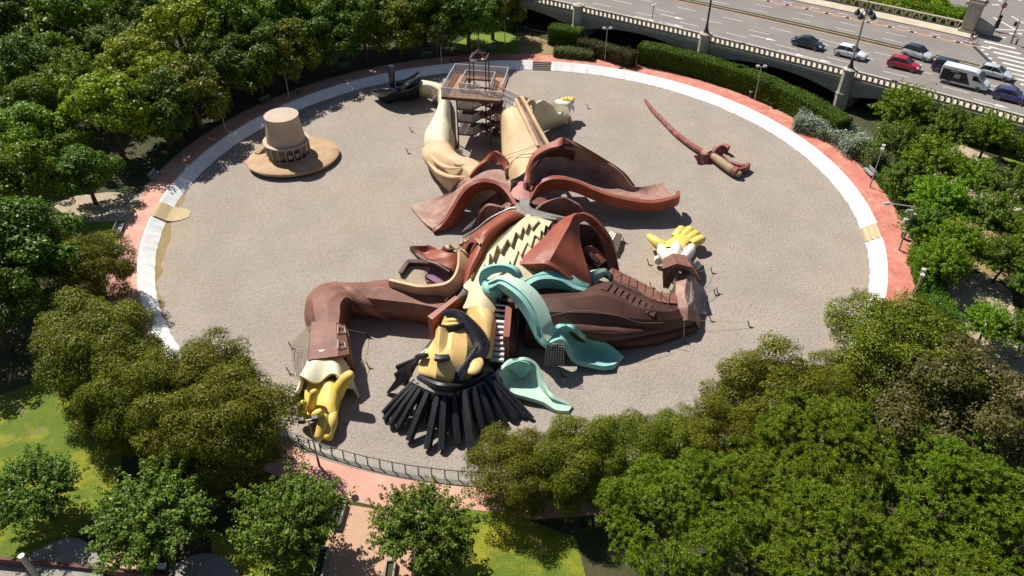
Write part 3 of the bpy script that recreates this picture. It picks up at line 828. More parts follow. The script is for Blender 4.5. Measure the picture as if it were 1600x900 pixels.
# --- right coat tail: a great trough running down to the gravel
part("coat_tail_slide", [
    row((821, 296, 4.6), (822, 282, 5.4), (830, 262, 6.0), (838, 250, 6.4)),
    row((838, 284, 4.4), (845, 278, 4.2), (850, 262, 4.6), (862, 228, 7.0)),
    row((862, 275, 4.9), (868, 272, 4.3), (875, 262, 4.2), (878, 216, 7.6)),
    row((893, 279, 4.6), (897, 274, 3.6), (905, 260, 3.7), (902, 228, 6.9)),
    row((925, 292, 3.6), (928, 287, 2.6), (935, 275, 2.7), (935, 246, 5.3)),
    row((957, 303, 3.2), (960, 299, 2.3), (966, 289, 2.4), (968, 268, 4.0)),
    row((985, 309, 2.8), (988, 306, 2.0), (993, 298, 2.0), (990, 291, 2.5)),
    row((1020, 312, 2.6), (1022, 309, 1.9), (1025, 300, 1.8), (1024, 288, 2.0)),
    row((1053, 306, 2.7), (1050, 303, 2.1), (1044, 298, 1.9), (1036, 284, 2.1))], "coat_inside", thick=0.3, nu=48, nv=16)
# outer skirt of the near rim
part("coat_tail_rim", [
    row((823, 310, 4.4), (825, 325, 2.9)), row((838, 286, 4.5), (840, 305, 2.6)), row((862, 275.5, 5.0), (864, 293, 3.2)),
    row((893, 279, 4.7), (894, 296, 3.2)), row((925, 292, 3.7), (925, 308, 2.3)), row((957, 303, 3.3), (957, 318, 1.9)),
    row((985, 309, 2.9), (985, 323, 1.5)), row((1020, 312.5, 2.7), (1020, 325, 1.4)), row((1054, 305, 2.8), (1052, 319, 1.5)), row((1056, 298, 2.6), (1056, 308, 1.5))], "coat_red", thick=0.45, nu=40)
# upper hood of the same tail
part("coat_tail_hood", [
    row((822, 285, 5.3), (819, 300, 4.0)), row((826, 262, 6.1), (819, 275, 5.2)), row((838, 243, 6.8), (832, 240, 6.6)),
    row((858, 232, 7.2), (852, 226, 7.2)), row((874, 228, 7.5), (877, 216, 7.8)), row((886, 224, 7.2), (884, 216, 7.6)),
    row((905, 231, 6.6), (903, 224, 7.1)), row((938, 250, 5.1), (938, 244, 5.5)), row((972, 272, 3.4), (973, 267, 3.7)), row((990, 292, 1.9), (992, 289, 2.0))], "coat_red", thick=0.35, nu=40)
part("coat_tail_back", [row((826, 268, 5.8), (826, 290, 2.0)), row((848, 238, 6.8), (848, 270, 2.6)), row((872, 228, 7.3), (872, 262, 3.0)), row((898, 232, 6.7), (896, 262, 3.0))], "coat_dark", thick=0.25)
# --- left coat tail
part("coat_tail_slide", [
    row((797, 300, 4.4), (798, 285, 4.8), (790, 262, 5.4), (789, 250, 6.2)),
    row((770, 281, 5.1), (772, 272, 4.9), (772, 258, 5.2), (773, 236, 6.7)),
    row((744, 281, 5.2), (746, 276, 4.7), (748, 268, 4.6), (756, 250, 5.6)),
    row((722, 297, 4.2), (722, 290, 3.6), (725, 281, 3.5), (730, 273, 4.0)),
    row((704, 325, 2.5), (700, 316, 1.8), (700, 306, 1.7), (704, 299, 2.1)),
    row((692, 345, 1.2), (682, 334, 0.7), (674, 324, 0.7), (670, 312, 1.0)),
    row((676, 357, 0.6), (662, 347, 0.3), (650, 334, 0.3), (641, 321, 0.5))], "coat_inside", thick=0.3, nu=40, nv=16)
part("coat_tail_rim", [
    row((808, 318, 4.4), (803, 322, 3.2)), row((797, 300, 4.8), (793, 308, 3.2)), row((783, 286, 5.2), (781, 297, 3.4)), row((763, 279.5, 5.4), (763, 291, 3.8)),
    row((744, 281.5, 5.3), (747, 296, 3.6)), row((728, 291, 4.7), (734, 308, 2.8)), row((714, 309, 3.5), (722, 328, 1.6)), row((702, 330, 2.2), (712, 346, 0.5)), row((690, 348, 1.0), (697, 357, 0.1)), row((675, 358, 0.6), (676, 362, 0.0))], "coat_red", thick=0.4, nu=40)
part("coat_tail_hood", [
    row((733, 276, 4.6), (738, 266, 4.8)), row((750, 258, 5.4), (757, 248, 5.7)), row((768, 250, 5.9), (771, 236.5, 6.9)), row((785, 258, 5.8), (791, 250, 6.4)), row((790, 280, 5.0), (790, 264, 5.8))], "coat_red", thick=0.35, nu=20)

# --- left leg: breeches, stocking, boot
part("breeches_leg", [
    [Q(662, 240, 0.2), Q(660, 232, 1.8), Q(670, 224, 3.0), Q(685, 219, 3.8), Q(700, 222, 3.4), Q(712, 236, 0.8)],
    [Q(668, 258, 0.2), Q(661, 246, 2.2), Q(674, 236, 3.7), Q(692, 232, 4.3), Q(710, 236, 3.6), Q(716, 250, 0.6)],
    [Q(684, 282, 0), Q(675, 262, 2.4), Q(690, 252, 3.8), Q(708, 246, 4.6), Q(722, 244, 4.0), Q(735, 256, 0.6)],
    [Q(704, 303, 0), Q(700, 284, 2.2), Q(712, 270, 3.6), Q(725, 258, 4.6), Q(738, 248, 4.2), Q(752, 262, 1.0)],
    [Q(730, 320, 0), Q(726, 302, 2.0), Q(736, 286, 3.6), Q(746, 272, 4.6), Q(760, 262, 4.2), Q(775, 280, 1.0)]], "tan", thick=0, nu=34, nv=30)
for pts in ([(668, 252, 2.7), (684, 268, 3.3), (705, 276, 3.9), (728, 276, 4.3)], [(671, 238, 3.4), (682, 252, 3.9), (700, 262, 4.1), (722, 262, 4.5)], [(706, 248, 4.5), (716, 256, 4.5), (730, 258, 4.6)]):
    tube("fold", [Q(*q) for q in pts], [0.08, 0.3, 0.3, 0.08], "tan", FIG, 8, n=14, flat=0.7)
part("stocking", [
    [Q(668, 250, 0.1), Q(667, 236, 1.4), Q(676, 226, 2.7), Q(692, 222, 3.3), Q(704, 228, 2.4), Q(711, 242, 0.2)],
    [Q(666, 238, 0.1), Q(663, 222, 1.6), Q(672, 212, 3.0), Q(690, 208, 3.6), Q(704, 214, 2.6), Q(711, 228, 0.2)],
    [Q(668, 222, 0.1), Q(664, 208, 1.7), Q(674, 197, 3.1), Q(690, 194, 3.6), Q(703, 200, 2.6), Q(710, 214, 0.2)],
    [Q(676, 204, 0.1), Q(673, 192, 1.5), Q(680, 182, 2.7), Q(691, 180, 3.0), Q(700, 186, 2.2), Q(706, 200, 0.2)],
    [Q(684, 180, 0.1), Q(683, 170, 1.4), Q(687, 162, 2.4), Q(694, 160, 2.6), Q(701, 166, 1.8), Q(704, 178, 0.2)],
    [Q(684, 162, 0.2), Q(684, 154, 1.4), Q(688, 146, 2.4), Q(694, 145, 2.5), Q(700, 150, 1.8), Q(703, 164, 0.2)],
    [Q(670, 154, 0.2), Q(672, 146, 1.6), Q(680, 138, 2.7), Q(686, 133, 2.9), Q(692, 134, 2.0), Q(698, 150, 0.2)],
    [Q(656, 150, 0.2), Q(657, 143, 1.6), Q(662, 136, 2.6), Q(668, 130, 3.1), Q(676, 128, 2.4), Q(684, 144, 0.2)],
    [Q(650, 146, 0.2), Q(650, 140, 1.6), Q(653, 132, 2.6), Q(656, 127, 3.0), Q(662, 126, 2.4), Q(672, 142, 0.2)]], "cream", thick=0, nu=44, nv=26)
net("stocking_lacing", [row((670, 136, 3.0), (684, 146, 2.75)), row((672, 140, 2.6), (680, 152, 2.2)), row((676, 145, 1.9), (676, 156, 1.4))], 4, 7, "rope", FIG, 0.05)
bt = part("boot", [
    [Q(577, 142, 1.2), Q(578, 140.5, 1.5), Q(580, 140, 1.6), Q(579, 142, 1.2), Q(577, 143, 1.1)],
    [Q(588, 152, 0.4), Q(586, 144, 1.8), Q(594, 138, 2.6), Q(600, 142, 1.6), Q(598, 152, 0.2)],
    [Q(600, 160, 0), Q(598, 148, 1.9), Q(606, 138, 3.0), Q(616, 138, 2.0), Q(614, 152, 0)],
    [Q(610, 162, 0), Q(612, 150, 1.8), Q(617, 141, 2.9), Q(628, 138, 2.2), Q(632, 152, 0)],
    [Q(622, 158, 0), Q(626, 150, 1.6), Q(628, 142, 2.6), Q(640, 138, 2.0), Q(645, 150, 0)],
    [Q(640, 158, 0), Q(642, 148, 1.7), Q(645, 136, 3.0), Q(654, 132, 2.4), Q(658, 146, 0)],
    [Q(654, 153, 0), Q(655, 143, 1.9), Q(652, 128, 3.4), Q(656, 126, 2.8), Q(661, 140, 0)]], "boot_black", thick=0, nu=34, nv=20)
part("boot_flap", [row((618, 133, 3.0), (620, 128, 3.6)), row((632, 128, 3.1), (634, 123, 3.9)), row((645, 122, 3.3), (647, 116, 4.2)), row((652, 116, 3.6), (653, 112, 4.4))], "boot_black", bt, thick=0.35)
part("boot_flap", [row((624, 140, 2.9), (628, 133, 3.4)), row((638, 134, 3.0), (641, 128, 3.8)), row((652, 128, 3.2), (655, 122, 4.1))], "boot_black", bt, thick=0.4)
b0 = Q(613.5, 138, 2.4)
tube("buckle_post", [b0, b0 + Vector((0.05, 0, 1.8)), b0 + Vector((0.1, 0, 3.4))], [0.42, 0.44, 0.5], "boot_black", bt, 12)
# --- right leg: raised knee with a chute, calf, foot
part("breeches_leg", [
    [Q(782, 200, 1.5), Q(781, 184, 4.6), Q(786, 174, 6.2), Q(797, 167, 6.7), Q(808, 164, 6.7)],
    [Q(783, 222, 0.3), Q(783, 200, 4.0), Q(790, 188, 6.0), Q(803, 184, 6.6), Q(816, 184, 6.6)],
    [Q(784, 246, 0), Q(785, 220, 3.6), Q(795, 210, 5.4), Q(810, 207, 6.0), Q(826, 207, 6.1)],
    [Q(786, 262, 0), Q(787, 242, 3.0), Q(800, 236, 4.6), Q(820, 232, 5.2), Q(839, 227, 5.6)],
    [Q(788, 280, 0), Q(792, 264, 2.6), Q(804, 258, 4.2), Q(818, 250, 4.8), Q(836, 240, 5.2)],
    [Q(792, 296, 0), Q(798, 282, 2.4), Q(806, 278, 3.4), Q(816, 272, 4.2), Q(828, 262, 4.6)]], "breeches", thick=0, nu=34, nv=22)
tube("seam", [Q(786, 245, 3.4), Q(800, 240, 4.75), Q(820, 233.5, 5.3), Q(838, 225, 5.75)], 0.03, "coat_brown", FIG, 6, n=14)
tube("seam", [Q(794, 259, 3.6), Q(812, 243, 5.0), Q(830, 240, 5.4), Q(846, 234, 5.4)], 0.045, "coat_brown", FIG, 6, n=14)
part("knee_chute", [row((806, 158, 6.9), (815, 154, 6.9)), row((812, 170, 6.6), (822, 166, 6.6)), row((822, 190, 6.2), (834, 188, 6.2)), row((833, 212, 5.4), (847, 210, 5.4)), row((840, 232, 4.9), (852, 228, 4.9))], "coat_inside", thick=0.3)
for a in (((806, 157, 7.3), (813, 172, 7.0), (824, 195, 6.5), (840, 230, 5.4)), ((815, 153, 7.5), (825, 170, 7.1), (838, 195, 6.5), (856, 227, 5.4))):
    tube("chute_wall", [Q(*q) for q in a], 0.22, "tan", FIG, 8, flat=1.5, n=16, power=4)
part("knee_cap", [row((804, 153, 7.4), (815, 151, 7.5), (827, 152, 7.4)), row((807, 158, 7.1), (817, 155, 7.2), (833, 159, 7.0)), row((811, 163, 6.8), (820, 160, 6.8), (835, 168, 6.2))], "tan", thick=0.4)
tube("knee_loop", [Q(826, 172, 6.6), Q(824, 164, 7.2), Q(829, 158, 7.5), Q(834, 162, 6.8), Q(832, 170, 6.2)], 0.3, "tan", FIG, 10, n=16)
part("calf", [
    [Q(836, 205, 1.2), Q(832, 182, 4.6), Q(834, 164, 6.4), Q(842, 157, 7.0), Q(852, 158, 6.4)],
    [Q(846, 204, 0.4), Q(846, 186, 3.4), Q(848, 172, 5.0), Q(856, 164, 5.8), Q(862, 168, 4.8)],
    [Q(858, 200, 0.2), Q(858, 190, 2.2), Q(860, 182, 3.4), Q(866, 175, 4.0), Q(870, 180, 2.8)],
    [Q(872, 196, 0.1), Q(872, 189, 1.4), Q(873, 183, 2.4), Q(877, 178, 2.8), Q(880, 186, 1.4)],
    [Q(886, 192, 0.1), Q(885, 187, 1.0), Q(885, 182, 1.8), Q(888, 179, 2.2), Q(892, 186, 1.0)]], "cream", thick=0.25, nu=26, nv=20)
part("foot", [
    [Q(866, 176, 1.0), Q(863, 165, 2.2), Q(866, 158, 3.0), Q(873, 155, 3.1), Q(880, 160, 2.4)],
    [Q(872, 180, 0.6), Q(868, 172, 1.6), Q(874, 164, 2.8), Q(882, 158, 3.2), Q(890, 162, 2.4)],
    [Q(884, 188, 0.2), Q(884, 176, 1.6), Q(886, 166, 2.8), Q(892, 160, 3.0), Q(897, 166, 1.8)],
    [Q(890, 190, 0.1), Q(889, 182, 1.2), Q(891, 174, 2.0), Q(894, 170, 2.0), Q(897, 178, 0.8)]], "white_cloth", thick=0, nu=22, nv=18)
for k, (x, y) in enumerate(((879, 156), (884, 155), (889, 154.5), (894, 155))):
    tube("toe", [Q(x - 0.5, y + 5, 2.2), Q(x, y + 1.5, 3.0), Q(x + 0.2, y - 0.5, 3.1), Q(x + 0.5, y - 1.5, 2.9)], [0.33, 0.36, 0.33, 0.15], "hand_yellow", FIG, 8, n=8)
tube("toe", [Q(889, 182, 1.3), Q(890, 187, 0.9), Q(891, 190, 0.4)], [0.35, 0.35, 0.2], "hand_yellow", FIG, 8, n=6)
# low glass fibre chute beside the calf
part("low_fin", [row((880, 193, 1.0), (894, 198, 1.0)), row((880, 203, 0.5), (888, 206, 0.5)), row((880, 214, 0.1), (882, 215, 0.1))], "grey_rubber_and_shade", thick=0.15)

# --- chest hood over the right breast
part("chest_hood", [
    row((808, 409, 5.4), (834, 407, 6.2), (859, 407, 6.6), (893, 430, 5.2), (926, 453, 3.6)),
    row((828, 391, 6.0), (848, 391, 6.7), (867, 392, 7.1), (895, 408, 6.0), (920, 425, 4.8)),
    row((852, 368, 6.4), (865, 370, 7.0), (878, 372, 7.4), (895, 382, 6.6), (911, 394, 5.6)),
    row((870, 349, 6.6), (880, 351, 7.2), (889, 353, 7.7), (897, 360, 7.1), (905, 367, 6.4)),
    row((884, 339, 6.8), (890, 339, 7.3), (896, 338, 7.9), (900, 344, 7.5), (903, 350, 7.0)),
    row((893, 335, 7.0), (898, 333, 7.5), (904, 333, 7.9), (907, 337, 7.7), (909, 342, 7.3))], "coat_red", thick=0.35, lv=True, nu=28, nv=21, sharp=12)
part("hood_front", [row((806, 408, 5.5), (812, 431, 3.4)), row((834, 407.5, 6.2), (836, 421, 5.0)), row((859, 408, 6.6), (858, 421, 5.3)), row((893, 431, 5.2), (889, 440, 4.2)), row((926, 455, 3.5), (922, 459, 3.0))], "coat_red", thick=0.4, lu=False)
part("hood_band", [
    row((900, 334, 7.9), (902, 352, 7.0)), row((913, 334, 7.8), (912, 346, 7.0)), row((927, 342, 7.2), (921, 351, 6.4)), row((940, 356, 6.4), (932, 361, 5.8)),
    row((953, 376, 5.2), (944, 378, 4.8)), row((962, 396, 4.0), (951, 397, 3.8)), row((967, 418, 2.8), (955, 418, 2.8)), row((969, 437, 1.8), (957, 432, 2.0))], "coat_red", thick=0.4, nu=30)
part("hood_back", [row((905, 350, 6.0), (908, 420, 1.0)), row((925, 355, 5.4), (925, 425, 0.8)), row((944, 380, 4.2), (942, 432, 0.6)), row((955, 415, 2.4), (952, 438, 0.4))], "coat_dark", thick=0.2)
tube("hood_tongue", [Q(914, 387, 4.6), Q(922, 392, 4.4), Q(932, 402, 4.0), Q(940, 412, 3.6)], [0.4, 0.8, 0.9, 0.7], "coat_red", FIG, 8, n=10, flat=0.5)
part("hood_seat", [row((912, 388, 4.9), (912, 398, 3.8)), row((924, 394, 4.8), (924, 408, 3.4)), row((937, 405, 4.3), (937, 418, 2.8))], "coat_dark", thick=0.5)
part("hood_floor", [row((914, 405, 3.4), (920, 420, 2.8)), row((930, 418, 2.6), (938, 430, 2.2))], "pelvis_pink", thick=0.3)
# green grey steps behind the hood
for k in range(3):
    part("back_step", [row((948 + 4 * k, 372 + k * 3, 1.6), (957 + 3 * k, 362 + k * 1, 1.7)), row((957 + 4 * k, 388 + k * 3, 0.6), (966 + 3.4 * k, 364 + k, 0.7))], "cream", thick=0.25)

# --- figure's arm on the left: shoulder, elbow, forearm
part("sleeve", [
    [Q(704, 522, 0), Q(702, 503, 1.9), Q(698, 484, 3.0), Q(692, 466, 3.2), Q(684, 446, 2.4), Q(680, 436, 0.5)],
    [Q(660, 506, 0), Q(658, 492, 1.9), Q(655, 475, 3.0), Q(650, 459, 3.2), Q(645, 442, 2.6), Q(640, 436, 0.5)],
    [Q(620, 500, 0), Q(618, 488, 1.9), Q(614, 470, 3.1), Q(608, 452, 3.4), Q(605, 438, 2.9), Q(600, 437, 0.4)],
    [Q(585, 498, 0), Q(582, 486, 1.8), Q(578, 466, 3.1), Q(570, 450, 3.5), Q(562, 441, 3.0), Q(556, 442, 0.4)],
    [Q(556, 498, 0), Q(550, 484, 2.0), Q(545, 462, 3.2), Q(535, 448, 3.5), Q(524, 441, 3.0), Q(516, 443, 0.4)]], "coat_brown", thick=0, nu=28, nv=26, lv=True, sharp=24)
part("forearm_sleeve", [
    [Q(528, 440, 0.4), Q(524, 440, 3.0), Q(530, 446, 3.4), Q(540, 456, 3.5), Q(552, 470, 3.2), Q(560, 490, 0.2)],
    [Q(500, 455, 0.3), Q(498, 446, 2.9), Q(510, 452, 3.7), Q(528, 458, 3.8), Q(541, 464, 3.5), Q(546, 500, 0)],
    [Q(478, 480, 0.2), Q(479, 466, 2.3), Q(490, 468, 3.5), Q(510, 472, 3.8), Q(532, 474, 3.7), Q(545, 512, 0)],
    [Q(476, 500, 0.1), Q(479, 488, 2.0), Q(491, 488, 3.4), Q(510, 490, 3.7), Q(531, 490, 3.6), Q(542, 520, 0)],
    [Q(482, 518, 0.1), Q(486, 504, 2.2), Q(494, 504, 3.3), Q(510, 505, 3.5), Q(529, 505, 3.5), Q(540, 530, 0)]], "coat_brown", thick=0, nu=28, nv=26, lv=True, sharp=24)
tube("sleeve_fold", [Q(530, 446, 3.0), Q(550, 460, 2.9), Q(575, 478, 2.2), Q(604, 497, 0.5)], [0.4, 0.8, 0.75, 0.25], "coat_brown", FIG, 10, n=14)
cuff = part("coat_cuff", [
    row((484, 514, 0.2), (487, 503, 3.6), (525, 503, 3.9), (538, 509, 3.5), (545, 534, 0.2)),
    row((478, 580, 0.2), (482, 562, 3.4), (528, 556, 3.7), (546, 553, 3.3), (554, 578, 0.2))], "coat_brown", thick=0.35, lu=True, lv=True, nu=6, nv=17, smooth=False)
for y in (508, 531):
    tube("button_loop", [Q(528, y, 4.0), Q(538, y + 4, 3.6), Q(540, y + 12, 3.5), Q(528, y + 12, 3.9), Q(528, y, 4.0)], 0.05, "rope_white", FIG, 5)
net("arm_net", [row((486, 508, 3.4), (484, 535, 3.3), (482, 560, 3.2)), row((478, 514, 1.8), (474, 540, 1.6), (470, 570, 1.4)), row((455, 538, 0.5), (456, 560, 0.5), (460, 580, 0.4))], 12, 14, "rope", FIG, 0.02)
net("arm_net", [row((538, 507, 3.5), (541, 530, 3.4), (545, 552, 3.2)), row((546, 520, 1.9), (549, 545, 1.6), (554, 574, 1.2))], 5, 12, "rope", FIG, 0.02)
# shirt cuff: a wavy frill round the wrist
wc0 = Q(513, 602, 0)
rowsf = []
for kf in range(7):
    tf = kf / 6
    rw = []
    for j in range(41):
        ph = math.pi * j / 40
        wv = math.sin(ph * 6.0 + 1.6) * tf ** 1.3 * math.sin(ph) ** 0.3
        a_ = 2.0 + 0.75 * tf + 0.4 * wv
        b_ = 3.5 + 0.1 * tf + 0.5 * wv
        fwd = 3.0 * tf + 0.4 * math.sin(ph * 6.0 + 3.0) * tf ** 2 - 0.6 * tf * abs(math.cos(ph))
        rw.append(wc0 + Vector((a_ * math.cos(ph) + 0.12 * tf, 0.75 - fwd, 0.12 + b_ * max(0.0, math.sin(ph)) ** 0.8 - 0.55 * tf)) if True else None)
    for v_ in rw: v_.z = max(0.1, v_.z)
    rowsf.append(rw)
part("shirt_cuff", rowsf, "cream", thick=0.24, nv=81, nu=13)
part("hand_wrist", [row((486, 592, 0.8), (500, 588, 1.8), (520, 588, 1.8), (535, 594, 0.8)), row((479, 608, 0.8), (494, 604, 1.9), (518, 602, 2.0), (536, 606, 0.9))], "hand_yellow", thick=0.5)
hand = part("palm", [
    row((480, 600, 0.3), (482, 596, 1.6), (498, 596, 2.3), (520, 594, 2.5), (536, 600, 1.9), (540, 608, 0.3)),
    row((476, 618, 0.3), (477, 614, 1.5), (494, 612, 2.0), (516, 610, 2.3), (532, 612, 1.8), (534, 626, 0.2)),
    row((478, 636, 0.3), (480, 632, 1.3), (494, 632, 1.7), (514, 630, 2.0), (527, 630, 1.6), (529, 644, 0.2)),
    row((492, 650, 0.3), (494, 646, 1.1), (502, 646, 1.5), (516, 644, 1.7), (527, 642, 1.4), (526, 656, 0.2))], "hand_yellow", thick=0, nu=22, nv=26)
def finger(pts, rad, parent, m="hand_yellow", power=2.6): return tube("finger", [Q(*q) for q in pts], rad, m, parent, 14, n=14, power=power)
finger([(506, 640, 1.1), (505, 656, 1.5), (502, 672, 1.0), (498, 684, 0.6), (496, 688, 0.5)], [0.42, 0.42, 0.42, 0.38, 0.2], hand)
finger([(520, 638, 1.1), (519, 656, 1.2), (515, 672, 0.8), (512, 684, 0.6), (511, 688, 0.5)], [0.46, 0.46, 0.44, 0.4, 0.2], hand)
finger([(489, 648, 0.6), (487, 636, 1.7), (489, 622, 2.6), (491, 612, 3.2), (491, 609, 3.3)], [0.34, 0.38, 0.38, 0.34, 0.18], hand)
finger([(492, 652, 1.0), (494, 648, 2.0), (498, 645, 2.3), (499, 642, 2.0)], [0.34, 0.36, 0.34, 0.2], hand)
finger([(473, 658, 0.6), (472, 650, 1.2), (472, 636, 2.2), (473, 629, 2.6), (473, 626, 2.7)], [0.36, 0.4, 0.4, 0.36, 0.2], hand)
finger([(480, 648, 0.7), (484, 652, 0.9), (492, 652, 1.1), (499, 648, 1.3)], [0.32, 0.32, 0.32, 0.3], hand)
tube("thumb", [Q(526, 618, 1.4), Q(532, 604, 2.2), (Q(540, 592, 2.9)), Q(548, 586, 3.3), Q(552, 584, 3.4)], [0.62, 0.62, 0.56, 0.5, 0.26], "hand_yellow", hand, 14, n=14, flat=0.85)

# --- figure's arm on the right: long dark sleeve with steps, forearm, hand
part("sleeve", [
    [Q(818, 543, 0), Q(820, 515, 2.8), Q(825, 486, 4.2), Q(835, 465, 4.6), Q(850, 452, 4.0)],
    [Q(870, 548, 0), Q(875, 518, 2.8), Q(880, 488, 4.2), Q(890, 466, 4.6), Q(905, 452, 4.0)],
    [Q(930, 547, 0), Q(935, 520, 2.4), Q(940, 490, 3.8), Q(945, 462, 4.4), Q(955, 440, 3.8)],
    [Q(985, 540, 0), Q(990, 518, 1.9), Q(992, 498, 3.0), Q(995, 480, 3.5), Q(1004, 452, 3.0)],
    [Q(1040, 530, 0), Q(1042, 515, 1.4), Q(1042, 500, 2.3), Q(1040, 487, 2.8), Q(1048, 462, 2.4)],
    [Q(1084, 515, 0), Q(1084, 506, 0.9), Q(1078, 494, 1.9), Q(1068, 482, 2.4), Q(1066, 462, 2.4)]], "coat_dark", thick=0, nu=40, nv=25, lv=True, sharp=24)
tube("sleeve_fold", [Q(830, 500, 3.2), Q(900, 515, 2.6), Q(960, 522, 2.0), Q(1030, 515, 1.4)], [0.3, 0.7, 0.7, 0.3], "coat_dark", FIG, 10, n=16)
tube("sleeve_fold", [Q(880, 540, 0.5), Q(950, 535, 0.6), Q(1020, 528, 0.5), Q(1085, 512, 0.4)], [0.3, 0.7, 0.7, 0.4], "coat_dark", FIG, 10, n=16)
part("forearm_sleeve", [
    [Q(1060, 520, 0.2), Q(1060, 502, 1.7), Q(1074, 500, 1.9), Q(1087, 503, 1.0), Q(1092, 514, 0)],
    [Q(1058, 500, 1.6), Q(1060, 482, 2.5), Q(1075, 480, 2.7), Q(1088, 486, 1.8), Q(1095, 504, 0)],
    [Q(1052, 474, 1.2), Q(1056, 462, 2.6), Q(1070, 460, 3.0), Q(1084, 466, 2.2), Q(1094, 488, 0)],
    [Q(1052, 458, 0.8), Q(1056, 444, 2.8), Q(1072, 442, 3.2), Q(1084, 448, 2.4), Q(1096, 468, 0)],
    [Q(1052, 440, 0.8), Q(1058, 428, 2.8), Q(1074, 426, 3.2), Q(1086, 432, 2.4), Q(1096, 450, 0)]], "coat_inside", thick=0, nu=24, nv=21, lv=True, sharp=24)
# steps cut along the top of the sleeve, each its own block
for k in range(9):
    u = k / 8
    c = Q(948 + 72 * u, 446 + 40 * u, 4.35 - 1.35 * u)
    ax_ = (Q(1020, 486, 3.0) - Q(948, 446, 4.3)); ax_.z = 0; ax_.normalize()
    sd_ = Vector((-ax_.y, ax_.x, 0))
    box("sleeve_step", c + Vector((0, 0, -0.2)), (0.7, 1.3, 0.4), "coat_dark", FIG, (ax_, sd_, Vector((0, 0, 1))), bev=0.06)
part("sleeve_walk", [row((946, 430, 3.9), (956, 418, 3.6)), row((985, 450, 3.3), (995, 437, 3.1)), row((1025, 470, 2.9), (1032, 456, 2.7)), row((1058, 474, 2.7), (1058, 458, 2.6))], "coat_brown", thick=0.3)
for k in range(8):
    u = k / 7
    b_ = Q(957 + 88 * u, 438 + 36 * u, 3.9 - 1.1 * u)
    bar("guard_post", b_, b_ + Vector((0, 0, 1.15)), 0.07, 0.07, "rust_steel", FIG)
tube("guard_rope", [Q(957 + 88 * u, 438 + 36 * u, 5.0 - 1.1 * u - 0.0) for u in (0, 0.25, 0.5, 0.75, 1)], 0.03, "rope", FIG, 5)
tube("guard_rope", [Q(955 + 90 * u, 420 + 44 * u, 4.4 - 1.0 * u - (0.9 if 0 < u < 1 else 0)) for u in (0, 0.25, 0.5, 0.75, 1)], 0.03, "rope", FIG, 5, n=16)
cuff = part("coat_cuff", [
    row((1036, 450, 1.4), (1035, 420, 3.6), (1058, 412, 4.5), (1082, 418, 4.1), (1096, 442, 0.6)),
    row((1037, 430, 1.3), (1036, 405, 3.4), (1050, 396, 4.0), (1070, 398, 3.8), (1090, 424, 0.5))], "coat_brown", thick=0.35, lu=True, lv=True, nu=6, nv=17, smooth=False)
part("cuff_end", [row((1037, 448, 1.6), (1058, 414, 4.3), (1094, 442, 0.8)), row((1044, 452, 1.2), (1062, 424, 3.6), (1090, 446, 0.8))], "coat_dark", thick=0.2)
part("cuff_net", [row((1071, 402, 3.9), (1080, 416, 4.2)), row((1088, 424, 1.2), (1096, 440, 1.2))], "coat_brown", thick=0.1)
net("arm_net", [row((1078, 432, 3.1), (1080, 446, 2.9), (1078, 470, 2.8), (1072, 480, 2.7)), row((1088, 440, 2.0), (1090, 455, 1.7), (1088, 475, 1.5), (1086, 488, 1.3)), row((1102, 452, 0.5), (1104, 462, 0.3), (1104, 478, 0.2), (1106, 490, 0.1))], 10, 14, "rope_white", FIG, 0.022)
net("arm_net", [row((1058, 436, 2.8), (1048, 456, 2.8)), row((1056, 446, 2.0), (1047, 465, 2.0))], 4, 6, "rope", FIG, 0.03)
for pts in ([(1042, 406, 2.2), (1036, 395, 2.2), (1033, 386, 1.6)], [(1053, 402, 2.9), (1056, 391, 2.6), (1057, 382, 2.0)], [(1066, 406, 2.8), (1076, 394, 2.4), (1081, 386, 1.6)], [(1030, 408, 0.8), (1028, 404, 0.8)], [(1086, 412, 0.9), (1092, 418, 0.7)]):
    tube("shirt_cuff", [Q(*q) for q in pts], [0.45, 0.62, 0.42] if len(pts) == 3 else [0.5, 0.45], "white_cloth", FIG, 12, n=10)
part("shirt_cuff", [row((1030, 394, 1.2), (1045, 388, 2.2), (1062, 392, 2.2), (1076, 398, 1.0)), row((1036, 412, 1.4), (1048, 404, 2.8), (1064, 406, 2.8), (1084, 416, 0.8))], "white_cloth", thick=0.4)
hand = part("palm", [
    row((1030, 392, 0.3), (1034, 386, 1.6), (1050, 386, 2.0), (1068, 390, 1.8), (1076, 394, 0.3)),
    row((1034, 386, 0.3), (1040, 378, 1.6), (1054, 377, 1.9), (1072, 382, 1.7), (1080, 388, 0.3)),
    row((1048, 378, 0.3), (1052, 370, 1.5), (1062, 369, 1.7), (1078, 376, 1.5), (1084, 383, 0.3)),
    row((1056, 370, 0.3), (1059, 362, 1.3), (1068, 362, 1.5), (1080, 369, 1.4), (1087, 378, 0.3))], "hand_yellow", thick=0, nu=18, nv=20)
for a, b in (((1055, 372), (1066, 357)), ((1064, 374), (1079, 358)), ((1073, 377), (1089, 364)), ((1080, 382), (1098, 372))):
    finger([(a[0], a[1], 1.1), ((a[0] * 0.5 + b[0] * 0.5), (a[1] * 0.5 + b[1] * 0.5), 1.3), (b[0] - 1.5, b[1] + 1.5, 1.3), (b[0], b[1], 1.2)], [0.5, 0.52, 0.46, 0.22], hand)
tube("thumb", [Q(1042, 388, 1.1), Q(1030, 382, 1.4), Q(1020, 374, 1.5), Q(1014, 369, 1.5), Q(1011, 367.5, 1.5)], [0.7, 0.62, 0.48, 0.3, 0.12], "hand_yellow", hand, 12, n=12)

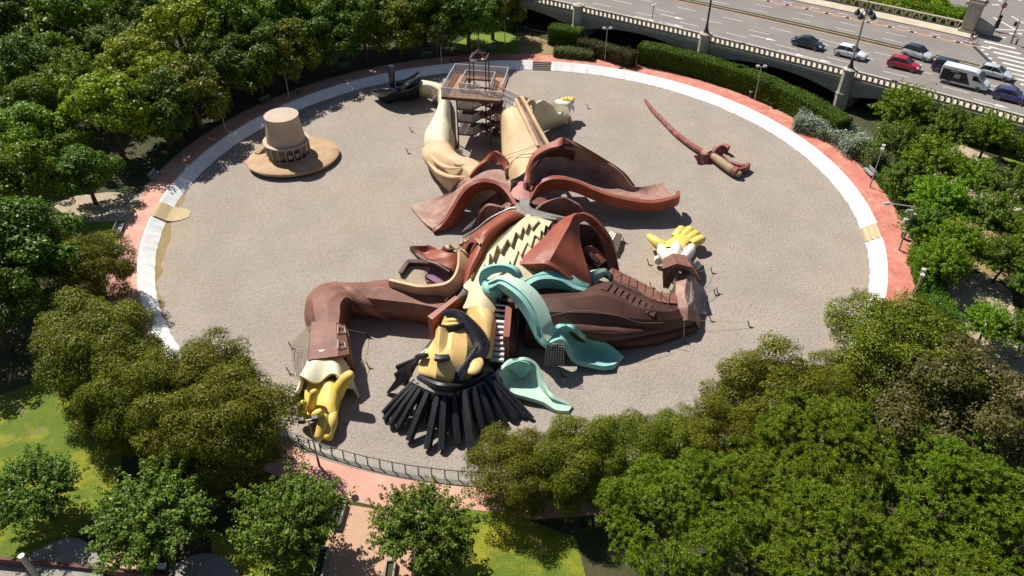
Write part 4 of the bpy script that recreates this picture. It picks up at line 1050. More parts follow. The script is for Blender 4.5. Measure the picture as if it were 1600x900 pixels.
# --- pocket slide on the left breast: tan wall, brown tongue, floor
part("pocket_wall", [
    row((713, 396, 5.1), (716, 399, 4.7)), row((714, 391, 5.4), (721, 391, 4.9)), row((717, 392, 5.5), (729, 391, 4.9)), row((718, 404, 5.4), (731, 406, 4.7)), row((716, 420, 5.2), (730, 429, 4.2)), row((709, 434, 5.0), (723, 451, 3.6)), row((698, 443, 4.8), (706, 465, 3.0)), row((682, 447, 4.5), (682, 464, 2.9)),
    row((655, 448.5, 4.4), (653, 463, 2.9)), row((628, 443, 4.2), (626, 458, 2.9)), row((607, 438, 4.1), (608, 450, 3.1))], "tan", thick=0.3, nu=44)
part("pocket_floor", [row((612, 438, 3.9), (640, 412, 4.0), (668, 412, 3.9)), row((640, 445, 3.7), (655, 428, 3.8), (675, 412, 3.8)), row((668, 447, 3.6), (664, 432, 3.6), (679, 411, 3.7))], "sand", thick=0.3)
part("pocket_floor", [row((664, 432, 3.5), (679, 411, 3.6), (700, 406, 3.4)), row((690, 446, 3.3), (700, 430, 3.2), (712, 415, 3.2)), row((700, 446, 3.2), (712, 436, 3.1), (716, 425, 3.1))], "violet_floor", thick=0.3)
part("pocket_tongue", [
    row((643, 384, 4.8), (662, 384, 4.8), (668, 383, 4.8), (676, 383, 4.8)), row((652, 394, 4.4), (664, 396, 4.2), (676, 392, 4.5), (684, 390, 4.8)),
    row((664, 402, 4.6), (672, 402, 4.7), (686, 394, 5.2), (695, 388, 5.2)), row((680, 408, 4.8), (692, 402, 5.2), (704, 396, 5.4), (712, 394, 5.3)), row((700, 418, 4.8), (708, 410, 5.0), (714, 402, 5.1), (718, 398, 5.0)), row((712, 424, 4.5), (715, 416, 4.7), (718, 408, 4.8), (720, 402, 4.8))], "coat_red", thick=0.4, nu=30)
part("pocket_lip", [row((643, 384, 4.9), (644, 390, 4.2)), row((654, 396, 4.5), (657, 404, 3.7)), row((668, 405, 4.6), (670, 412, 3.8)), row((684, 410, 4.8), (684, 418, 3.9)), row((704, 422, 4.6), (704, 428, 3.8))], "coat_dark", thick=0.25)
part("pocket_rim", [row((622, 425, 4.4), (624, 428, 4.0)), row((634, 408, 4.6), (637, 413, 4.0)), row((645, 405, 4.6), (648, 411, 4.0)), row((672, 406, 4.6), (674, 411, 4.0))], "coat_dark", thick=0.4)
part("strap", [row((690, 388, 5.4), (692, 384, 5.4)), row((703, 388, 5.5), (705, 383, 5.7)), row((716, 388, 5.6), (722, 384, 5.8)), row((724, 382, 5.8), (727, 377, 6.1)), row((731, 375, 6.3), (732, 371, 6.5)), row((742, 374, 6.4), (743, 370, 6.6)), row((749, 382, 6.2), (752, 378, 6.3))], "tan", thick=0.3, nu=30)
tube("buckle", [Q(693, 386, 5.5), Q(700, 391, 5.5), Q(708, 389, 5.6), Q(703, 384, 5.7)], 0.16, "rust_steel", FIG, 6, n=12)
part("pocket_flap", [row((728, 390, 5.2), (735, 379, 5.7), (746, 381, 5.8)), row((731, 396, 4.8), (738, 388, 5.2), (747, 388, 5.4)), row((732, 402, 4.6), (740, 394, 4.9), (748, 391, 5.2))], "coat_dark", thick=0.3)
# --- coat collar slabs beside the neck
prism("coat_collar", [Q(668, 494, 4.2), Q(711, 462, 4.8), Q(717, 465, 4.8), Q(675, 499, 4.2)], (0.1, 0.05, -4.0), "coat_red", FIG)
prism("coat_collar", [Q(676, 499, 3.9), Q(717, 466, 4.7), Q(733, 458, 4.4), Q(735, 476, 3.0), Q(700, 505, 2.2)], (0, 0, -3.2), "coat_orange", FIG)
prism("coat_collar", [Q(790, 478, 4.7), Q(800, 479, 4.7), Q(796, 526, 4.0), Q(786, 526, 4.0)], (0, 0, -4.0), "coat_red", FIG)
prism("coat_collar", [Q(793, 460, 4.6), Q(802, 458, 4.6), Q(812, 478, 4.3), Q(806, 545, 2.5), Q(797, 526, 3.9), Q(800.5, 479, 4.5), Q(791, 477, 4.5)], (0.0, 0, -2.5), "coat_dark", FIG)
# black and white stair between neck and collar
for k in range(12):
    u = k / 11
    c = Q(784 - 10 * u, 470 + 92 * u, 4.7 - 2.6 * u)
    wd = 1.0 + 0.5 * u
    box("neck_step", c, (wd, 0.3, 0.25), "stair_white" if k > 3 else "hair_black", FIG, (Vector((0.99, -0.1, 0)), Vector((0.1, 0.99, 0)), Vector((0, 0, 1))))
prism("neck_stair_side", [Q(792, 458, 4.5), Q(783, 566, 1.8), Q(766, 570, 1.8), Q(776, 470, 4.3)], (0, 0, -1.4), "hair_black", FIG)
for k in range(8):
    u = k / 7
    box("neck_step", Q(733 - 10 * u, 462 + 18 * u, 3.9 - 1.2 * u), (0.8, 0.2, 0.25), "hair_black", FIG)

# --- head
head = part("head", [
    [Q(700, 500, 1.2), Q(692, 497, 3.6), Q(700, 490, 4.9), Q(712, 490, 5.2), Q(724, 492, 4.8), Q(738, 494, 3.4), Q(750, 508, 0.8)],
    [Q(692, 520, 1.0), Q(687, 513, 3.6), Q(694, 508, 5.1), Q(710, 507, 5.4), Q(727, 511, 5.0), Q(745, 520, 3.4), Q(758, 538, 0.6)],
    [Q(684, 540, 0.8), Q(676, 533, 3.4), Q(688, 530, 5.2), Q(706, 530, 5.4), Q(730, 536, 4.9), Q(752, 544, 3.2), Q(764, 560, 0.4)],
    [Q(676, 556, 0.8), Q(664, 550, 3.4), Q(684, 552, 5.3), Q(704, 553, 5.2), Q(728, 558, 4.6), Q(750, 566, 3.0), Q(762, 580, 0.3)],
    [Q(668, 572, 0.6), Q(655, 564, 3.2), Q(683, 568, 5.0), Q(700, 570, 4.8), Q(722, 576, 4.2), Q(744, 580, 2.8), Q(756, 592, 0.3)],
    [Q(664, 590, 0.5), Q(654, 582, 3.0), Q(681, 590, 4.2), Q(700, 594, 4.0), Q(720, 592, 3.4), Q(738, 592, 2.2), Q(750, 600, 0.2)],
    [Q(670, 604, 0.3), Q(658, 592, 2.2), Q(682, 600, 3.0), Q(700, 604, 2.8), Q(718, 602, 2.4), Q(734, 600, 1.6), Q(744, 606, 0.2)]], "skin_yellow", thick=0, nu=40, nv=25, lv=True, sharp=24)
neck = part("neck", [
    [Q(726, 496, 0.8), Q(726, 484, 3.4), Q(738, 478, 4.6), Q(754, 479, 5.0), Q(772, 488, 4.2), Q(781, 504, 1.5)],
    [Q(728, 530, 0.6), Q(732, 508, 3.2), Q(746, 496, 4.5), Q(760, 496, 4.8), Q(774, 504, 4.0), Q(780, 520, 1.4)],
    [Q(740, 560, 0.4), Q(745, 536, 2.8), Q(754, 524, 3.9), Q(764, 524, 4.0), Q(772, 528, 3.4), Q(777, 540, 1.2)],
    [Q(745, 590, 0.2), Q(750, 570, 1.8), Q(756, 562, 2.8), Q(762, 560, 2.8), Q(768, 562, 2.2), Q(772, 572, 0.5)]], "skin_yellow", thick=0, nu=24, nv=24)
sheet("nose", [row((681, 516, 4.4), (685, 510, 5.9), (690, 511, 6.0), (701, 514, 5.35)), row((679, 531, 4.7), (684.5, 529, 5.75), (689, 530, 5.75), (699, 533, 5.35)), row((677, 546, 4.9), (684, 545, 5.4), (688, 546, 5.4), (695, 548, 5.25)), row((678, 553, 5.0), (684, 553, 5.25), (687, 553, 5.25), (692, 554, 5.2))], "skin_yellow", head, thick=0.3)
sheet("lip", [row((697, 497, 5.05), (708, 496, 5.3), (720, 498, 5.05)), row((696, 500, 5.15), (708, 499.5, 5.5), (720, 501, 5.15)), row((695, 503, 5.05), (708, 503, 5.3), (719, 504, 5.05))], "skin_yellow", head, thick=0.2)
sheet("lip", [row((696, 504, 5.1), (707, 504, 5.35), (718, 504.5, 5.1)), row((695, 506, 5.2), (706, 506, 5.55), (717, 506.5, 5.2)), row((694, 508.5, 5.15), (706, 509, 5.4), (716, 508.5, 5.15))], "skin_yellow", head, thick=0.2)
def ribbed(name, pts, rad, parent, n):
    """a black tress built of many short overlapping rolls"""
    path = cr([Q(*q) for q in pts], n)
    rr = [v.x for v in lin([Vector((r, 0, 0)) for r in rad], n)]
    fr_ = frames(path)
    mb = MB()
    for i in range(n):
        s, u = fr_[i]
        a = path[i] - s * rr[i]
        b = path[i] + s * rr[i]
        mb.tube([a - u * 0.12, path[i] + u * 0.2, b - u * 0.12], [0.1, 0.15, 0.1], 8, n=7)
    tb = tubemesh(path, [r * 0.95 for r in rr], 10, 0.22)
    mb.add(*tb)
    return mb.build(name, "hair_black", parent, True)
ribbed("beard", [(694, 490, 5.1), (705, 488, 5.5), (716, 490, 5.5), (724, 498, 5.3), (734, 510, 5.0), (744, 524, 4.6), (750, 538, 4.2), (748, 550, 4.0), (738, 556, 4.1)], [0.28, 0.36, 0.45, 0.6, 0.75, 0.85, 0.85, 0.75, 0.6], head, 38)
ribbed("sideburn", [(746, 545, 4.1), (734, 560, 4.2), (724, 572, 4.1), (714, 584, 3.9), (708, 594, 3.4)], [0.5, 0.6, 0.72, 0.78, 0.6], head, 22)
ribbed("moustache", [(686, 511, 5.4), (698, 513, 5.5), (710, 513, 5.5), (722, 508, 5.4)], [0.16, 0.2, 0.22, 0.26], head, 14)
tube("eye_lid", [Q(680, 559, 5.4), Q(690, 560, 5.4), Q(702, 558, 5.3)], [0.28, 0.33, 0.26], "hair_black", head, 8, n=10, flat=0.7, power=4)
tube("eye_lid", [Q(652, 557, 3.7), Q(658, 557, 4.1), Q(666, 556, 4.7)], [0.26, 0.32, 0.26], "hair_black", head, 8, n=10, flat=0.7, power=4)
tube("ear", [Q(728, 578, 3.9), Q(738, 576, 4.0), Q(745, 566, 4.1), Q(749, 557, 3.8)], [0.35, 0.75, 0.62, 0.2], "skin_yellow", head, 14, n=14, flat=0.4)
part("hairline", [row((655, 585, 3.2), (682, 596, 4.0), (702, 599, 4.0), (722, 597, 3.4), (742, 590, 2.8), (760, 575, 2.2)), row((656, 592, 2.6), (682, 604, 3.2), (702, 608, 3.2), (724, 606, 2.6), (748, 600, 2.0), (772, 580, 1.4)), row((650, 598, 1.2), (680, 612, 1.6), (702, 615, 1.6), (730, 613, 1.2), (756, 606, 0.8), (782, 584, 0.6))], "hair_black", head, thick=0.3)
part("hair_base", [row((652, 592, 2.8), (676, 602, 3.2), (700, 606, 3.2), (728, 604, 2.8), (756, 594, 2.2), (786, 570, 1.4)), row((640, 600, 1.6), (668, 612, 2.0), (700, 616, 2.0), (732, 612, 1.6), (762, 604, 1.2), (790, 580, 0.8))], "grey_rubber_and_shade", head, thick=0.6)
part("hair_bun", [row((744, 568, 3.0), (756, 560, 2.8), (770, 562, 1.6)), row((740, 582, 3.0), (756, 578, 2.8), (772, 576, 1.4)), row((734, 594, 2.0), (752, 594, 1.8), (768, 588, 1.0))], "hair_black", thick=0.5)
# strands: angular beams from the crown down to the gravel
STR = [((652, 598, 2.6), (601, 656, 0.2), .42), ((649, 595, 2.4), (599, 645, 0.2), .36), ((656, 600, 2.8), (610, 665, 0.3), .5), ((662, 602, 2.8), (622, 670, 0.3), .5), ((672, 607, 2.9), (639, 689, 0.3), .52), ((687, 606, 3.0), (668, 702, 0.3), .5), ((695, 608, 3.0), (691, 703, 0.3), .52), ((708, 606, 3.0), (717, 693, 0.3), .5),
       ((725, 611, 2.9), (739, 715, 0.3), .58), ((740, 606, 2.8), (756, 682, 0.3), .5), ((748, 604, 2.7), (774, 672, 0.3), .5), ((756, 600, 2.6), (789, 662, 0.3), .5), ((762, 594, 2.4), (804, 655, 0.3), .5), ((770, 588, 2.2), (832, 654, 0.2), .32), ((764, 590, 2.3), (820, 652, 0.2), .34), ((758, 594, 2.3), (808, 650, 0.3), .4),
       ((677, 604, 2.4), (662, 660, 0.4), .45), ((700, 606, 2.4), (705, 670, 0.4), .45), ((717, 606, 2.4), (728, 672, 0.4), .45), ((734, 606, 2.3), (747, 660, 0.4), .45), ((683, 604, 2.2), (680, 668, 0.4), .45), ((666, 602, 2.2), (648, 660, 0.4), .45), ((648, 598, 2.0), (628, 640, 0.3), .4)]
for a, b, r_ in STR:
    a, b = Q(*a), Q(*b)
    tube("hair_strand", [a, a.lerp(b, 0.5) + Vector((0, 0, 0.1)), b], [r_ * 0.66, r_ * 0.7, r_ * 0.68], "hair_black", FIG, 6, n=7, flat=1.0, smooth=False)
prism("hair_panel", [Q(633, 573, 2.6), Q(640, 590, 1.9), Q(612, 612, 0.4), Q(603, 616, 0.1), Q(606, 610, 0.6)], (0.25, 0.3, -0.1), "hair_black", FIG)
for a, b, r_ in (((664, 556, 2.8), (620, 574, 1.2), .22), ((660, 560, 2.6), (624, 580, 0.9), .3), ((668, 546, 2.6), (650, 562, 2.2), .2), ((654, 566, 2.4), (618, 586, 0.6), .22), ((676, 532, 2.2), (655, 558, 2.2), .16), ((646, 568, 2.2), (640, 582, 1.6), .34), ((640, 572, 1.8), (620, 592, 0.3), .2), ((652, 562, 2.2), (632, 600, 0.5), .25)):
    a, b = Q(*a), Q(*b)
    tube("hair_strand", [a, a.lerp(b, 0.5), b], r_, "hair_black", FIG, 6, smooth=False)

# --- teal neckerchief: knot, sash arch, slides
def band(name, rows, m="teal", parent=FIG, thick=0.5, **k): return part(name, rows, m, parent, thick=thick, **k)
band("scarf_knot", [row((752, 452, 4.8), (760, 450, 5.2)), row((748, 438, 5.6), (760, 440, 5.6)), row((752, 424, 6.5), (764, 432, 6.0)), row((768, 416, 7.1), (776, 427, 6.5)), row((788, 415, 7.2), (792, 426, 6.6)), row((804, 422, 7.0), (802, 432, 6.3)), row((811, 436, 6.3), (804, 440, 5.8))], thick=0.6, nu=34)
band("scarf_knot", [row((757, 456, 4.7), (768, 462, 4.6)), row((758, 447, 5.4), (772, 455, 5.0)), row((768, 442, 6.0), (780, 450, 5.4)), row((777, 446, 5.6), (781, 456, 5.0))], thick=0.6, nu=20)
tube("scarf_roll", [Q(762, 438, 5.6), Q(761, 444, 5.3), Q(764, 452, 5.2), Q(772, 456, 5.2), Q(779, 450, 5.4)], [0.4, 0.5, 0.65, 0.65, 0.5], "teal", FIG, 10, n=14)
band("scarf_sash", [row((762, 443, 6.1), (770, 432, 6.6)), row((780, 436, 6.7), (789, 430, 6.9)), row((800, 445, 6.9), (812, 436, 7.0)), row((820, 462, 6.5), (836, 452, 6.6)), row((836, 486, 5.6), (852, 474, 5.8)), row((845, 510, 4.6), (862, 500, 4.8)), row((848, 524, 4.0), (866, 510, 4.2)), row((856, 534, 3.6), (872, 514, 3.8))], "teal_pale", thick=0.25, nu=40)
band("scarf_sash_side", [row((761, 444, 6.0), (762, 449, 5.4)), row((780, 437, 6.5), (779, 444, 5.8)), row((799, 446, 6.7), (796, 455, 5.9)), row((819, 463, 6.4), (814, 474, 5.4)), row((835, 487, 5.5), (829, 497, 4.6)), row((845, 511, 4.5), (840, 519, 3.7)), row((848, 525, 3.9), (848, 531, 3.3)), row((856, 535, 3.5), (858, 538, 3.1))], "teal", thick=0.5, nu=40)
band("scarf_chute", [
    row((858, 536, 3.6), (866, 520, 3.4), (872, 513, 3.8), (884, 508, 4.0)), row((878, 530, 3.5), (880, 524, 3.1), (886, 516, 3.1), (896, 515, 3.6)), row((890, 546, 2.4), (896, 534, 1.7), (902, 526, 1.9), (908, 528, 2.6)),
    row((900, 562, 1.3), (910, 552, 0.7), (920, 540, 0.8), (925, 533, 1.7)), row((922, 568, 0.9), (930, 560, 0.4), (940, 548, 0.4), (946, 536, 1.2)), row((942, 572, 0.7), (950, 566, 0.3), (958, 558, 0.3), (962, 546, 0.8)), row((958, 570, 0.7), (963, 567, 0.4), (968, 562, 0.4), (972, 556, 0.7))], "teal", thick=0.4, nu=36)
band("scarf_arch", [
    row((815, 444, 5.3), (818, 458, 3.9)), row((836, 432, 5.6), (840, 449, 4.0)), row((858, 429, 5.6), (861, 447, 3.9)), row((880, 433, 5.3), (880, 449, 3.8)), row((900, 445, 4.6), (900, 455, 3.7)), row((918, 450, 4.0), (914, 456, 3.4))], thick=0.5, nu=24)
band("scarf_arch_top", [row((812, 442, 5.3), (822, 436, 5.3)), row((836, 431, 5.65), (846, 425, 5.7)), row((858, 428, 5.65), (866, 421, 5.7)), row((880, 432, 5.35), (888, 425, 5.4)), row((900, 444, 4.65), (906, 438, 4.7)), row((918, 449, 4.05), (922, 444, 4.1))], thick=0.3, nu=24)
band("scarf_end", [row((922, 425, 4.4), (925, 442, 3.4), (927, 447, 2.9)), row((936, 420, 4.7), (938, 430, 4.2), (938, 436, 3.4)), row((948, 420, 4.7), (948, 428, 4.3), (948, 433, 3.6)), row((955, 430, 4.0), (953, 438, 3.5), (952, 442, 3.0))], "teal_pale", thick=0.5, nu=20)
band("leaf_slide", [
    row((776, 587, 2.0), (786, 576, 2.2), (796, 566, 2.4), (806, 563, 2.4)), row((784, 590, 1.6), (796, 580, 1.3), (808, 572, 1.4), (822, 563, 2.4)), row((788, 602, 1.0), (802, 592, 0.6), (818, 582, 0.7), (836, 570, 1.9)),
    row((802, 614, 0.8), (816, 604, 0.4), (830, 594, 0.5), (844, 586, 1.4)), row((822, 620, 0.8), (832, 612, 0.4), (842, 606, 0.4), (849, 602, 1.0)), row((848, 628, 0.6), (853, 622, 0.35), (857, 620, 0.35), (860, 620, 0.7)), row((868, 640, 0.35), (872, 635, 0.3), (876, 631, 0.3), (878, 628, 0.5)), row((888, 642, 0.3), (891, 639, 0.25), (893, 636, 0.25), (895, 634, 0.3))], "teal_pale", thick=0.3, nu=40)
band("leaf_lining", [row((790, 573, 2.25), (800, 567, 2.4), (812, 564, 2.5)), row((802, 580, 1.5), (814, 574, 1.6), (826, 568, 2.2)), row((814, 590, 0.9), (824, 584, 1.0), (833, 574, 1.7))], "teal", thick=0.12)
tube("sleeve_rope", [Q(858, 494, 4.25), Q(905, 485, 4.55), Q(960, 492, 3.85), Q(1000, 504, 2.95), Q(1036, 504, 2.45)], 0.02, "rope", FIG, 5, n=20)
net("sash_net", [row((855, 536, 3.5), (881, 538, 3.5)), row((850, 572, 0.1), (880, 573, 0.1))], 9, 7, "rope_white", FIG, 0.025)
net("tail_net", [row((728, 355, 2.2), (745, 340, 3.0)), row((722, 362, 0.4), (735, 356, 0.6))], 4, 8, "rope_white", FIG, 0.02)
tube("tail_bar", [Q(723, 371, 0.8), Q(745, 358, 2.0), Q(765, 342, 3.4), Q(795, 327, 4.4), Q(806, 326, 4.6)], 0.14, "grey_steel", FIG, 8, n=16)
# ------------------------------------------------------------------ hat, sword, stair tower
mat("hat_crown", (0.50, 0.39, 0.295), (0.43, 0.335, 0.25), rough=0.7, scale=0.5, stain=[(1.5, 0.62, 0.78, 0.3, (0.3, 0.22, 0.16))])
mat("hat_brim", (0.47, 0.32, 0.18), (0.36, 0.235, 0.135), rough=0.75, scale=0.6, stain=[(1.3, 0.58, 0.74, 0.5, (0.50, 0.37, 0.22)), (2.5, 0.64, 0.8, 0.45, (0.2, 0.13, 0.09))])
mat("dark_glass", (0.035, 0.045, 0.035), (0.02, 0.028, 0.022), rough=0.12, scale=1.5, spec=0.6)
mat("poster", (0.45, 0.42, 0.25), (0.25, 0.3, 0.2), rough=0.8, scale=6)
hc = Q(456, 256, 0)
hat = thing("giant_hat", "giant tan brimmed hat kiosk with a ring of windows standing on the gravel", "hat", hc)
def lathe(name, c, prof, m, parent, seg=48, sx=1.0, sy=1.0, rot=0.0, dz=None, smooth=True):
    v, f = [], []
    for r, z in prof:
        for k in range(seg):
            a = 2 * math.pi * k / seg
            x, y = r * sx * math.cos(a), r * sy * math.sin(a)
            zz = z + (dz(a, r) if dz else 0)
            v.append(Vector((c[0] + x * math.cos(rot) - y * math.sin(rot), c[1] + x * math.sin(rot) + y * math.cos(rot), c[2] + zz)))
    f = gridfaces(len(prof), seg, 0, True)
    f.append(tuple(range(seg - 1, -1, -1)))
    o = (len(prof) - 1) * seg
    f.append(tuple(range(o, o + seg)))
    return ob(name, v, f, m, parent, smooth)
bc = hc + Vector((0.15, 0.9, 0))
lathe("brim", bc, [(5.55, 0.15), (5.8, 0.42), (5.85, 0.62), (5.7, 0.72), (4.6, 0.78), (3.2, 0.82), (2.5, 0.84)], "hat_brim", hat, 72, 1.0, 0.86, R(24), dz=lambda a, r: max(0, math.cos(a - R(240)) - 0.55) * 0.25 * max(0, r - 4) + max(0, math.cos(a - R(40)) - 0.6) * 0.2 * max(0, r - 4))
wc = hc + Vector((-0.5, 1.2, 0))
lathe("window_base", wc, [(2.82, 0.7), (2.86, 0.95), (2.76, 0.98)], "hat_crown", hat)
lathe("window_backing", wc, [(2.58, 0.9), (2.58, 2.75)], "dark_glass", hat, 48)
for k in range(18):
    a0, a1 = 2 * math.pi * k / 18, 2 * math.pi * (k + 1) / 18
    e = lambda a, z, r=2.72: Vector((wc.x + r * math.cos(a), wc.y + r * math.sin(a), z))
    ob("pane", [e(a0 + 0.02, 0.98), e(a1 - 0.02, 0.98), e(a1 - 0.02, 2.7), e(a0 + 0.02, 2.7)], [(0, 1, 2, 3)], "dark_glass", hat)
    bar("mullion", e(a0, 0.95, 2.74), e(a0, 2.74, 2.74), 0.09, 0.09, "hat_crown", hat)
    if k in (10, 14, 15):
        am = (a0 + a1) / 2
        ob("notice", [e(am - 0.09, 1.4, 2.735), e(am + 0.09, 1.4, 2.735), e(am + 0.09, 1.95, 2.735), e(am - 0.09, 1.95, 2.735)], [(0, 1, 2, 3)], "poster", hat)
lathe("window_head", wc, [(2.76, 2.68), (2.9, 2.72), (2.92, 2.86), (2.5, 2.92)], "hat_crown", hat)
lathe("crown", wc, [(2.44, 2.85), (2.38, 3.4), (2.2, 4.8), (2.02, 6.0), (2.08, 6.12), (2.08, 6.2)], "hat_crown", hat, 56)
lathe("crown_rim", wc, [(2.1, 6.1), (2.15, 6.18), (2.12, 6.27), (2.0, 6.28), (1.0, 6.3), (0.02, 6.31)], "hat_crown", hat, 56)
# ramp at the left of the brim
prism("ramp", [Q(378, 250, 0.12), Q(404, 234, 0.85), Q(419, 238, 0.9), Q(409, 252, 0.8), Q(388, 260, 0.12)], (0, 0, -0.15), "pelvis_pink", hat)
prism("brim_fold", [Q(397, 238, 0.9), Q(418, 226, 1.6), Q(421, 232, 1.0), Q(404, 240, 0.9)], (0, 0, -0.1), "hat_brim", hat)

mat("sword_red", (0.29, 0.10, 0.09), (0.22, 0.07, 0.065), rough=0.6, scale=1.2, stain=[(1.2, 0.56, 0.68, 0.6, (0.50, 0.32, 0.24))])
mat("sword_grip", (0.40, 0.28, 0.18), (0.3, 0.2, 0.13), rough=0.7, scale=1.5)
sw = thing("giant_sword", "giant dull red curved sword lying on the gravel at upper right", "sword", Q(1090, 230, 0))
bl = [Q(1008, 156, 0.25), Q(1018, 170, 0.3), Q(1035, 188, 0.35), Q(1058, 210, 0.45), Q(1082, 228, 0.5), Q(1104, 241, 0.6)]
tube("blade", bl, [0.2, 0.27, 0.31, 0.35, 0.39, 0.42], "sword_red", sw, 8, n=26, flat=0.8, power=3)
tube("collar", [Q(1100, 239, 0.6), Q(1108, 243, 0.65)], [0.62, 0.68], "sword_grip", sw, 10)
part_ = [row((1089, 243, 1.1), (1090, 257, 0.0)), row((1094, 241, 1.1), (1098, 258, 0.0)), row((1104, 242, 1.1), (1106, 256, 0.0)), row((1114, 238, 1.1), (1116, 250, 0.0)), row((1122, 230, 1.1), (1124, 242, 0.0)), row((1130, 227, 1.1), (1133, 240, 0.0)), row((1136, 231, 1.1), (1137, 240, 0.0))]
sheet("cross_guard", part_, "sword_red", sw, thick=0.55, nu=30)
tube("grip", [Q(1114, 244, 0.8), Q(1128, 254, 0.8), Q(1142, 264, 0.8), Q(1152, 270, 0.75)], [0.46, 0.56, 0.55, 0.42], "sword_grip", sw, 12, n=14)
tube("pommel", [Q(1146, 266, 0.75), Q(1152, 270, 0.7)], [0.64, 0.6], "sword_red", sw, 12)
tube("pommel_cap", [Q(1151, 269, 0.7), Q(1156, 273, 0.6)], [0.42, 0.4], "sword_grip", sw, 10)
sheet("knuckle_bow", [row((1132, 240, 1.0), (1133, 248, 0.0)), row((1143, 250, 1.0), (1144, 258, 0.0)), row((1160, 256, 1.0), (1161, 265, 0.0)), row((1172, 254, 1.0), (1171, 265, 0.0)), row((1166, 261, 1.0), (1165, 270, 0.0)), row((1151, 266, 1.0), (1151, 272, 0.0))], "sword_red", sw, thick=0.3, nu=28)

# --- stair tower
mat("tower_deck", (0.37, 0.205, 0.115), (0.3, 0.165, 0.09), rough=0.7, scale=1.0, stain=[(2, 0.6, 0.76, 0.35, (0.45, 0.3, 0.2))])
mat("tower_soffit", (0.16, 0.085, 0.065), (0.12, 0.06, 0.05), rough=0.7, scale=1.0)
mat("mesh_panel", (0.62, 0.61, 0.61), (0.52, 0.51, 0.51), rough=0.6, scale=4)
def see_through(name, alpha):
    m = MATS[name]; n, l = m.node_tree.nodes, m.node_tree.links
    n["Principled BSDF"].inputs["Alpha"].default_value = alpha
see_through("mesh_panel", 0.6)
ZP = 6.95
c0, c1, c2, c3 = Q(690, 150.5, ZP), Q(781, 157.5, ZP), Q(794.5, 119, ZP), Q(712, 113, ZP)
tw = thing("stair_tower", "rusty steel stair tower with a white railed platform between the figure's legs", "tower", dn((c0 + c1 + c2 + c3) / 4))
def TP(u, v, z):
    """u across, v away from the camera, both 0 to 1 on the platform"""
    a = c0.lerp(c1, u); b = c3.lerp(c2, u)
    p = a.lerp(b, v)
    return Vector((p.x, p.y, z))
# platform with a stair well in the middle
v = []
for z in (ZP, ZP - 0.22):
    v += [TP(0, 0, z), TP(1, 0, z), TP(1, 1, z), TP(0, 1, z), TP(0.27, 0.27, z), TP(0.77, 0.27, z), TP(0.77, 0.78, z), TP(0.27, 0.78, z)]
f = []
for i in range(4):
    j = (i + 1) % 4
    f += [(i, j, 4 + j, 4 + i), (8 + j, 8 + i, 12 + i, 12 + j), (i, 8 + i, 8 + j, j), (4 + i, 4 + j, 12 + j, 12 + i)]
ob("platform", v, f, "tower_deck", tw)
for i in range(4):
    a, b = [(0, 0), (1, 0), (1, 1), (0, 1)][i], [(1, 0), (1, 1), (0, 1), (0, 0)][i]
    bar("edge_beam", TP(*a, ZP - 0.25), TP(*b, ZP - 0.25), 0.16, 0.28, "rust_steel", tw)
def railing(a, b, z, h=1.15, nposts=6, parent=tw, za=None):
    """a white railing with a mesh infill from a to b"""
    a, b = Vector((a.x, a.y, z)), Vector((b.x, b.y, z if za is None else za))
    U = Vector((0, 0, 1))
    rl = bar("top_rail", a + U * h, b + U * h, 0.07, 0.07, "stair_white", parent)
    bar("bottom_rail", a + U * 0.08, b + U * 0.08, 0.05, 0.05, "stair_white", parent)
    ob("mesh_infill", [a + U * 0.1, b + U * 0.1, b + U * (h - 0.04), a + U * (h - 0.04)], [(0, 1, 2, 3)], "mesh_panel", parent)
    for k in range(nposts + 1):
        p = a.lerp(b, k / nposts)
        bar("baluster", p, p + U * h, 0.05, 0.05, "stair_white", parent)
for a, b, n in (((0, 0), (0.97, 0), 8), ((1, 0.28), (1, 1), 6), ((1, 1), (0, 1), 8), ((0, 1), (0, 0), 8)):
    railing(TP(*a, 0), TP(*b, 0), ZP, 1.2, n)
for a, b, n in (((0.25, 0.25), (0.62, 0.25), 4), ((0.79, 0.25), (0.79, 0.8), 4), ((0.79, 0.8), (0.25, 0.8), 4), ((0.25, 0.8), (0.25, 0.25), 4)):
    railing(TP(*a, 0), TP(*b, 0), ZP, 1.1, n)
# posts
PT = [(0.25, 0.03), (0.83, 0.03), (0.25, 0.97), (0.83, 0.97), (0.4, 0.5), (0.66, 0.5)]
for u, v_ in PT:
    bar("post", TP(u, v_, -0.05), TP(u, v_, ZP - 0.2), 0.17, 0.17, "rust_steel", tw)
# lantern frame above the well
LT = [(0.42, 0.36), (0.70, 0.36), (0.70, 0.66), (0.42, 0.66)]
for u, v_ in LT:
    bar("lantern_post", TP(u, v_, 4.5), TP(u, v_, ZP + 4.0), 0.15, 0.15, "rust_steel", tw)
ap = TP(0.56, 0.51, ZP + 4.95)
for i in range(4):
    bar("lantern_ring", TP(*LT[i], ZP + 4.0), TP(*LT[(i + 1) % 4], ZP + 4.0), 0.13, 0.18, "rust_steel", tw)
    bar("lantern_rafter", TP(*LT[i], ZP + 4.0), ap, 0.11, 0.13, "rust_steel", tw)
box("flood_lamp", TP(0.66, 0.4, ZP + 3.9), (0.5, 0.4, 0.35), "stair_white", tw)
box("flood_lamp", TP(0.5, 0.36, ZP + 3.92), (0.9, 0.25, 0.2), "stair_white", tw)
tube("mast", [ap, ap + Vector((0, 0, 2.2))], 0.06, "rust_steel", tw, 6)
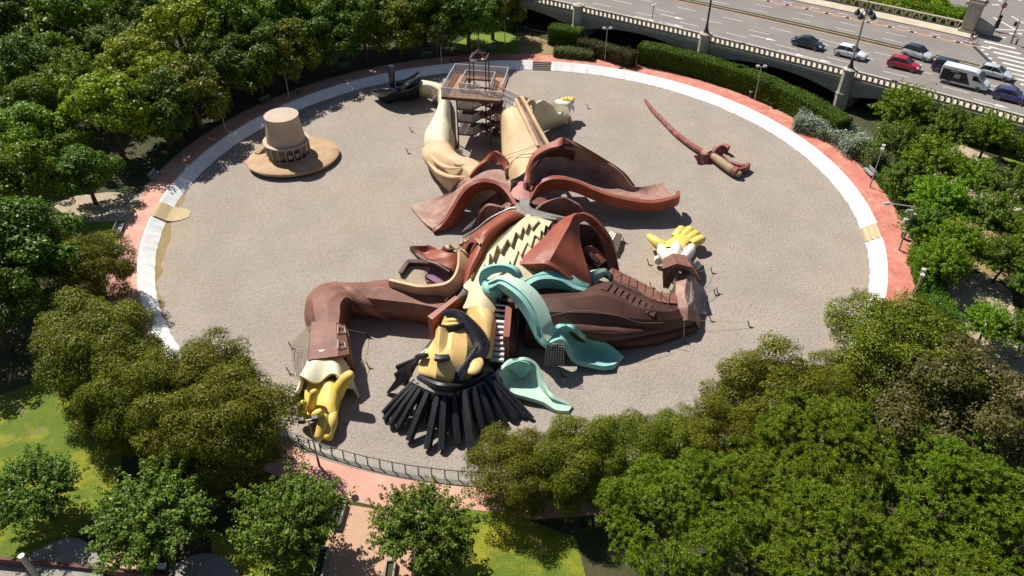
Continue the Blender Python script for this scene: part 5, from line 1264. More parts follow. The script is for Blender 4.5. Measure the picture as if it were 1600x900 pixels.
# well beams
for v_ in (0.4, 0.62):
    bar("well_beam", TP(0.3, v_, ZP - 0.6), TP(0.76, v_, ZP - 0.6), 0.14, 0.2, "rust_steel", tw)
bar("well_beam", TP(0.42, 0.3, ZP - 0.45), TP(0.42, 0.76, ZP - 0.45), 0.14, 0.2, "rust_steel", tw)
# landings and flights, three storeys
for k, z in enumerate((1.7, 3.5, 5.3)):
    v = []
    for zz in (z, z - 0.15):
        v += [TP(0.25, 0.02, zz), TP(0.52, 0.02, zz), TP(0.66, 0.28, zz), TP(0.66, 0.5, zz), TP(0.25, 0.5, zz)]
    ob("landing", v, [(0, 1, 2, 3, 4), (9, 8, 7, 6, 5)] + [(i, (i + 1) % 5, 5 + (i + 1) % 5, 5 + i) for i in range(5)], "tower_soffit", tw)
    railing(TP(0.26, 0.04, 0), TP(0.52, 0.04, 0), z, 1.0, 3)
    railing(TP(0.52, 0.04, 0), TP(0.65, 0.28, 0), z, 1.0, 3)
    railing(TP(0.26, 0.04, 0), TP(0.26, 0.48, 0), z, 1.0, 3)
    # flight rising to the half landing at the right, then back
    for q in range(5):
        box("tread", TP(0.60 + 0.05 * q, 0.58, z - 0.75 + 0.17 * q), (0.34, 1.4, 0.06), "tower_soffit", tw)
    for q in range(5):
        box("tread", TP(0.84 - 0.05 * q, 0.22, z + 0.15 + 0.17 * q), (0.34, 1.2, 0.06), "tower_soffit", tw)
    bar("stringer", TP(0.6, 0.46, z - 0.9), TP(0.84, 0.46, z), 0.08, 0.3, "rust_steel", tw)
    bar("stringer", TP(0.86, 0.1, z + 0.1), TP(0.62, 0.1, z + 0.95), 0.08, 0.3, "rust_steel", tw)
    v = []
    for zz in (z + 0.05, z - 0.1):
        v += [TP(0.84, 0.02, zz), TP(1.0, 0.02, zz), TP(1.0, 0.7, zz), TP(0.84, 0.7, zz)]
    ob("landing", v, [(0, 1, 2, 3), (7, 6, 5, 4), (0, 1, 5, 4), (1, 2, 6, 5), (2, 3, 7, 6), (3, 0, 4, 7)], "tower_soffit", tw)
    if k < 2: railing(TP(1.0, 0.02, 0), TP(1.0, 0.7, 0), z + 0.05, 1.0, 3)
# small stair from the platform down to the knee
e0, e1 = TP(1.0, 0.14, ZP), Q(806, 163, 6.6)
for q in range(5):
    p = e0.lerp(e1, (q + 0.5) / 5)
    box("bridge_tread", p + Vector((0, 0, -0.05)), (0.5, 1.0, 0.06), "stair_white", tw)
dv = (e1 - e0); sv = dv.cross(Vector((0, 0, 1))).normalized()
for s_ in (-0.55, 0.55):
    railing(e0 + sv * s_, e1 + sv * s_, e0.z, 1.0, 4, za=e1.z)
# ropes at the tower foot
bar("foot_rail", Q(713, 228, 0.1), Q(722, 236, 0.1), 0.1, 0.1, "rust_steel", tw)
box("foot_panel", Q(716, 238, 0.4), (1.2, 0.08, 0.9), "mesh_panel", tw)

# ------------------------------------------------------------------ tether ropes with their pegs
mat("peg_red", (0.09, 0.03, 0.028), (0.05, 0.02, 0.02), rough=0.6, scale=4)
def tether(px, py, label, to=None, lean=(-0.35, 0.2), sag=0.15):
    b = Q(px, py, 0)
    t = thing("tether_peg", label, "rope peg", b, group="tether pegs around the figure")
    tip = b + Vector((lean[0] * 0.7, lean[1] * 0.7, 0.7))
    bar("peg", b + Vector((0, 0, -0.05)), tip, 0.07, 0.07, "peg_red", t)
    bar("foot", b + Vector((0, 0, 0.06)), b + Vector((0.4, -0.16, 0.05)), 0.06, 0.06, "peg_red", t)
    if to:
        e = Q(*to)
        tube("rope", [b + Vector((lean[0] * 0.6, lean[1] * 0.6, 0.5)), (b + e) / 2 + Vector((0, 0, 0.4 - sag)), e], 0.018, "rope", t, 5, n=10)
tether(643, 206, "dark tether peg left of the cream stocking, upper of two", (668, 200, 1.8))
tether(638, 240, "dark tether peg left of the orange knee, lower of two", (664, 228, 1.8))
tether(665, 174, "dark tether peg below the laced ankle near the boot", (682, 152, 1.5))
tether(576, 528, "dark V shaped peg beside the left coat cuff, upper of two", (545, 515, 2.6))
tether(577, 575, "dark V shaped peg beside the left coat cuff, lower of two", (552, 565, 1.5))
tether(456, 544, "dark peg holding the top corner of the left arm net", (466, 542, 0.9))
tether(453, 584, "dark peg holding the lower corner of the left arm net", (466, 578, 0.9))
tether(1171, 511, "dark red peg farthest right on the gravel with a long rope", (1085, 500, 1.0))
tether(1111, 502, "dark red peg right of the bent elbow below the net", (1090, 486, 1.0))
tether(1071, 537, "dark peg in front of the elbow with two ropes", (1066, 482, 2.6))
tether(1118, 461, "dark red peg beside the middle of the white forearm net", (1095, 446, 1.5))
tether(1113, 427, "dark red peg right of the coat cuff above the forearm net", (1093, 424, 1.4))
tether(1014, 414, "thin dark peg left of the right coat cuff", (1036, 418, 1.6))
tether(1018, 450, "thin dark peg behind the guard rope of the right sleeve", (1034, 446, 1.8))
tether(919, 170, "thin dark peg alone beyond the pale foot", None)
tether(879, 588, "dark peg at the foot of the white rope net under the sash", (879, 574, 0.1))
tether(1122, 459, "small dark peg just right of the forearm net, doubled by another", (1096, 458, 0.9))
tether(976, 380, "thin dark peg by the pale steps behind the chest hood", None)

# ------------------------------------------------------------------ lamp posts, benches, bins
mat("lamp_head", (0.5, 0.5, 0.5), (0.4, 0.4, 0.4), rough=0.4, scale=3, spec=0.5)
def lamp_post(px, py, h, label, foot=None, turn=0.0, heads=2):
    b = Q(px, py, GZ)
    t = thing("park_lamp", label, "lamp post", b, group="park lamps round the pit")
    U = Vector((0, 0, 1))
    tube("foot", [b - U * 0.05, b + U * 1.0], [0.1, 0.09], "rust_steel" if foot else "grey_steel", t, 8)
    tube("pole", [b + U * 1.0, b + U * h], [0.075, 0.055], "grey_steel", t, 8)
    dx = Vector((math.cos(turn), math.sin(turn), 0))
    bar("cross_arm", b + U * h - dx * 0.55, b + U * h + dx * 0.55, 0.07, 0.07, "grey_steel", t)
    for s_ in ((-1, 1) if heads == 2 else (1,)):
        box("flood_head", b + U * (h + 0.08) + dx * 0.5 * s_ + Vector((0, 0, 0)), (0.48, 0.4, 0.3), "dark_steel" if foot else "lamp_head", t, (dx, Vector((-dx.y, dx.x, 0)), U), bev=0.04)
        box("flood_glass", b + U * (h + 0.0) + dx * 0.5 * s_ + Vector((-dx.y, dx.x, 0)) * 0.215, (0.4, 0.03, 0.22), "dark_glass", t, (dx, Vector((-dx.y, dx.x, 0)), U))
    return t
lamp_post(452, 153, 5.0, "grey lamp post against the trees right above the giant hat")
lamp_post(353, 205, 5.2, "grey lamp post among the trees left of the giant hat")
lamp_post(690, 98, 3.9, "grey lamp post in tree shade left of the stair tower")
lamp_post(789, 72, 4.6, "grey lamp post on the small lawn behind the stair tower")
lamp_post(945, 95, 5.2, "grey two headed lamp post in front of the low brown hedge")
lamp_post(1179, 156, 5.0, "grey lamp post beside the long clipped hedge at upper right")
lamp_post(1359, 292, 5.2, "grey lamp post on the red path next to a bench, right side", turn=R(60))
lamp_post(1424, 470, 3.4, "short grey lamp post where the red path widens at right", turn=R(60))
lamp_post(499, 728, 5.3, "lamp post with rusty foot and two black flood lights by the yellow hand", foot=True, turn=R(12))
# camera mast with a long arm on the right
b = Q(1404, 390, GZ)
cm = thing("camera_mast", "grey mast with a long side arm and cameras over the red path", "camera mast", b)
U = Vector((0, 0, 1))
tube("pole", [b, b + U * 5.4], [0.11, 0.08], "grey_steel", cm, 8)
bar("arm", b + U * 5.4, b + Vector((-2.6, 0.6, 5.5)), 0.09, 0.09, "grey_steel", cm)
box("camera", b + Vector((-2.7, 0.6, 5.45)), (0.5, 0.25, 0.25), "lamp_head", cm)
box("camera", b + Vector((-0.4, 0.0, 4.9)), (0.6, 0.25, 0.25), "lamp_head", cm)
box("control_box", b + Vector((-0.35, 0.0, 3.7)), (0.5, 0.4, 0.5), "lamp_head", cm)
box("control_box", b + Vector((0.2, 0.0, 4.5)), (0.5, 0.2, 0.12), "lamp_head", cm)
tube("foot", [b - U * 0.03, b + U * 1.0], [0.13, 0.12], "stair_white", cm, 8)
def bench(px, py, face, label, m="bench_grey"):
    b = Q(px, py, GZ)
    t = thing("park_bench", label, "bench", b, face, "park benches along the ring path")
    for k in range(3):
        box("seat_slat", (0, -0.18 + 0.18 * k, 0.45), (1.9, 0.15, 0.04), m, t, None, True)
    for k in range(3):
        box("back_slat", (0, -0.34 - 0.03 * k, 0.6 + 0.15 * k), (1.9, 0.04, 0.12), m, t, None, True)
    for s_ in (-0.8, 0.8):
        box("leg", (s_, 0.1, 0.21), (0.06, 0.06, 0.43), "dark_steel", t, None, True)
        box("leg", (s_, -0.3, 0.45), (0.06, 0.06, 0.9), "dark_steel", t, None, True)
def face_in(px, py):
    p = Q(px, py, GZ)
    return math.atan2(-p.y, -p.x) - math.pi / 2
for px, py, lb, m in ((418, 161, "green park bench in tree shade above the hat", "bench_green"), (668, 91, "green park bench in shade left of the stair tower mast", "bench_green"), (768, 81, "green park bench at the edge of the shaded lawn behind the tower", "bench_green"), (540, 108, "green park bench in deep shade behind the black boot", "bench_green"),
                      (916, 87, "dark park bench in front of the low round shrubs", "bench_grey"), (1067, 115, "dark park bench against the middle of the long hedge", "bench_grey"), (1200, 163, "grey park bench at the right end of the long hedge", "bench_grey"), (1356, 273, "grey park bench next to the lamp post on the red path", "bench_grey"),
                      (189, 362, "grey park bench on the pink path by the small lawn at left", "bench_grey"), (244, 278, "white grey park bench at the shade edge left of the hat", "bench_grey")):
    bench(px, py, face_in(px, py), lb, m)
def bin_(px, py, label):
    b = Q(px, py, GZ)
    t = thing("litter_bin", label, "bin", b, group="litter bins on the ring path")
    tube("bucket", [b + U * 0.15, b + U * 0.9], [0.22, 0.27], "dark_steel", t, 10)
    tube("rim", [b + U * 0.88, b + U * 0.94], [0.3, 0.3], "grey_steel", t, 10)
    bar("stand", b - U * 0.02, b + U * 0.2, 0.1, 0.1, "grey_steel", t)
bin_(1172, 152, "dark litter bin beside the lamp post at the long hedge"); bin_(1042, 108, "dark litter bin left of the bench at the long hedge"); bin_(1410, 372, "dark litter bin by the camera mast against the hedge"); bin_(466, 148, "dark litter bin under the trees above the hat")
# ------------------------------------------------------------------ near side: low wall and railing
A_N0, A_N1 = 222.0, 318.0
rl = thing("pit_railing", "dark steel railing curving along the near edge of the gravel pit", "railing", (0, -41.2, GZ))
n_p = 66
pa = [R(A_N0 + (A_N1 - A_N0) * k / n_p) for k in range(n_p + 1)]
rp = lambda a, z, r=41.05: Vector((r * math.cos(a), r * math.sin(a), z))
for a in pa[::1]:
    bar("post", rp(a, GZ - 0.05), rp(a, GZ + 1.05, 41.0), 0.07, 0.07, "dark_steel", rl)
for z, r_ in ((1.05, 0.045), (0.85, 0.02), (0.65, 0.02), (0.45, 0.02), (0.25, 0.02)):
    tube("rail", [rp(a, GZ + z) for a in pa], r_, "dark_steel" if z > 1 else "grey_steel", rl, 6)
# ------------------------------------------------------------------ lower left: concrete platforms, low wall, pole
def cplat(pix, label):
    v_ = cr([Q(x, y, GZ + 0.45) for x, y in pix], 30)
    o = prism("concrete_platform", v_, (0, 0, -0.5), "concrete", None)
    tag(o, label, "platform")
cplat([(36, 878), (60, 858), (95, 843), (125, 842), (150, 862), (160, 885), (150, 905), (60, 900)], "rounded grey concrete platform behind the low wall at lower left")
cplat([(262, 905), (272, 884), (300, 868), (330, 865), (356, 875), (373, 896), (378, 925), (300, 935)], "rounded grey concrete platform with two light scars at the bottom left")
prism_w = [Q(-20, 867, GZ + 0.75), Q(110, 880, GZ + 0.75), Q(215, 892, GZ + 0.75), Q(330, 908, GZ + 0.75), Q(330, 913, GZ + 0.75), Q(215, 897, GZ + 0.75), Q(110, 885, GZ + 0.75), Q(-20, 872, GZ + 0.75)]
mat("wall_red", (0.16, 0.07, 0.06), (0.11, 0.05, 0.045), rough=0.8, scale=2)
tag(prism("low_wall", prism_w, (0, 0, -0.8), "wall_red"), "long low dark red wall crossing the bottom left corner", "wall")
ground_poly("gravel_yard", [(-60, 868), (110, 886), (330, 914), (420, 960), (-60, 1000)], GZ + 0.012, "gravel")
ground_poly("tile_patch", [(165, 862), (215, 858), (212, 890), (158, 884)], GZ + 0.014, "herringbone")
b = Q(62, 905, GZ)
gp = thing("grey_pole", "stout grey pole leaning in at the bottom left corner", "pole", b)
tube("pole", [b, b + Vector((-0.25, 0.1, 2.6))], [0.22, 0.2], "grey_steel", gp, 12)
tube("cap", [b + Vector((-0.25, 0.1, 2.6)), b + Vector((-0.255, 0.1, 2.68))], [0.22, 0.21], "grey_steel", gp, 12)
b = Q(255, 893, GZ)
sb = thing("white_flood_box", "small white lamp box on a stalk at the end of the low wall", "lamp", b)
bar("stalk", b, b + Vector((-0.2, 0.3, 0.9)), 0.05, 0.05, "grey_steel", sb)
box("lamp_box", b + Vector((0.1, 0, 0.65)), (0.5, 0.35, 0.3), "white_cloth", sb, bev=0.03)
# planters along the brick walk
def planter(a, b_, label):
    a, b_ = Q(*a, GZ), Q(*b_, GZ)
    t = thing("long_planter", label, "planter", a)
    d = (b_ - a); L_ = d.length; d.normalize(); s_ = Vector((-d.y, d.x, 0)); c_ = (a + b_) / 2
    for q in (-1, 1):
        box("side", c_ + s_ * 0.3 * q + U * 0.25, (L_, 0.12, 0.5), "concrete", t, (d, s_, U))
        box("end", c_ + d * (L_ / 2 - 0.06) * q + U * 0.25, (0.12, 0.48, 0.48), "concrete", t, (d, s_, U))
    box("earth", c_ + U * 0.15, (L_ - 0.2, 0.48, 0.3), "soil", t, (d, s_, U))
planter((536, 788), (524, 828), "narrow concrete planter at the top left of the brick walk")
planter((508, 860), (496, 912), "narrow concrete planter lower left of the brick walk, partly leaf covered")
planter((612, 880), (606, 920), "narrow concrete planter at the right side of the brick walk")
# ------------------------------------------------------------------ vehicles
mat("tyre", (0.02, 0.02, 0.02), rough=0.85, scale=5)
mat("rim_grey", (0.45, 0.45, 0.46), (0.35, 0.35, 0.36), rough=0.35, scale=6, metal=0.6)
mat("car_glass", (0.02, 0.025, 0.03), (0.015, 0.02, 0.025), rough=0.06, spec=0.7, scale=1)
mat("plastic_black", (0.02, 0.02, 0.022), rough=0.6, scale=3)
mat("lamp_clear", (0.7, 0.72, 0.75), rough=0.15, spec=0.6, scale=2)
mat("lamp_red", (0.45, 0.02, 0.02), rough=0.25, spec=0.5, scale=2)
def paint(name, c, rough=0.22):
    m = mat(name, c, tuple(x * 0.94 for x in c), rough=rough, spec=0.5, scale=0.8)
    b = m.node_tree.nodes["Principled BSDF"]
    b.inputs["Coat Weight"].default_value = 0.6
    b.inputs["Coat Roughness"].default_value = 0.06
    return m
for n_, c_ in (("paint_black", (0.012, 0.022, 0.03)), ("paint_white", (0.72, 0.74, 0.76)), ("paint_red", (0.42, 0.012, 0.03)), ("paint_silver", (0.50, 0.53, 0.56)), ("paint_navy", (0.022, 0.035, 0.07)), ("paint_violet", (0.06, 0.055, 0.17)), ("paint_roof", (0.03, 0.045, 0.09))):
    paint(n_, c_)
def lerp(a, b, t): return a + (b - a) * t
def body_loft(st, m):
    """stations (x, half width low, half width top, z low, z belt, z top): a ring each, lofted"""
    v = []
    for x, wl, wb, wt, z0, zb, zt in st:
        ring_ = [(-wl * 0.9, z0), (-wl, z0 + 0.12), (-wl, lerp(z0, zb, 0.55)), (-wb, zb), (-wt, zt - 0.03), (-wt * 0.8, zt), (wt * 0.8, zt), (wt, zt - 0.03), (wb, zb), (wl, lerp(z0, zb, 0.55)), (wl, z0 + 0.12), (wl * 0.9, z0)]
        v += [Vector((x, y, z)) for y, z in ring_]
    f = gridfaces(len(st), 12, 0, True) + [tuple(range(11, -1, -1)), tuple((len(st) - 1) * 12 + k for k in range(12))]
    return v, f
def make_car(name, label, cat, paint_m, L=4.3, W=1.8, H=1.48, kind='hatch', roof_m=None, stripe=None):
    t = thing(name, label, cat)
    w = W / 2
    zb, g = 0.92 * H / 1.48, 0.2
    lower = [(-L * .5, w * .78, w * .74, w * .7, .34, .62, .80), (-L * .485, w * .93, w * .9, w * .84, .26, .75, zb - .02), (-L * .42, w, w * .96, w * .9, g, .82, zb + .03), (-L * .2, w, w * .97, w * .9, g, .84, zb + .03), (L * .05, w, w * .97, w * .9, g, .84, zb + .01), (L * .2, w, w * .96, w * .88, g, .82, zb - .02), (L * .34, w * .99, w * .93, w * .84, g, .78, zb - .09), (L * .44, w * .93, w * .86, w * .76, .24, .68, zb - .2), (L * .49, w * .8, w * .74, w * .66, .28, .58, zb - .3), (L * .5, w * .72, w * .68, w * .6, .32, .5, .56)]
    v, f = body_loft(lower, paint_m)
    body = ob("body", v, f, paint_m, t, True, True, sharp=50)
    # cabin
    rear = -L * .47 if kind in ('hatch', 'suv') else -L * .36
    r0 = {'hatch': -L * .36, 'suv': -L * .42, 'sedan': -L * .2}[kind]
    f0, f1 = L * .06, L * .24
    zt = H
    z0 = zb - .06
    cab = [(rear, w * .86, z0), (r0, w * .74, zt - .04), (lerp(r0, f0, .5), w * .75, zt), (f0 * 0.6, w * .74, zt - .03), (f1, w * .88, z0)]
    # glasshouse: dark, slightly inside the painted pillars
    vv = []
    for x, wt, z in cab:
        vv += [Vector((x, -wt, z)), Vector((x, wt, z))]
    base = [Vector((rear, -w * .9, z0)), Vector((rear, w * .9, z0)), Vector((f1, w * .9, z0)), Vector((f1, -w * .9, z0))]
    ov = [Vector((rear, -w * .88, z0)), Vector((r0, -w * .74, zt - .05)), Vector((lerp(r0, f0, .5), -w * .75, zt - .01)), Vector((f0 * .6, -w * .74, zt - .04)), Vector((f1, -w * .88, z0))]
    pv = ov + [Vector((p.x, -p.y, p.z)) for p in ov]
    ob("glasshouse", pv, [(4, 3, 2, 1, 0), (5, 6, 7, 8, 9)] + [(i, i + 1, 6 + i, 5 + i) for i in range(4)] + [(4, 0, 5, 9)], "car_glass", t, False, True)
    # roof skin and pillars
    rv = []
    for x, wt, z in ((r0 - .06, w * .745, zt - .06), (r0 + .1, w * .76, zt + .0), (lerp(r0, f0, .5), w * .765, zt + .03), (f0 * .6 - .1, w * .76, zt + .005), (f0 * .6 + .06, w * .75, zt - .05)):
        for q in (-1, -.6, 0, .6, 1):
            rv.append(Vector((x, wt * q, z - .03 * q * q)))
        for q in (1, .6, 0, -.6, -1):
            rv.append(Vector((x, wt * q, z - .09)))
    ob("roof", rv, gridfaces(5, 10, 0, True) + [tuple(range(9, -1, -1)), tuple(range(40, 50))], roof_m or paint_m, t, True, True, sharp=60)
    for s_ in (-1, 1):
        ya, yb = w * .765 * s_, w * .9 * s_
        for nm, a, b, th in (("pillar", (r0 + .02, ya, zt - .07), (rear + .03, yb, z0 + .02), .16 if kind != 'sedan' else .1), ("pillar", (f0 * .6, ya, zt - .06), (f1, yb, z0 + .02), .08), ("pillar", (lerp(r0, f0, .55), ya, zt - .05), (lerp(r0, f0, .6), yb * 0.985, z0 + .02), .07)):
            bar(nm, a, b, .05, th, roof_m if (roof_m and nm == "pillar") else paint_m, t, True)
        bar("side_sill", (-L * .28, w * 1.0 * s_, .25), (L * .28, w * 1.0 * s_, .25), .05, .12, "plastic_black", t, True)
        bar("mirror", (f1 - .25, (w + .0) * s_, zb + .06), (f1 - .1, (w + .18) * s_, zb + .08), .1, .13, paint_m, t, True)
        bar("door_handle", (-L * .06, w * .985 * s_, .8), (-L * .01, w * .985 * s_, .8), .04, .03, "plastic_black", t, True)
        box("headlight", (L * .452, w * .74 * s_, .66), (.3, .36, .16), "lamp_clear", t, (Vector((.8, -.5 * s_, -.3)).normalized(), Vector((.5 * s_, .8, 0)).normalized(), Vector((.3, 0, .9)).normalized()), True, .03)
        box("tail_light", (-L * .482, w * .78 * s_, .82), (.14, .26, .2), "lamp_red", t, None, True, .03)
    box("grille", (L * .492, 0, .45), (.08, w * 1.0, .2), "plastic_black", t, None, True, .02)
    box("number_plate", (-L * .5, 0, .62), (.03, .52, .12), "white_cloth", t, None, True)
    for x in (-L * .31, L * .31):
        for s_ in (-1, 1):
            c = Vector((x, s_ * (w - .1), .32))
            wheel = wheel_at(c, s_, t)
    return t
def wheel_at(c, s_, t, r=.32):
    v, f = [], []
    for y, rr in ((-.12, r * .92), (-.1, r), (.1, r), (.12, r * .92)):
        for k in range(18):
            a = 2 * math.pi * k / 18
            v.append(c + Vector((rr * math.cos(a), y, rr * math.sin(a))))
    f = gridfaces(4, 18, 0, True) + [tuple(range(17, -1, -1)), tuple(range(54, 72))]
    wh = ob("wheel", v, f, "tyre", t, True, True, sharp=40)
    v = []
    for y, rr in ((.122 * s_, r * .74), (.13 * s_, r * .68), (.105 * s_, r * .2)):
        for k in range(14):
            a = 2 * math.pi * k / 14
            v.append(c + Vector((rr * math.cos(a), y, rr * math.sin(a))))
    ob("rim", v, gridfaces(3, 14, 0, True) + [tuple(range(28, 42))], "rim_grey", wh, False, True)
    return wh
def make_van(label):
    t = thing("delivery_van", label, "van")
    L, w, H = 6.5, 1.02, 2.55
    st = [(-3.2, w * .96, w * .96, w * .9, .42, 1.2, H - .12), (-3.12, w, w, w * .93, .38, 1.25, H), (-1.0, w, w, w * .93, .36, 1.25, H + .03), (0.9, w, w, w * .93, .36, 1.25, H), (1.35, w, w, w * .9, .36, 1.25, H - .12), (2.25, w, w * .97, w * .82, .36, 1.22, 1.6), (2.35, w, w * .95, w * .8, .36, 1.15, 1.42), (3.0, w * .96, w * .9, w * .74, .38, 1.0, 1.18), (3.22, w * .85, w * .8, w * .66, .4, .8, .95)]
    v, f = body_loft(st, "paint_white")
    ob("body", v, f, "paint_white", t, True, True, sharp=35)
    for s_ in (-1, 1):
        y = (w + .008) * s_
        # printed dark side with photograph motif
        ob("side_print", [Vector(q) for q in ((-3.05, y, .58), (.95, y, .62), (.6, y, 1.25), (.3, y - .012 * s_, 1.7), (.1, y - .035 * s_, 2.1), (-3.0, y - .035 * s_, 2.14), (-3.05, y, 1.25))], [(0, 1, 2, 6), (6, 2, 3, 4, 5)], "van_print", t, False, True)
        for k in range(6):
            ob("print_letter", [Vector((-1.9 + .17 * k, y - .028 * s_ + .006 * s_, 1.88)), Vector((-1.78 + .17 * k, y - .028 * s_ + .006 * s_, 1.88)), Vector((-1.78 + .17 * k, y - .035 * s_ + .006 * s_, 2.03)), Vector((-1.9 + .17 * k, y - .035 * s_ + .006 * s_, 2.03))], [(0, 1, 2, 3)], "road_white", t, False, True)
        ob("print_portrait", [Vector(q) for q in ((-1.35, y + .004 * s_, 1.15), (-.55, y + .004 * s_, 1.15), (-.5, y + .004 * s_ - .02 * s_, 1.75), (-1.3, y + .004 * s_ - .02 * s_, 1.75))], [(0, 1, 2, 3)], "poster_grey", t, False, True)
        ob("side_window", [Vector(q) for q in ((1.0, y, 1.35), (2.05, y - .03 * s_, 1.35), (1.5, y - .07 * s_, 1.98), (1.0, y - .05 * s_, 2.02))], [(0, 1, 2, 3)], "car_glass", t, False, True)
        bar("sill", (-1.6, w * s_, .42), (1.6, w * s_, .42), .06, .1, "road_white", t, True)
        box("headlight", (2.98, .78 * s_, .95), (.3, .3, .25), "lamp_clear", t, None, True, .05)
        box("tail_light", (-3.2, .92 * s_, 1.1), (.08, .14, .6), "lamp_red", t, None, True)
        bar("mirror", (2.1, w * s_, 1.4), (2.15, (w + .3) * s_, 1.5), .12, .3, "plastic_black", t, True)
        for x in (-1.85, 2.05):
            wheel_at(Vector((x, s_ * (w - .1), .36)), s_, t, .36)
    ob("windscreen", [Vector(q) for q in ((1.5, -.84, H - .28), (1.5, .84, H - .28), (2.28, .88, 1.55), (2.28, -.88, 1.55))], [(0, 1, 2, 3)], "car_glass", t, False, True).location = (.03, 0, .03)
    box("grille", (3.2, 0, .62), (.1, 1.3, .3), "plastic_black", t, None, True, .03)
    return t
mat("van_print", (0.03, 0.028, 0.028), (0.018, 0.018, 0.02), rough=0.35, scale=1.2, stain=[(1.5, 0.6, 0.7, 0.5, (0.2, 0.19, 0.19)), (2.2, 0.66, 0.72, 0.7, (0.4, 0.08, 0.03))])
mat("poster_grey", (0.45, 0.42, 0.42), (0.2, 0.19, 0.19), rough=0.5, scale=3)
def park(t, rear_px, front_px, halfw):
    """stand the vehicle with its near wheels on these two spots of the road"""
    a, b = Q(*rear_px, RZ), Q(*front_px, RZ)
    c = (a + b) / 2
    d = (b - a); d.z = 0; d.normalize()
    s_ = Vector((-d.y, d.x, 0))
    # follow the lane
    t.location = c + s_ * halfw + Vector((0, 0, 0.004))
    t.rotation_euler = (0, 0, math.atan2(d.y, d.x))
    for ch in t.children: pass
    L_ = (b - a).length
    k_ = 0.97 if halfw > 0.9 else 1.06
    t.scale = (k_, k_, k_)
park(make_car("parked_car", "black sedan on the bridge, leftmost of the cars", "car", "paint_black", 4.5, 1.82, 1.45, 'sedan'), (1243, 72), (1273, 79.4), .85)
tx = make_car("taxi_car", "white taxi hatchback behind the bridge lamp mast", "car", "paint_white", 4.4, 1.82, 1.55, 'hatch')
park(tx, (1310, 88), (1339, 95), .85)
box("taxi_sign", (0, 0, 1.63), (.35, .7, .12), "lamp_clear", tx, None, True, .03)
box("roof_bar", (.35, 0, 1.58), (.1, .9, .05), "plastic_black", tx, None, True)
park(make_car("parked_car", "red hatchback on the bridge beside the silver car with dark roof", "car", "paint_red", 4.2, 1.78, 1.5, 'hatch'), (1392.5, 106), (1424, 113.3), .85)
park(make_car("parked_car", "silver crossover with a dark blue roof in the inner lane", "car", "paint_silver", 4.2, 1.8, 1.6, 'hatch', roof_m="paint_roof"), (1412.4, 87.3), (1443, 96.7), .85)
park(make_car("parked_car", "dark navy estate half hidden behind the white van", "car", "paint_navy", 4.6, 1.86, 1.66, 'suv'), (1465, 112.7), (1497, 120.3), .85)
park(make_van("white high roofed van with a dark printed side"), (1478.7, 131.3), (1524, 142.7), .92)
park(make_car("parked_car", "silver hatchback in front of the van by the median end", "car", "paint_silver", 4.2, 1.78, 1.5, 'hatch'), (1535, 119.3), (1566.7, 127), .85)
park(make_car("parked_car", "violet blue hatchback cut by the right edge of the picture", "car", "paint_violet", 4.2, 1.76, 1.5, 'hatch'), (1558, 156), (1593, 164.4), .85)
# cyclist: bicycle and rider
mat("cloth_dark", (0.03, 0.03, 0.035), rough=0.9, scale=6)
mat("cloth_white", (0.6, 0.58, 0.55), rough=0.9, scale=6)
mat("skin_tone", (0.42, 0.25, 0.17), rough=0.6, scale=6)
a, b = Q(1504.5, 66.5, RZ + .004), Q(1527, 69, RZ + .004)
d_ = (b - a); d_.z = 0; L_ = 1.75; d_.normalize(); m_ = (a + b) / 2
sd_ = Vector((-d_.y, d_.x, 0))
cy = lambda x, z, y=0.0: m_ + d_ * x + U * z + sd_ * y
bk = thing("bicycle", "dark bicycle ridden along the cycle lane towards the crossing", "bicycle", m_)
for x in (-.62, .62):
    ring_ = [cy(x + .4 * math.cos(2 * math.pi * k / 16), .42 + .4 * math.sin(2 * math.pi * k / 16)) for k in range(17)]
    wh = tube("wheel", ring_, .035, "tyre", bk, 6)
    tube("hub", [cy(x, .42, -.08), cy(x, .42, .08)], .05, "grey_steel", wh, 6)
fm = MB()
for p0, p1 in (((-.62, .42), (-.1, .42)), ((-.1, .42), (-.22, 1.0)), ((-.1, .42), (.48, .98)), ((-.2, .95), (.45, .98)), ((.62, .42), (.45, 1.1)), ((-.62, .42), (-.2, .9))):
    fm.tube([cy(*p0), cy(*p1)], .03, 6)
fm.build("frame", "grey_steel", bk)
box("saddle", cy(-.24, 1.03), (.28, .16, .08), "plastic_black", bk, (d_, sd_, U))
tube("handlebar", [cy(.42, 1.12, -.28), cy(.48, 1.14), cy(.42, 1.12, .28)], .025, "dark_steel", bk, 6)
rd = thing("person", "cyclist in dark top and white shorts leaning over the handlebar", "person", m_)
def limbs(name, segs, m):
    mb = MB()
    for pts, rad in segs:
        mb.tube(pts, rad, 8, n=8)
    return mb.build(name, m, rd, True)
bodym = bpy.data.meshes.new("rider")
sk = [cy(-.22, 1.08), cy(-.12, 1.28), cy(.08, 1.52), cy(.12, 1.62), cy(.17, 1.74),
      cy(.02, .98, .11), cy(.12, .72, .12), cy(-.06, .36, .12), cy(.06, .3, .12), cy(.05, 1.02, -.11), cy(.2, .86, -.12), cy(.05, .5, -.12), cy(.17, .44, -.12),
      cy(.1, 1.5, .2), cy(.28, 1.3, .25), cy(.43, 1.14, .25), cy(.1, 1.5, -.2), cy(.28, 1.3, -.25), cy(.43, 1.14, -.25), cy(.2, 1.86)]
ed = [(0, 1), (1, 2), (2, 3), (3, 4), (4, 19), (0, 5), (5, 6), (6, 7), (7, 8), (0, 9), (9, 10), (10, 11), (11, 12), (2, 13), (13, 14), (14, 15), (2, 16), (16, 17), (17, 18)]
bodym.from_pydata([tuple(p) for p in sk], ed, [])
bodym.materials.append(MATS["skin_tone"])
ro = link("body", bodym, rd)
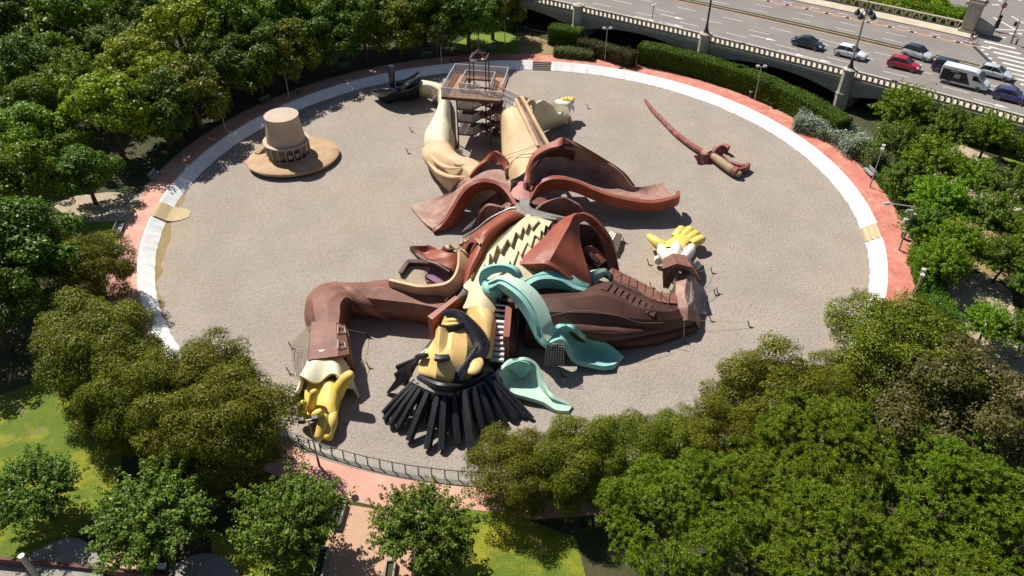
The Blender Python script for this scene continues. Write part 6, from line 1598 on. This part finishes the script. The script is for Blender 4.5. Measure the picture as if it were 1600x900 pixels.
sm_ = ro.modifiers.new("skin", 'SKIN')
rads = [.15, .15, .17, .06, .1, .1, .075, .05, .045, .1, .075, .05, .045, .065, .05, .035, .065, .05, .035, .08]
for k, sv_ in enumerate(bodym.skin_vertices[0].data):
    sv_.radius = (rads[k], rads[k])
    sv_.use_root = (k == 0)
ss_ = ro.modifiers.new("sub", 'SUBSURF'); ss_.levels = 1; ss_.render_levels = 1
tube("shirt", [cy(-.2, 1.12), cy(-.1, 1.3), cy(.08, 1.55)], [.19, .19, .21], "cloth_dark", rd, 10, n=6)
tube("shorts", [cy(-.25, 1.05), cy(-.16, 1.14)], [.2, .2], "cloth_white", rd, 10)
tube("helmet", [cy(.17, 1.8), cy(.2, 1.9), cy(.2, 1.96)], [.13, .12, .04], "cloth_dark", rd, 10)
# traffic signals at the crossing
def signal(px, py, h, label, sign):
    b = Q(px, py, RZ)
    t = thing("traffic_signal", label, "traffic light", b)
    tube("pole", [b, b + U * h], [.1, .07], "rust_steel" if sign else "dark_steel", t, 8)
    if sign:
        tube("mast_arm", [b + U * h, b + Vector((.4, .3, h + 1.2)), b + Vector((1.5, 1, h + 2.0))], .07, "dark_steel", t, 6, n=8)
        c = b + U * (h - .6) - Vector((0, .15, 0))
        tube("no_entry_disc", [c, c - Vector((0, .05, 0))], [.42, .42], "lamp_red", t, 18)
        box("no_entry_bar", c - Vector((0, .07, 0)), (.55, .03, .14), "road_white", t)
        for z in (h - 2.4, h - 3.0): box("signal_head", b + Vector((.25, -.1, z)), (.3, .3, .5), "plastic_black", t, bev=.03)
        box("control_box", b + Vector((0, -.2, 1.0)), (.5, .4, 1.0), "plastic_black", t)
    else:
        box("signal_head", b + Vector((-.45, 0, h - .6)), (.35, .3, .6), "plastic_black", t, bev=.03)
signal(1553, 48, 4.6, "dark signal mast with a round no entry sign by the pier", True)
signal(1579, 68, 3.6, "thin grey signal post at the zebra crossing", False)
b = Q(1587, 70, RZ)
bo = thing("pavement_bollard", "short dark bollard right of the signal post", "bollard", b)
tube("post", [b, b + U * .9], [.12, .1], "plastic_black", bo, 8); tube("cap", [b + U * .9, b + U * 1.0], [.13, .05], "grey_steel", bo, 8)
# ------------------------------------------------------------------ trees, hedges, shrubs
leafmat("leaf_olive", (0.055, 0.075, 0.005), (0.215, 0.235, 0.015), 0.12, 0.26, (0.36, 0.32, 0.02))
leafmat("leaf_dark", (0.035, 0.075, 0.006), (0.135, 0.235, 0.014), 0.2, 0.28)
leafmat("leaf_mid", (0.06, 0.12, 0.005), (0.215, 0.345, 0.012), 0.2, 0.32)
leafmat("leaf_lime", (0.13, 0.185, 0.006), (0.35, 0.42, 0.014), 0.10, 0.32)
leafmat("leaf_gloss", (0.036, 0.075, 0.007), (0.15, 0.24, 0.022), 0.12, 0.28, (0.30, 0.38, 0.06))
leafmat("leaf_pine", (0.055, 0.095, 0.004), (0.21, 0.30, 0.014), 0.1, 0.2)
leafmat("leaf_brown", (0.055, 0.056, 0.012), (0.13, 0.12, 0.03), 0.12, 0.2)
leafmat("leaf_hedge", (0.032, 0.08, 0.004), (0.13, 0.245, 0.012), 0.1, 0.2)
leafmat("leaf_sage", (0.09, 0.13, 0.03), (0.20, 0.25, 0.08), 0.1, 0.2)
leafmat("leaf_flower", (0.12, 0.17, 0.05), (0.29, 0.35, 0.19), 0.05, 0.2, (0.60, 0.63, 0.85))
def leaves(cen, nor, ln, wd, rng, jit=0.5, along=None):
    """one bent rhombus for each centre; returns verts, faces, random values"""
    n = len(cen)
    nor = nor + rng.normal(0, jit, (n, 3))
    nor /= np.linalg.norm(nor, axis=1)[:, None] + 1e-9
    if along is None:
        t = rng.normal(0, 1, (n, 3))
    else:
        t = along + rng.normal(0, 0.25, (n, 3))
    t -= nor * (t * nor).sum(1)[:, None]
    t /= np.linalg.norm(t, axis=1)[:, None] + 1e-9
    b = np.cross(nor, t)
    s = rng.uniform(0.7, 1.3, (n, 1))
    L, Wd = ln * s * 0.5, wd * s * 0.5
    v = np.stack([cen - t * L, cen + b * Wd + nor * Wd * 0.25, cen + t * L, cen - b * Wd + nor * Wd * 0.25], 1).reshape(-1, 3)
    return v, rng.uniform(0, 1, n)
def leafmesh(v, lc, m):
    n = len(lc)
    me = bpy.data.meshes.new("leaves")
    me.vertices.add(4 * n)
    me.vertices.foreach_set("co", v.astype(np.float32).ravel())
    me.loops.add(4 * n)
    me.loops.foreach_set("vertex_index", np.arange(4 * n, dtype=np.int32))
    me.polygons.add(n)
    me.polygons.foreach_set("loop_start", np.arange(0, 4 * n, 4, dtype=np.int32))
    me.update(calc_edges=True)
    at = me.attributes.new("lc", 'FLOAT', 'FACE')
    at.data.foreach_set("value", lc.astype(np.float32))
    me.materials.append(MATS[m])
    return me
def unit(a): return a / (np.linalg.norm(a, axis=-1, keepdims=True) + 1e-9)
def crown_round(seed, m, R0=5.0, zs=0.78, nclump=95, nleaf=260, ln=0.26, wd=0.15, cl=(0.16, 0.30), hole=0.0, low=-0.45, jit=0.38):
    rng = np.random.default_rng(seed)
    d = unit(rng.normal(0, 1, (nclump * 3, 3)))
    d = d[d[:, 2] > low][:nclump]
    n = len(d)
    lob = 1 + 0.22 * np.sin(d[:, 0] * 4 + seed) * np.cos(d[:, 1] * 5 + seed * 2) + 0.14 * np.sin(d[:, 2] * 7 + d[:, 0] * 3 + seed)
    rr = R0 * lob * rng.uniform(0.66, 0.9, n)
    inner = rng.random(n) < 0.18
    rr[inner] *= 0.6
    c = d * rr[:, None]
    cr_ = R0 * rng.uniform(cl[0], cl[1], n)
    P, N, LC = [], [], []
    for i in range(n):
        k = int(nleaf * (cr_[i] / (R0 * 0.23)) ** 2 * rng.uniform(0.75, 1.1))
        u = unit(rng.normal(0, 1, (k, 3)) + d[i] * 0.55 + np.array([0, 0, 0.35]))
        rad = cr_[i] * rng.uniform(0.55, 1.05, k) ** 0.6
        bump = 1 + 0.22 * np.sin(u[:, 0] * 9 + i) * np.sin(u[:, 1] * 8 + 2 * i)
        P.append(c[i] + u * (rad * bump)[:, None] * np.array([1.05, 1.05, 0.85]))
        N.append(u + np.array([-0.12, 0.12, 0.45]))
        LC.append(np.clip(rng.normal(0.5 + 0.10 * math.sin(i * 2.4), 0.24, k), 0, 1))
    P, N, LC = np.concatenate(P), unit(np.concatenate(N)), np.concatenate(LC)
    P[:, 2] *= zs
    v, _ = leaves(P, N, ln, wd, rng, jit)
    return leafmesh(v, LC, m)
def crown_shoots(seed, m, R0=4.0, zs=0.85, nsh=380, nl=66, ln=0.23, wd=0.13, up=0.45, bare=0.0):
    """open crown of leafy shoots that run outwards and upwards"""
    rng = np.random.default_rng(seed)
    P, N, A, LC = [], [], [], []
    for i in range(nsh):
        d = unit(rng.normal(0, 1, 3) * np.array([1, 1, 0.8]) + np.array([0, 0, 0.25]))
        if d[2] < -0.35: continue
        r1 = R0 * rng.uniform(0.72, 1.08) * (1 + 0.15 * math.sin(d[0] * 5 + seed) * math.cos(d[1] * 4 - seed))
        r0 = r1 * rng.uniform(0.3, 0.6)
        p0 = d * r0
        p1 = d * r1 + np.array([0, 0, up * rng.uniform(0.3, 1.4)]) + rng.normal(0, 0.3, 3)
        k = int(nl * rng.uniform(0.7, 1.2))
        t = rng.uniform(0, 1, k) ** 0.8
        ax = unit(p1 - p0)
        side = unit(rng.normal(0, 1, (k, 3)))
        side = unit(side - ax * (side @ ax)[:, None])
        off = 0.34 * (1.15 - t * 0.75) * rng.uniform(0.4, 1.2, k)
        P.append(p0 + (p1 - p0) * t[:, None] + side * off[:, None])
        N.append(unit(np.array([0, 0, 0.8]) + side * 0.5 + d * 0.25))
        A.append(unit(side + ax * 0.5 + np.array([0, 0, -0.25])))
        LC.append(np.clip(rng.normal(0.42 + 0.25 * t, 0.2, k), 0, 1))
    P, N, A, LC = map(np.concatenate, (P, N, A, LC))
    P[:, 2] *= zs
    v, _ = leaves(P, N, ln, wd, rng, 0.4, A)
    return leafmesh(v, LC, m)
def crown_pine(seed, m, R0=5.5, zs=0.62, ntuft=1700, nn=40, ln=0.28, wd=0.045):
    rng = np.random.default_rng(seed)
    P, N, A, LC = [], [], [], []
    nb = 85
    bd = unit(rng.normal(0, 1, (nb, 3)) + np.array([0, 0, 0.35]))
    br = R0 * rng.uniform(0.5, 0.86, nb)
    bs = R0 * rng.uniform(0.17, 0.28, nb)
    for i in range(ntuft):
        j = rng.integers(nb)
        u = unit(rng.normal(0, 1, 3) + bd[j] * 0.7 + np.array([0, 0, 0.55]))
        c = bd[j] * br[j] + u * bs[j] * rng.uniform(0.75, 1.05)
        if c[2] < -0.4 * R0: continue
        ax = unit(u + bd[j] * 0.4 + np.array([0, 0, 0.6]))
        k = int(nn * rng.uniform(0.75, 1.2))
        dirs = unit(rng.normal(0, 1, (k, 3)) * 0.75 + ax * 0.9)
        L = rng.uniform(0.2, 0.44, k)
        P.append(c + dirs * (L * 0.55)[:, None])
        side = np.cross(dirs, unit(rng.normal(0, 1, (k, 3))))
        N.append(unit(side + np.array([0, 0, 0.3]) + ax * 0.5))
        A.append(dirs)
        LC.append(np.clip(rng.normal(0.5 + 0.28 * (L - 0.32) / 0.12 * 0.6, 0.2, k), 0, 1))
    P, N, A, LC = map(np.concatenate, (P, N, A, LC))
    P[:, 2] *= zs
    v, _ = leaves(P, N, ln, wd, rng, 0.15, A * 4)
    return leafmesh(v, LC, m)
def trunkmesh(seed, H, r, limbs_, spread, top):
    rnd = random.Random(seed)
    mb = MB()
    fork = H * 0.62
    w = [Vector((0, 0, -0.3)), Vector((rnd.uniform(-.15, .15), rnd.uniform(-.15, .15), fork * 0.5)), Vector((rnd.uniform(-.3, .3), rnd.uniform(-.3, .3), fork))]
    mb.tube(w, [r * 1.25, r, r * 0.85], 8, n=7)
    for k in range(limbs_):
        a = 2 * math.pi * (k + rnd.uniform(-.3, .3)) / limbs_
        sp = spread * rnd.uniform(0.6, 1.0)
        e = Vector((math.cos(a) * sp, math.sin(a) * sp, fork + (top - fork) * rnd.uniform(0.7, 1.0)))
        m1 = w[-1].lerp(e, 0.5) + Vector((math.cos(a) * .3, math.sin(a) * .3, -0.1))
        mb.tube([w[-1] - Vector((0, 0, .15)), m1, e], [r * .6, r * .4, r * .12], 6, n=6)
        e2 = m1 + Vector((math.cos(a + .9) * sp * .5, math.sin(a + .9) * sp * .5, (top - fork) * .35))
        mb.tube([m1, m1.lerp(e2, .5), e2], [r * .35, r * .22, r * .08], 5)
    return mesh(mb.v, mb.f, "bark", True)
TYPES = {}
def ttype(key, R0, zs, hc, crowns, r, limbs_, seed):
    TYPES[key] = dict(R=R0, zs=zs, hc=hc, crowns=crowns, trunks=[trunkmesh(seed + k, hc, r, limbs_, R0 * 0.6, hc + R0 * zs * 0.4) for k in range(2)])
ttype("olive", 5, .8, 5.0, [crown_round(1, "leaf_olive", 5, .8, 150, 560, .165, .10, low=-.75), crown_round(2, "leaf_olive", 5, .8, 150, 560, .165, .10, low=-.75), crown_round(3, "leaf_olive", 5, .74, 140, 560, .165, .10, low=-.75)], .32, 5, 10)
ttype("dark", 5, .9, 6.2, [crown_round(4, "leaf_dark", 5, .9, 80, 190, .36, .22, (.17, .3)), crown_round(5, "leaf_dark", 5, .95, 80, 190, .36, .22, (.15, .28))], .33, 5, 20)
ttype("mid", 5, .9, 6.0, [crown_round(6, "leaf_mid", 5, .9, 85, 180, .38, .24, (.14, .28)), crown_round(7, "leaf_mid", 5, .85, 85, 180, .38, .24, (.15, .3))], .3, 5, 30)
ttype("lime", 5, .85, 6.0, [crown_round(8, "leaf_lime", 5, .85, 85, 180, .36, .22, (.13, .27))], .3, 5, 40)
ttype("ring", 3.4, .95, 3.8, [crown_round(9, "leaf_ring", 3.4, .95, 60, 210, .28, .17, (.18, .34)) if False else crown_round(9, "leaf_dark", 3.4, .95, 60, 210, .28, .17, (.18, .34)), crown_round(12, "leaf_olive", 3.4, .92, 60, 200, .28, .17, (.18, .34))], .2, 4, 50)
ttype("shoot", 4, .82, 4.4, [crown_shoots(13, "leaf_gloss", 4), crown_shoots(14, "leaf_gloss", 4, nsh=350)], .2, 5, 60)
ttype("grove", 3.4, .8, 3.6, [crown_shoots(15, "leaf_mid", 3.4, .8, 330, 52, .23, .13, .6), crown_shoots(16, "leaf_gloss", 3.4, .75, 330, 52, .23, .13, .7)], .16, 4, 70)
ttype("pine", 5.5, .7, 6.0, [crown_pine(17, "leaf_pine"), crown_pine(18, "leaf_pine"), crown_pine(19, "leaf_pine", zs=.7)], .3, 5, 80)
ttype("brown", 5, .75, 5.8, [crown_round(21, "leaf_brown", 5, .75, 120, 400, .2, .12, low=-.7)], .32, 5, 90)
_cnt = {}
def tree(kind, px, py, rpx, label, name="park_tree", zf=1.0, cat="tree", group="trees of the park", gz=GZ, v=None, base=None):
    """crown centre seen at (px, py), about rpx half wide in the photograph; the trunk stands under it"""
    T = TYPES[kind]
    s = 1.0
    for _ in range(8):
        p = Q(px, py, gz + T["hc"] * s * zf)
        s = rpx * depth(p) / _F / T["R"]
    k = _cnt.get(kind, 0)
    _cnt[kind] = k + 1
    p = Q(px, py, gz + T["hc"] * s * zf)
    if base:
        p = Q(*base, gz)
        s = rpx * depth(p) / _F / T["R"]
    t = thing(name, label, cat, Vector((p.x, p.y, gz)), (k * 2.399) % 6.283, group)
    c = link("crown", T["crowns"][(k if v is None else v) % len(T["crowns"])], t, True)
    c.location = (0, 0, T["hc"])
    link("trunk", T["trunks"][k % 2], t, True)
    rs_ = random.Random(int(px * 7 + py * 3 + rpx + (base[0] if base else 0)))
    t.scale = (s * rs_.uniform(.92, 1.1), s * rs_.uniform(.9, 1.08), s * zf * rs_.uniform(.92, 1.08))
    return t
# near left group
tree("olive", 140, 420, 66, "compact olive green tree by the small lawn and bench at left", v=2)
tree("olive", 146, 546, 92, "broad olive green tree overhanging the white bank at left")
tree("olive", 322, 596, 86, "yellowish olive tree reaching farthest over the gravel at left")
tree("olive", 212, 630, 80, "yellow tinged olive tree between the sloping lawn and the big tree")
tree("olive", 346, 682, 98, "largest dense olive tree beside the yellow hand and railing")
tree("shoot", 58, 770, 78, "bright leafy young tree on the lawn at the left edge", "leafy_tree", zf=.75)
tree("shoot", 235, 808, 104, "wide glossy leafed tree over the concrete platforms at lower left", "leafy_tree", zf=.85)
tree("shoot", 452, 818, 84, "glossy leafed tree just left of the brick walk", "leafy_tree")
tree("shoot", 662, 828, 84, "glossy leafed tree just right of the brick walk", "leafy_tree")
# near right group
tree("olive", 802, 728, 74, "olive tree nearest the black hair strands", zf=.95)
tree("olive", 902, 728, 74, "olive tree second from the hair along the near edge")
tree("olive", 985, 712, 66, "small olive tree third from the hair along the near edge")
tree("olive", 1062, 690, 60, "small olive tree fourth from the hair with soil below")
tree("olive", 1215, 622, 92, "olive tree bulging over the gravel right of the sash slide")
tree("olive", 1412, 562, 106, "large olive tree where the white bank meets the trees at right")
tree("olive", 1312, 606, 62, "small olive tree closing the gap left of the large olive tree at right")
tree("brown", 1505, 632, 118, "dull brownish green tree at the right edge above the pines")
tree("pine", 1288, 712, 120, "bright pine with tufted crown behind the other pines", "pine_tree")
tree("pine", 1060, 812, 138, "bright pine nearest the bottom centre of the picture", "pine_tree")
tree("pine", 1270, 850, 128, "bright pine at the bottom between two other pines", "pine_tree")
tree("pine", 1480, 772, 128, "bright pine on the right below the brownish tree", "pine_tree")
tree("pine", 1460, 905, 120, "pine cut by the bottom edge toward the right corner", "pine_tree")
tree("pine", 1610, 860, 110, "pine in the bottom right corner cut by two edges", "pine_tree")
tree("olive", 1132, 690, 74, "olive tree filling the gap left of the bulging olive tree")
tree("pine", 1165, 770, 100, "pine in the middle of the pine group beside the bare soil", "pine_tree")
tree("brown", 1595, 680, 70, "brownish tree cut by the right edge beside the pines")
# left edge, dark
for i, (k, x, y, r, l) in enumerate((
    ("dark", 24, 392, 82, "very dark broad tree at the left edge level with the bench"),
    ("dark", -22, 478, 72, "very dark tree at the left edge above the sloping lawn"),
    ("mid", 25, 282, 74, "leafy green tree at the left edge under the sandy clearing"),
    ("dark", 130, 268, 48, "dark low tree right of the sandy clearing"),
    ("mid", 35, 205, 60, "mid green tree at the left edge above the sandy clearing"),
    ("grove", 120, 140, 60, "light bushy tree in the middle of the left forest"),
    ("dark", 28, 110, 66, "dark tree at the left edge in the upper forest"),
    ("dark", 20, 30, 62, "dark tree in the top left corner"),
    ("mid", 105, 35, 62, "dense green tree second from the top left corner"),
    ("grove", 190, 70, 52, "feathery pale green tree below the sandy gap at top left"),
    ("mid", 180, 10, 50, "green tree at the top edge left of the sandy gap"),
    ("dark", 225, 40, 45, "dark narrow tree right of the sandy gap at top left"),
    ("grove", 130, 85, 46, "small pale tree under the dense trees at top left"),
    ("lime", 215, 95, 58, "yellow green tree in the middle of the left forest"),
    ("lime", 292, 60, 66, "large yellow green tree high in the left forest"),
    ("lime", 165, 170, 72, "yellowest tree of the forest, with a visible forked trunk"),
    ("mid", 350, 45, 64, "large fresh green tree above the yellow green tree"),
    ("mid", 270, 15, 52, "green tree at the top edge above the yellow green tree"),
    ("mid", 420, 30, 60, "fresh green tree at the top edge right of the large one"),
    ("dark", 395, 62, 52, "dark shadowed tree between the fresh green trees"),
    ("mid", 500, 14, 58, "fresh green tree at the top edge over the lamp post"),
    ("mid", 585, 8, 54, "green tree at the top edge above the boot"),
    ("dark", 660, 10, 50, "dark green tree at the top edge left of the tower mast"),
    ("dark", 730, 18, 46, "dark tree at the top edge beside the small lawn"),
    ("mid", 78, 92, 50, "mid green tree between the two dark trees of the upper left forest"),
    ("mid", 66, 168, 52, "mid green tree left of the light bushy tree"),
    ("lime", 250, 125, 50, "yellow green tree touching the ring trees left of the hat"),
    ("mid", 335, 92, 46, "green tree behind the ring tree upper left of the hat"),
    ("dark", 455, 50, 42, "dark tree behind the lamp post above the hat"),
    ("mid", 545, 30, 42, "small green tree second row above the boot"),
    ("dark", 620, 24, 42, "dark tree second row above the tip of the boot"),
    ("mid", 95, 225, 40, "low green tree above the sandy clearing"),
    ("mid", 60, 0, 52, "green tree at the top edge near the left corner"),
    ("dark", 340, 0, 48, "dark tree at the top edge above the large fresh green tree"),
    ("dark", 800, -18, 40, "dark tree at the top edge under the bridge end"))):
    tree(k, x, y, r, l)
# trees along the ring path, trunks visible
for i, (bx, by, r, l) in enumerate((
    (770, 62, 46, "rounded ring tree overhanging the small lawn"),
    (733, 80, 42, "ring tree second from the lawn"),
    (683, 87, 42, "ring tree left of the tower mast, third from the lawn"),
    (628, 90, 42, "ring tree above the boot"),
    (574, 97, 42, "ring tree above the left end of the boot"),
    (520, 112, 42, "ring tree right of the lamp post above the hat"),
    (463, 131, 44, "ring tree behind the lamp post above the hat"),
    (410, 148, 46, "ring tree directly above the hat"),
    (363, 168, 48, "ring tree upper left of the hat"),
    (312, 199, 50, "ring tree left of the hat and right of the yellow tree"),
    (266, 229, 52, "ring tree farthest left, beside the yellow tree"))):
    tree("ring", 0, 0, r, l, group="trees along the ring path", v=0 if i % 3 else 1, base=(bx, by))
tree("grove", 200, 262, 12, "sapling in the shade under the yellow tree", "sapling")
# grove on the right
for i, (x, y, r, l) in enumerate((
    (1398, 172, 50, "grove tree against the bridge parapet, leftmost"), (1462, 196, 48, "grove tree below the parapet, second from left"), (1532, 206, 40, "grove tree below the parapet, rightmost of its row"),
    (1392, 225, 44, "grove tree beside the flowering shrub"), (1440, 250, 48, "grove tree in the middle of the second row"), (1400, 275, 36, "grove tree behind the bench on the red path"), (1505, 275, 42, "grove tree by the sandy gaps"), (1570, 300, 46, "grove tree near the right edge under the grass strip"),
    (1455, 310, 50, "large grove tree behind the camera mast"), (1530, 335, 46, "grove tree right of the camera mast"), (1600, 365, 46, "grove tree cut by the right edge, upper"), (1430, 350, 40, "grove tree over the hedge beside the camera mast"), (1480, 375, 50, "grove tree above the shaded sandy clearing, left"), (1555, 400, 44, "grove tree above the shaded sandy clearing, right"),
    (1455, 410, 46, "grove tree left of the shaded sandy clearing"), (1600, 440, 40, "grove tree cut by the right edge, lower"), (1530, 500, 40, "grove tree below the sandy clearing"), (1592, 520, 44, "grove tree at the right edge below the clearing"))):
    tree("grove", x + 14, y + 6, r * 0.98, l, "grove_tree", group="young trees of the grove")
tree("grove", 1612, 232, 26, "small bush tree at the right edge under the bridge", "grove_tree", group="young trees of the grove")
# hedges: clipped, leafy on every side, twiggy core
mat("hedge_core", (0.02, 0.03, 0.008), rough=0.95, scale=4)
def hedge(path, wid, h, label, m="leaf_hedge", dens=150, ln=.17, wd=.10, wave=.12, gz=GZ, rough=.10, name="hedge", cat="hedge", up=.3):
    rng = np.random.default_rng(len(label) * 7 + int(abs(path[0].x) * 10))
    t = thing(name, label, cat, dn(path[0], gz))
    P, N = [], []
    v, f = [], []
    n_ = max(4, int(sum((b - a).length for a, b in zip(path, path[1:])) / 0.5))
    pp = cr(path, n_) if len(path) > 2 else lin(path, n_)
    prof = []
    for i, p in enumerate(pp):
        d = (pp[min(i + 1, n_ - 1)] - pp[max(i - 1, 0)]); d.z = 0; d.normalize()
        s_ = Vector((-d.y, d.x, 0))
        hh = h * (1 + 0.05 * noise.noise(Vector((p.x * .3, p.y * .3, 1))))
        ww = wid * (1 + 0.12 * noise.noise(Vector((p.x * .5, p.y * .5, 7))))
        prof.append((dn(p, gz), s_, hh, ww))
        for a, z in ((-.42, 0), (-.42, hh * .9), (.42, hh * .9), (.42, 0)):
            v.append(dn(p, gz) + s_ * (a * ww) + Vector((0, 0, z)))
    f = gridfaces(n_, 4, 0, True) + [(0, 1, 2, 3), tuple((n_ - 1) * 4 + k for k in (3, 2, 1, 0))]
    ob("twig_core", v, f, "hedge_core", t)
    for i in range(n_ - 1):
        p0, s_, hh, ww = prof[i]
        p1 = prof[i + 1][0]
        d = p1 - p0
        L = d.length
        for (face, area) in (("t", ww * L), ("l", hh * L), ("r", hh * L)):
            k = int(area * dens)
            tt = rng.random(k)
            a = rng.random(k)
            for q in range(k):
                b = p0 + d * tt[q]
                wv = wave * noise.noise(b * 0.9 + Vector((0, 0, a[q] * 2)))
                if face == "t":
                    c = b + s_ * ((a[q] - .5) * ww) + Vector((0, 0, hh + wv - 0.15 * (2 * abs(a[q] - .5)) ** 6)); nn = (0, 0, 1)
                else:
                    sg = -1 if face == "l" else 1
                    c = b + s_ * (sg * (ww / 2 + wv)) + Vector((0, 0, a[q] * hh)); nn = (s_.x * sg, s_.y * sg, up)
                P.append((c.x, c.y, c.z)); N.append(nn)
    for e, sg in ((0, -1), (n_ - 1, 1)):
        p, s_, hh, ww = prof[e]
        d = (pp[1] - pp[0]) if e == 0 else (pp[-1] - pp[-2])
        d = Vector((d.x, d.y, 0)).normalized() * sg
        for q in range(int(ww * hh * dens)):
            c = p + s_ * ((rng.random() - .5) * ww) + Vector((0, 0, rng.random() * hh)) + d * 0.02
            P.append((c.x, c.y, c.z)); N.append((d.x, d.y, up))
    P, N = np.array(P), np.array(N, float)
    P += rng.normal(0, rough, P.shape) * 0.6
    vv, lc = leaves(P, N, ln, wd, rng, .6)
    link("foliage", leafmesh(vv - np.array(t.location)[None], (rng.random(len(lc)) ** 0.8 if m == "leaf_flower" else np.clip(rng.normal(.5, .25, len(lc)), 0, 1)), m), t, True)
    return t
def HP(*pix): return [Q(x, y, GZ) for x, y in pix]
def arc(r, x0, y0, x1, y1, n=9):
    a0, a1 = ang(x0, y0), ang(x1, y1)
    return [Vector((r * math.cos(R(a0 + (a1 - a0) * k / (n - 1))), r * math.sin(R(a0 + (a1 - a0) * k / (n - 1))), GZ)) for k in range(n)]
hedge(arc(45.8, 990, 105, 1342, 214), 2.4, 3.1, "long clipped dark hedge in front of the bridge at upper right")
hedge(HP((860, 66), (908, 74)), 2.4, 3.0, "short clipped hedge at the gap in the fence under the bridge")
hedge(HP((906, 80), (945, 90), (988, 104)), 1.8, 2.1, "thin brownish hedge between the two clipped hedges", "leaf_brown", 140, wave=.4, rough=.25)
hedge(HP((866, 86), (890, 88), (926, 92)), 2.0, 1.2, "low rounded sage green shrub behind a dark bench", "leaf_sage", 130, wave=.35, rough=.2, name="shrub", cat="shrub")
hedge(arc(45.5, 1402, 350, 1418, 402), 1.6, 2.0, "clipped hedge left of the camera mast along the red path", wave=.3)
hedge(HP((1432, 408), (1444, 432), (1450, 475), (1480, 540)), 2.2, 2.2, "clipped hedge along the widened red path below the camera mast", wave=.3)
hedge(arc(45.3, 1370, 285, 1396, 330), 1.6, 2.0, "short clipped hedge behind the bench at right", wave=.3)
hedge(HP((1245, 196), (1280, 205), (1318, 222), (1345, 245)), 3.6, 1.8, "loose shrub covered in pale blue flowers beside the red path", "leaf_flower", 150, .2, .13, .6, rough=.35, name="flowering_shrub", cat="shrub")
hedge(HP((1350, 246), (1372, 262)), 2.4, 1.5, "loose green end of the flowering shrub by the bench", "leaf_sage", 120, .2, .13, .5, rough=.35, name="shrub", cat="shrub")
hedge([B(35, 33, 0), B(48, 34, 0), B(62, 36, 0)], 7.0, 1.6, "bright green mass of shrubs behind the far parapet", "leaf_lime", 60, .35, .22, 1.2, gz=RZ - 1.0, rough=.5, name="shrub_bank", cat="shrub")
hedge([B(58, 36, 0), B(66.5, 34, 0)], 5.0, 2.0, "darker green shrub beside the square stone pier", "leaf_mid", 70, .35, .22, 1.2, gz=RZ - 1.0, rough=.5, name="shrub", cat="shrub")
hedge(HP((780, 40), (806, 50)), 2.4, 3.0, "dark clipped hedge behind the small lawn at the top", "leaf_hedge", 110)
# wire fence beside the underpass
fp = HP((808, 55), (832, 62), (858, 68))
fe = thing("wire_fence", "dark wire fence at the path under the bridge", "fence", fp[0])
for q in cr(fp, 5):
    bar("post", q, q + U * 1.8, .08, .08, "dark_steel", fe)
for z in (.1, 1.0, 1.75):
    tube("rail", [q + U * z for q in cr(fp, 9)], .025, "dark_steel", fe, 5)
ob("wire_mesh", [q + U * z for z in (.1, 1.75) for q in cr(fp, 9)], [(i, i + 1, 10 + i, 9 + i) for i in range(8)], "fence_wire", fe) if "fence_wire" in MATS else None
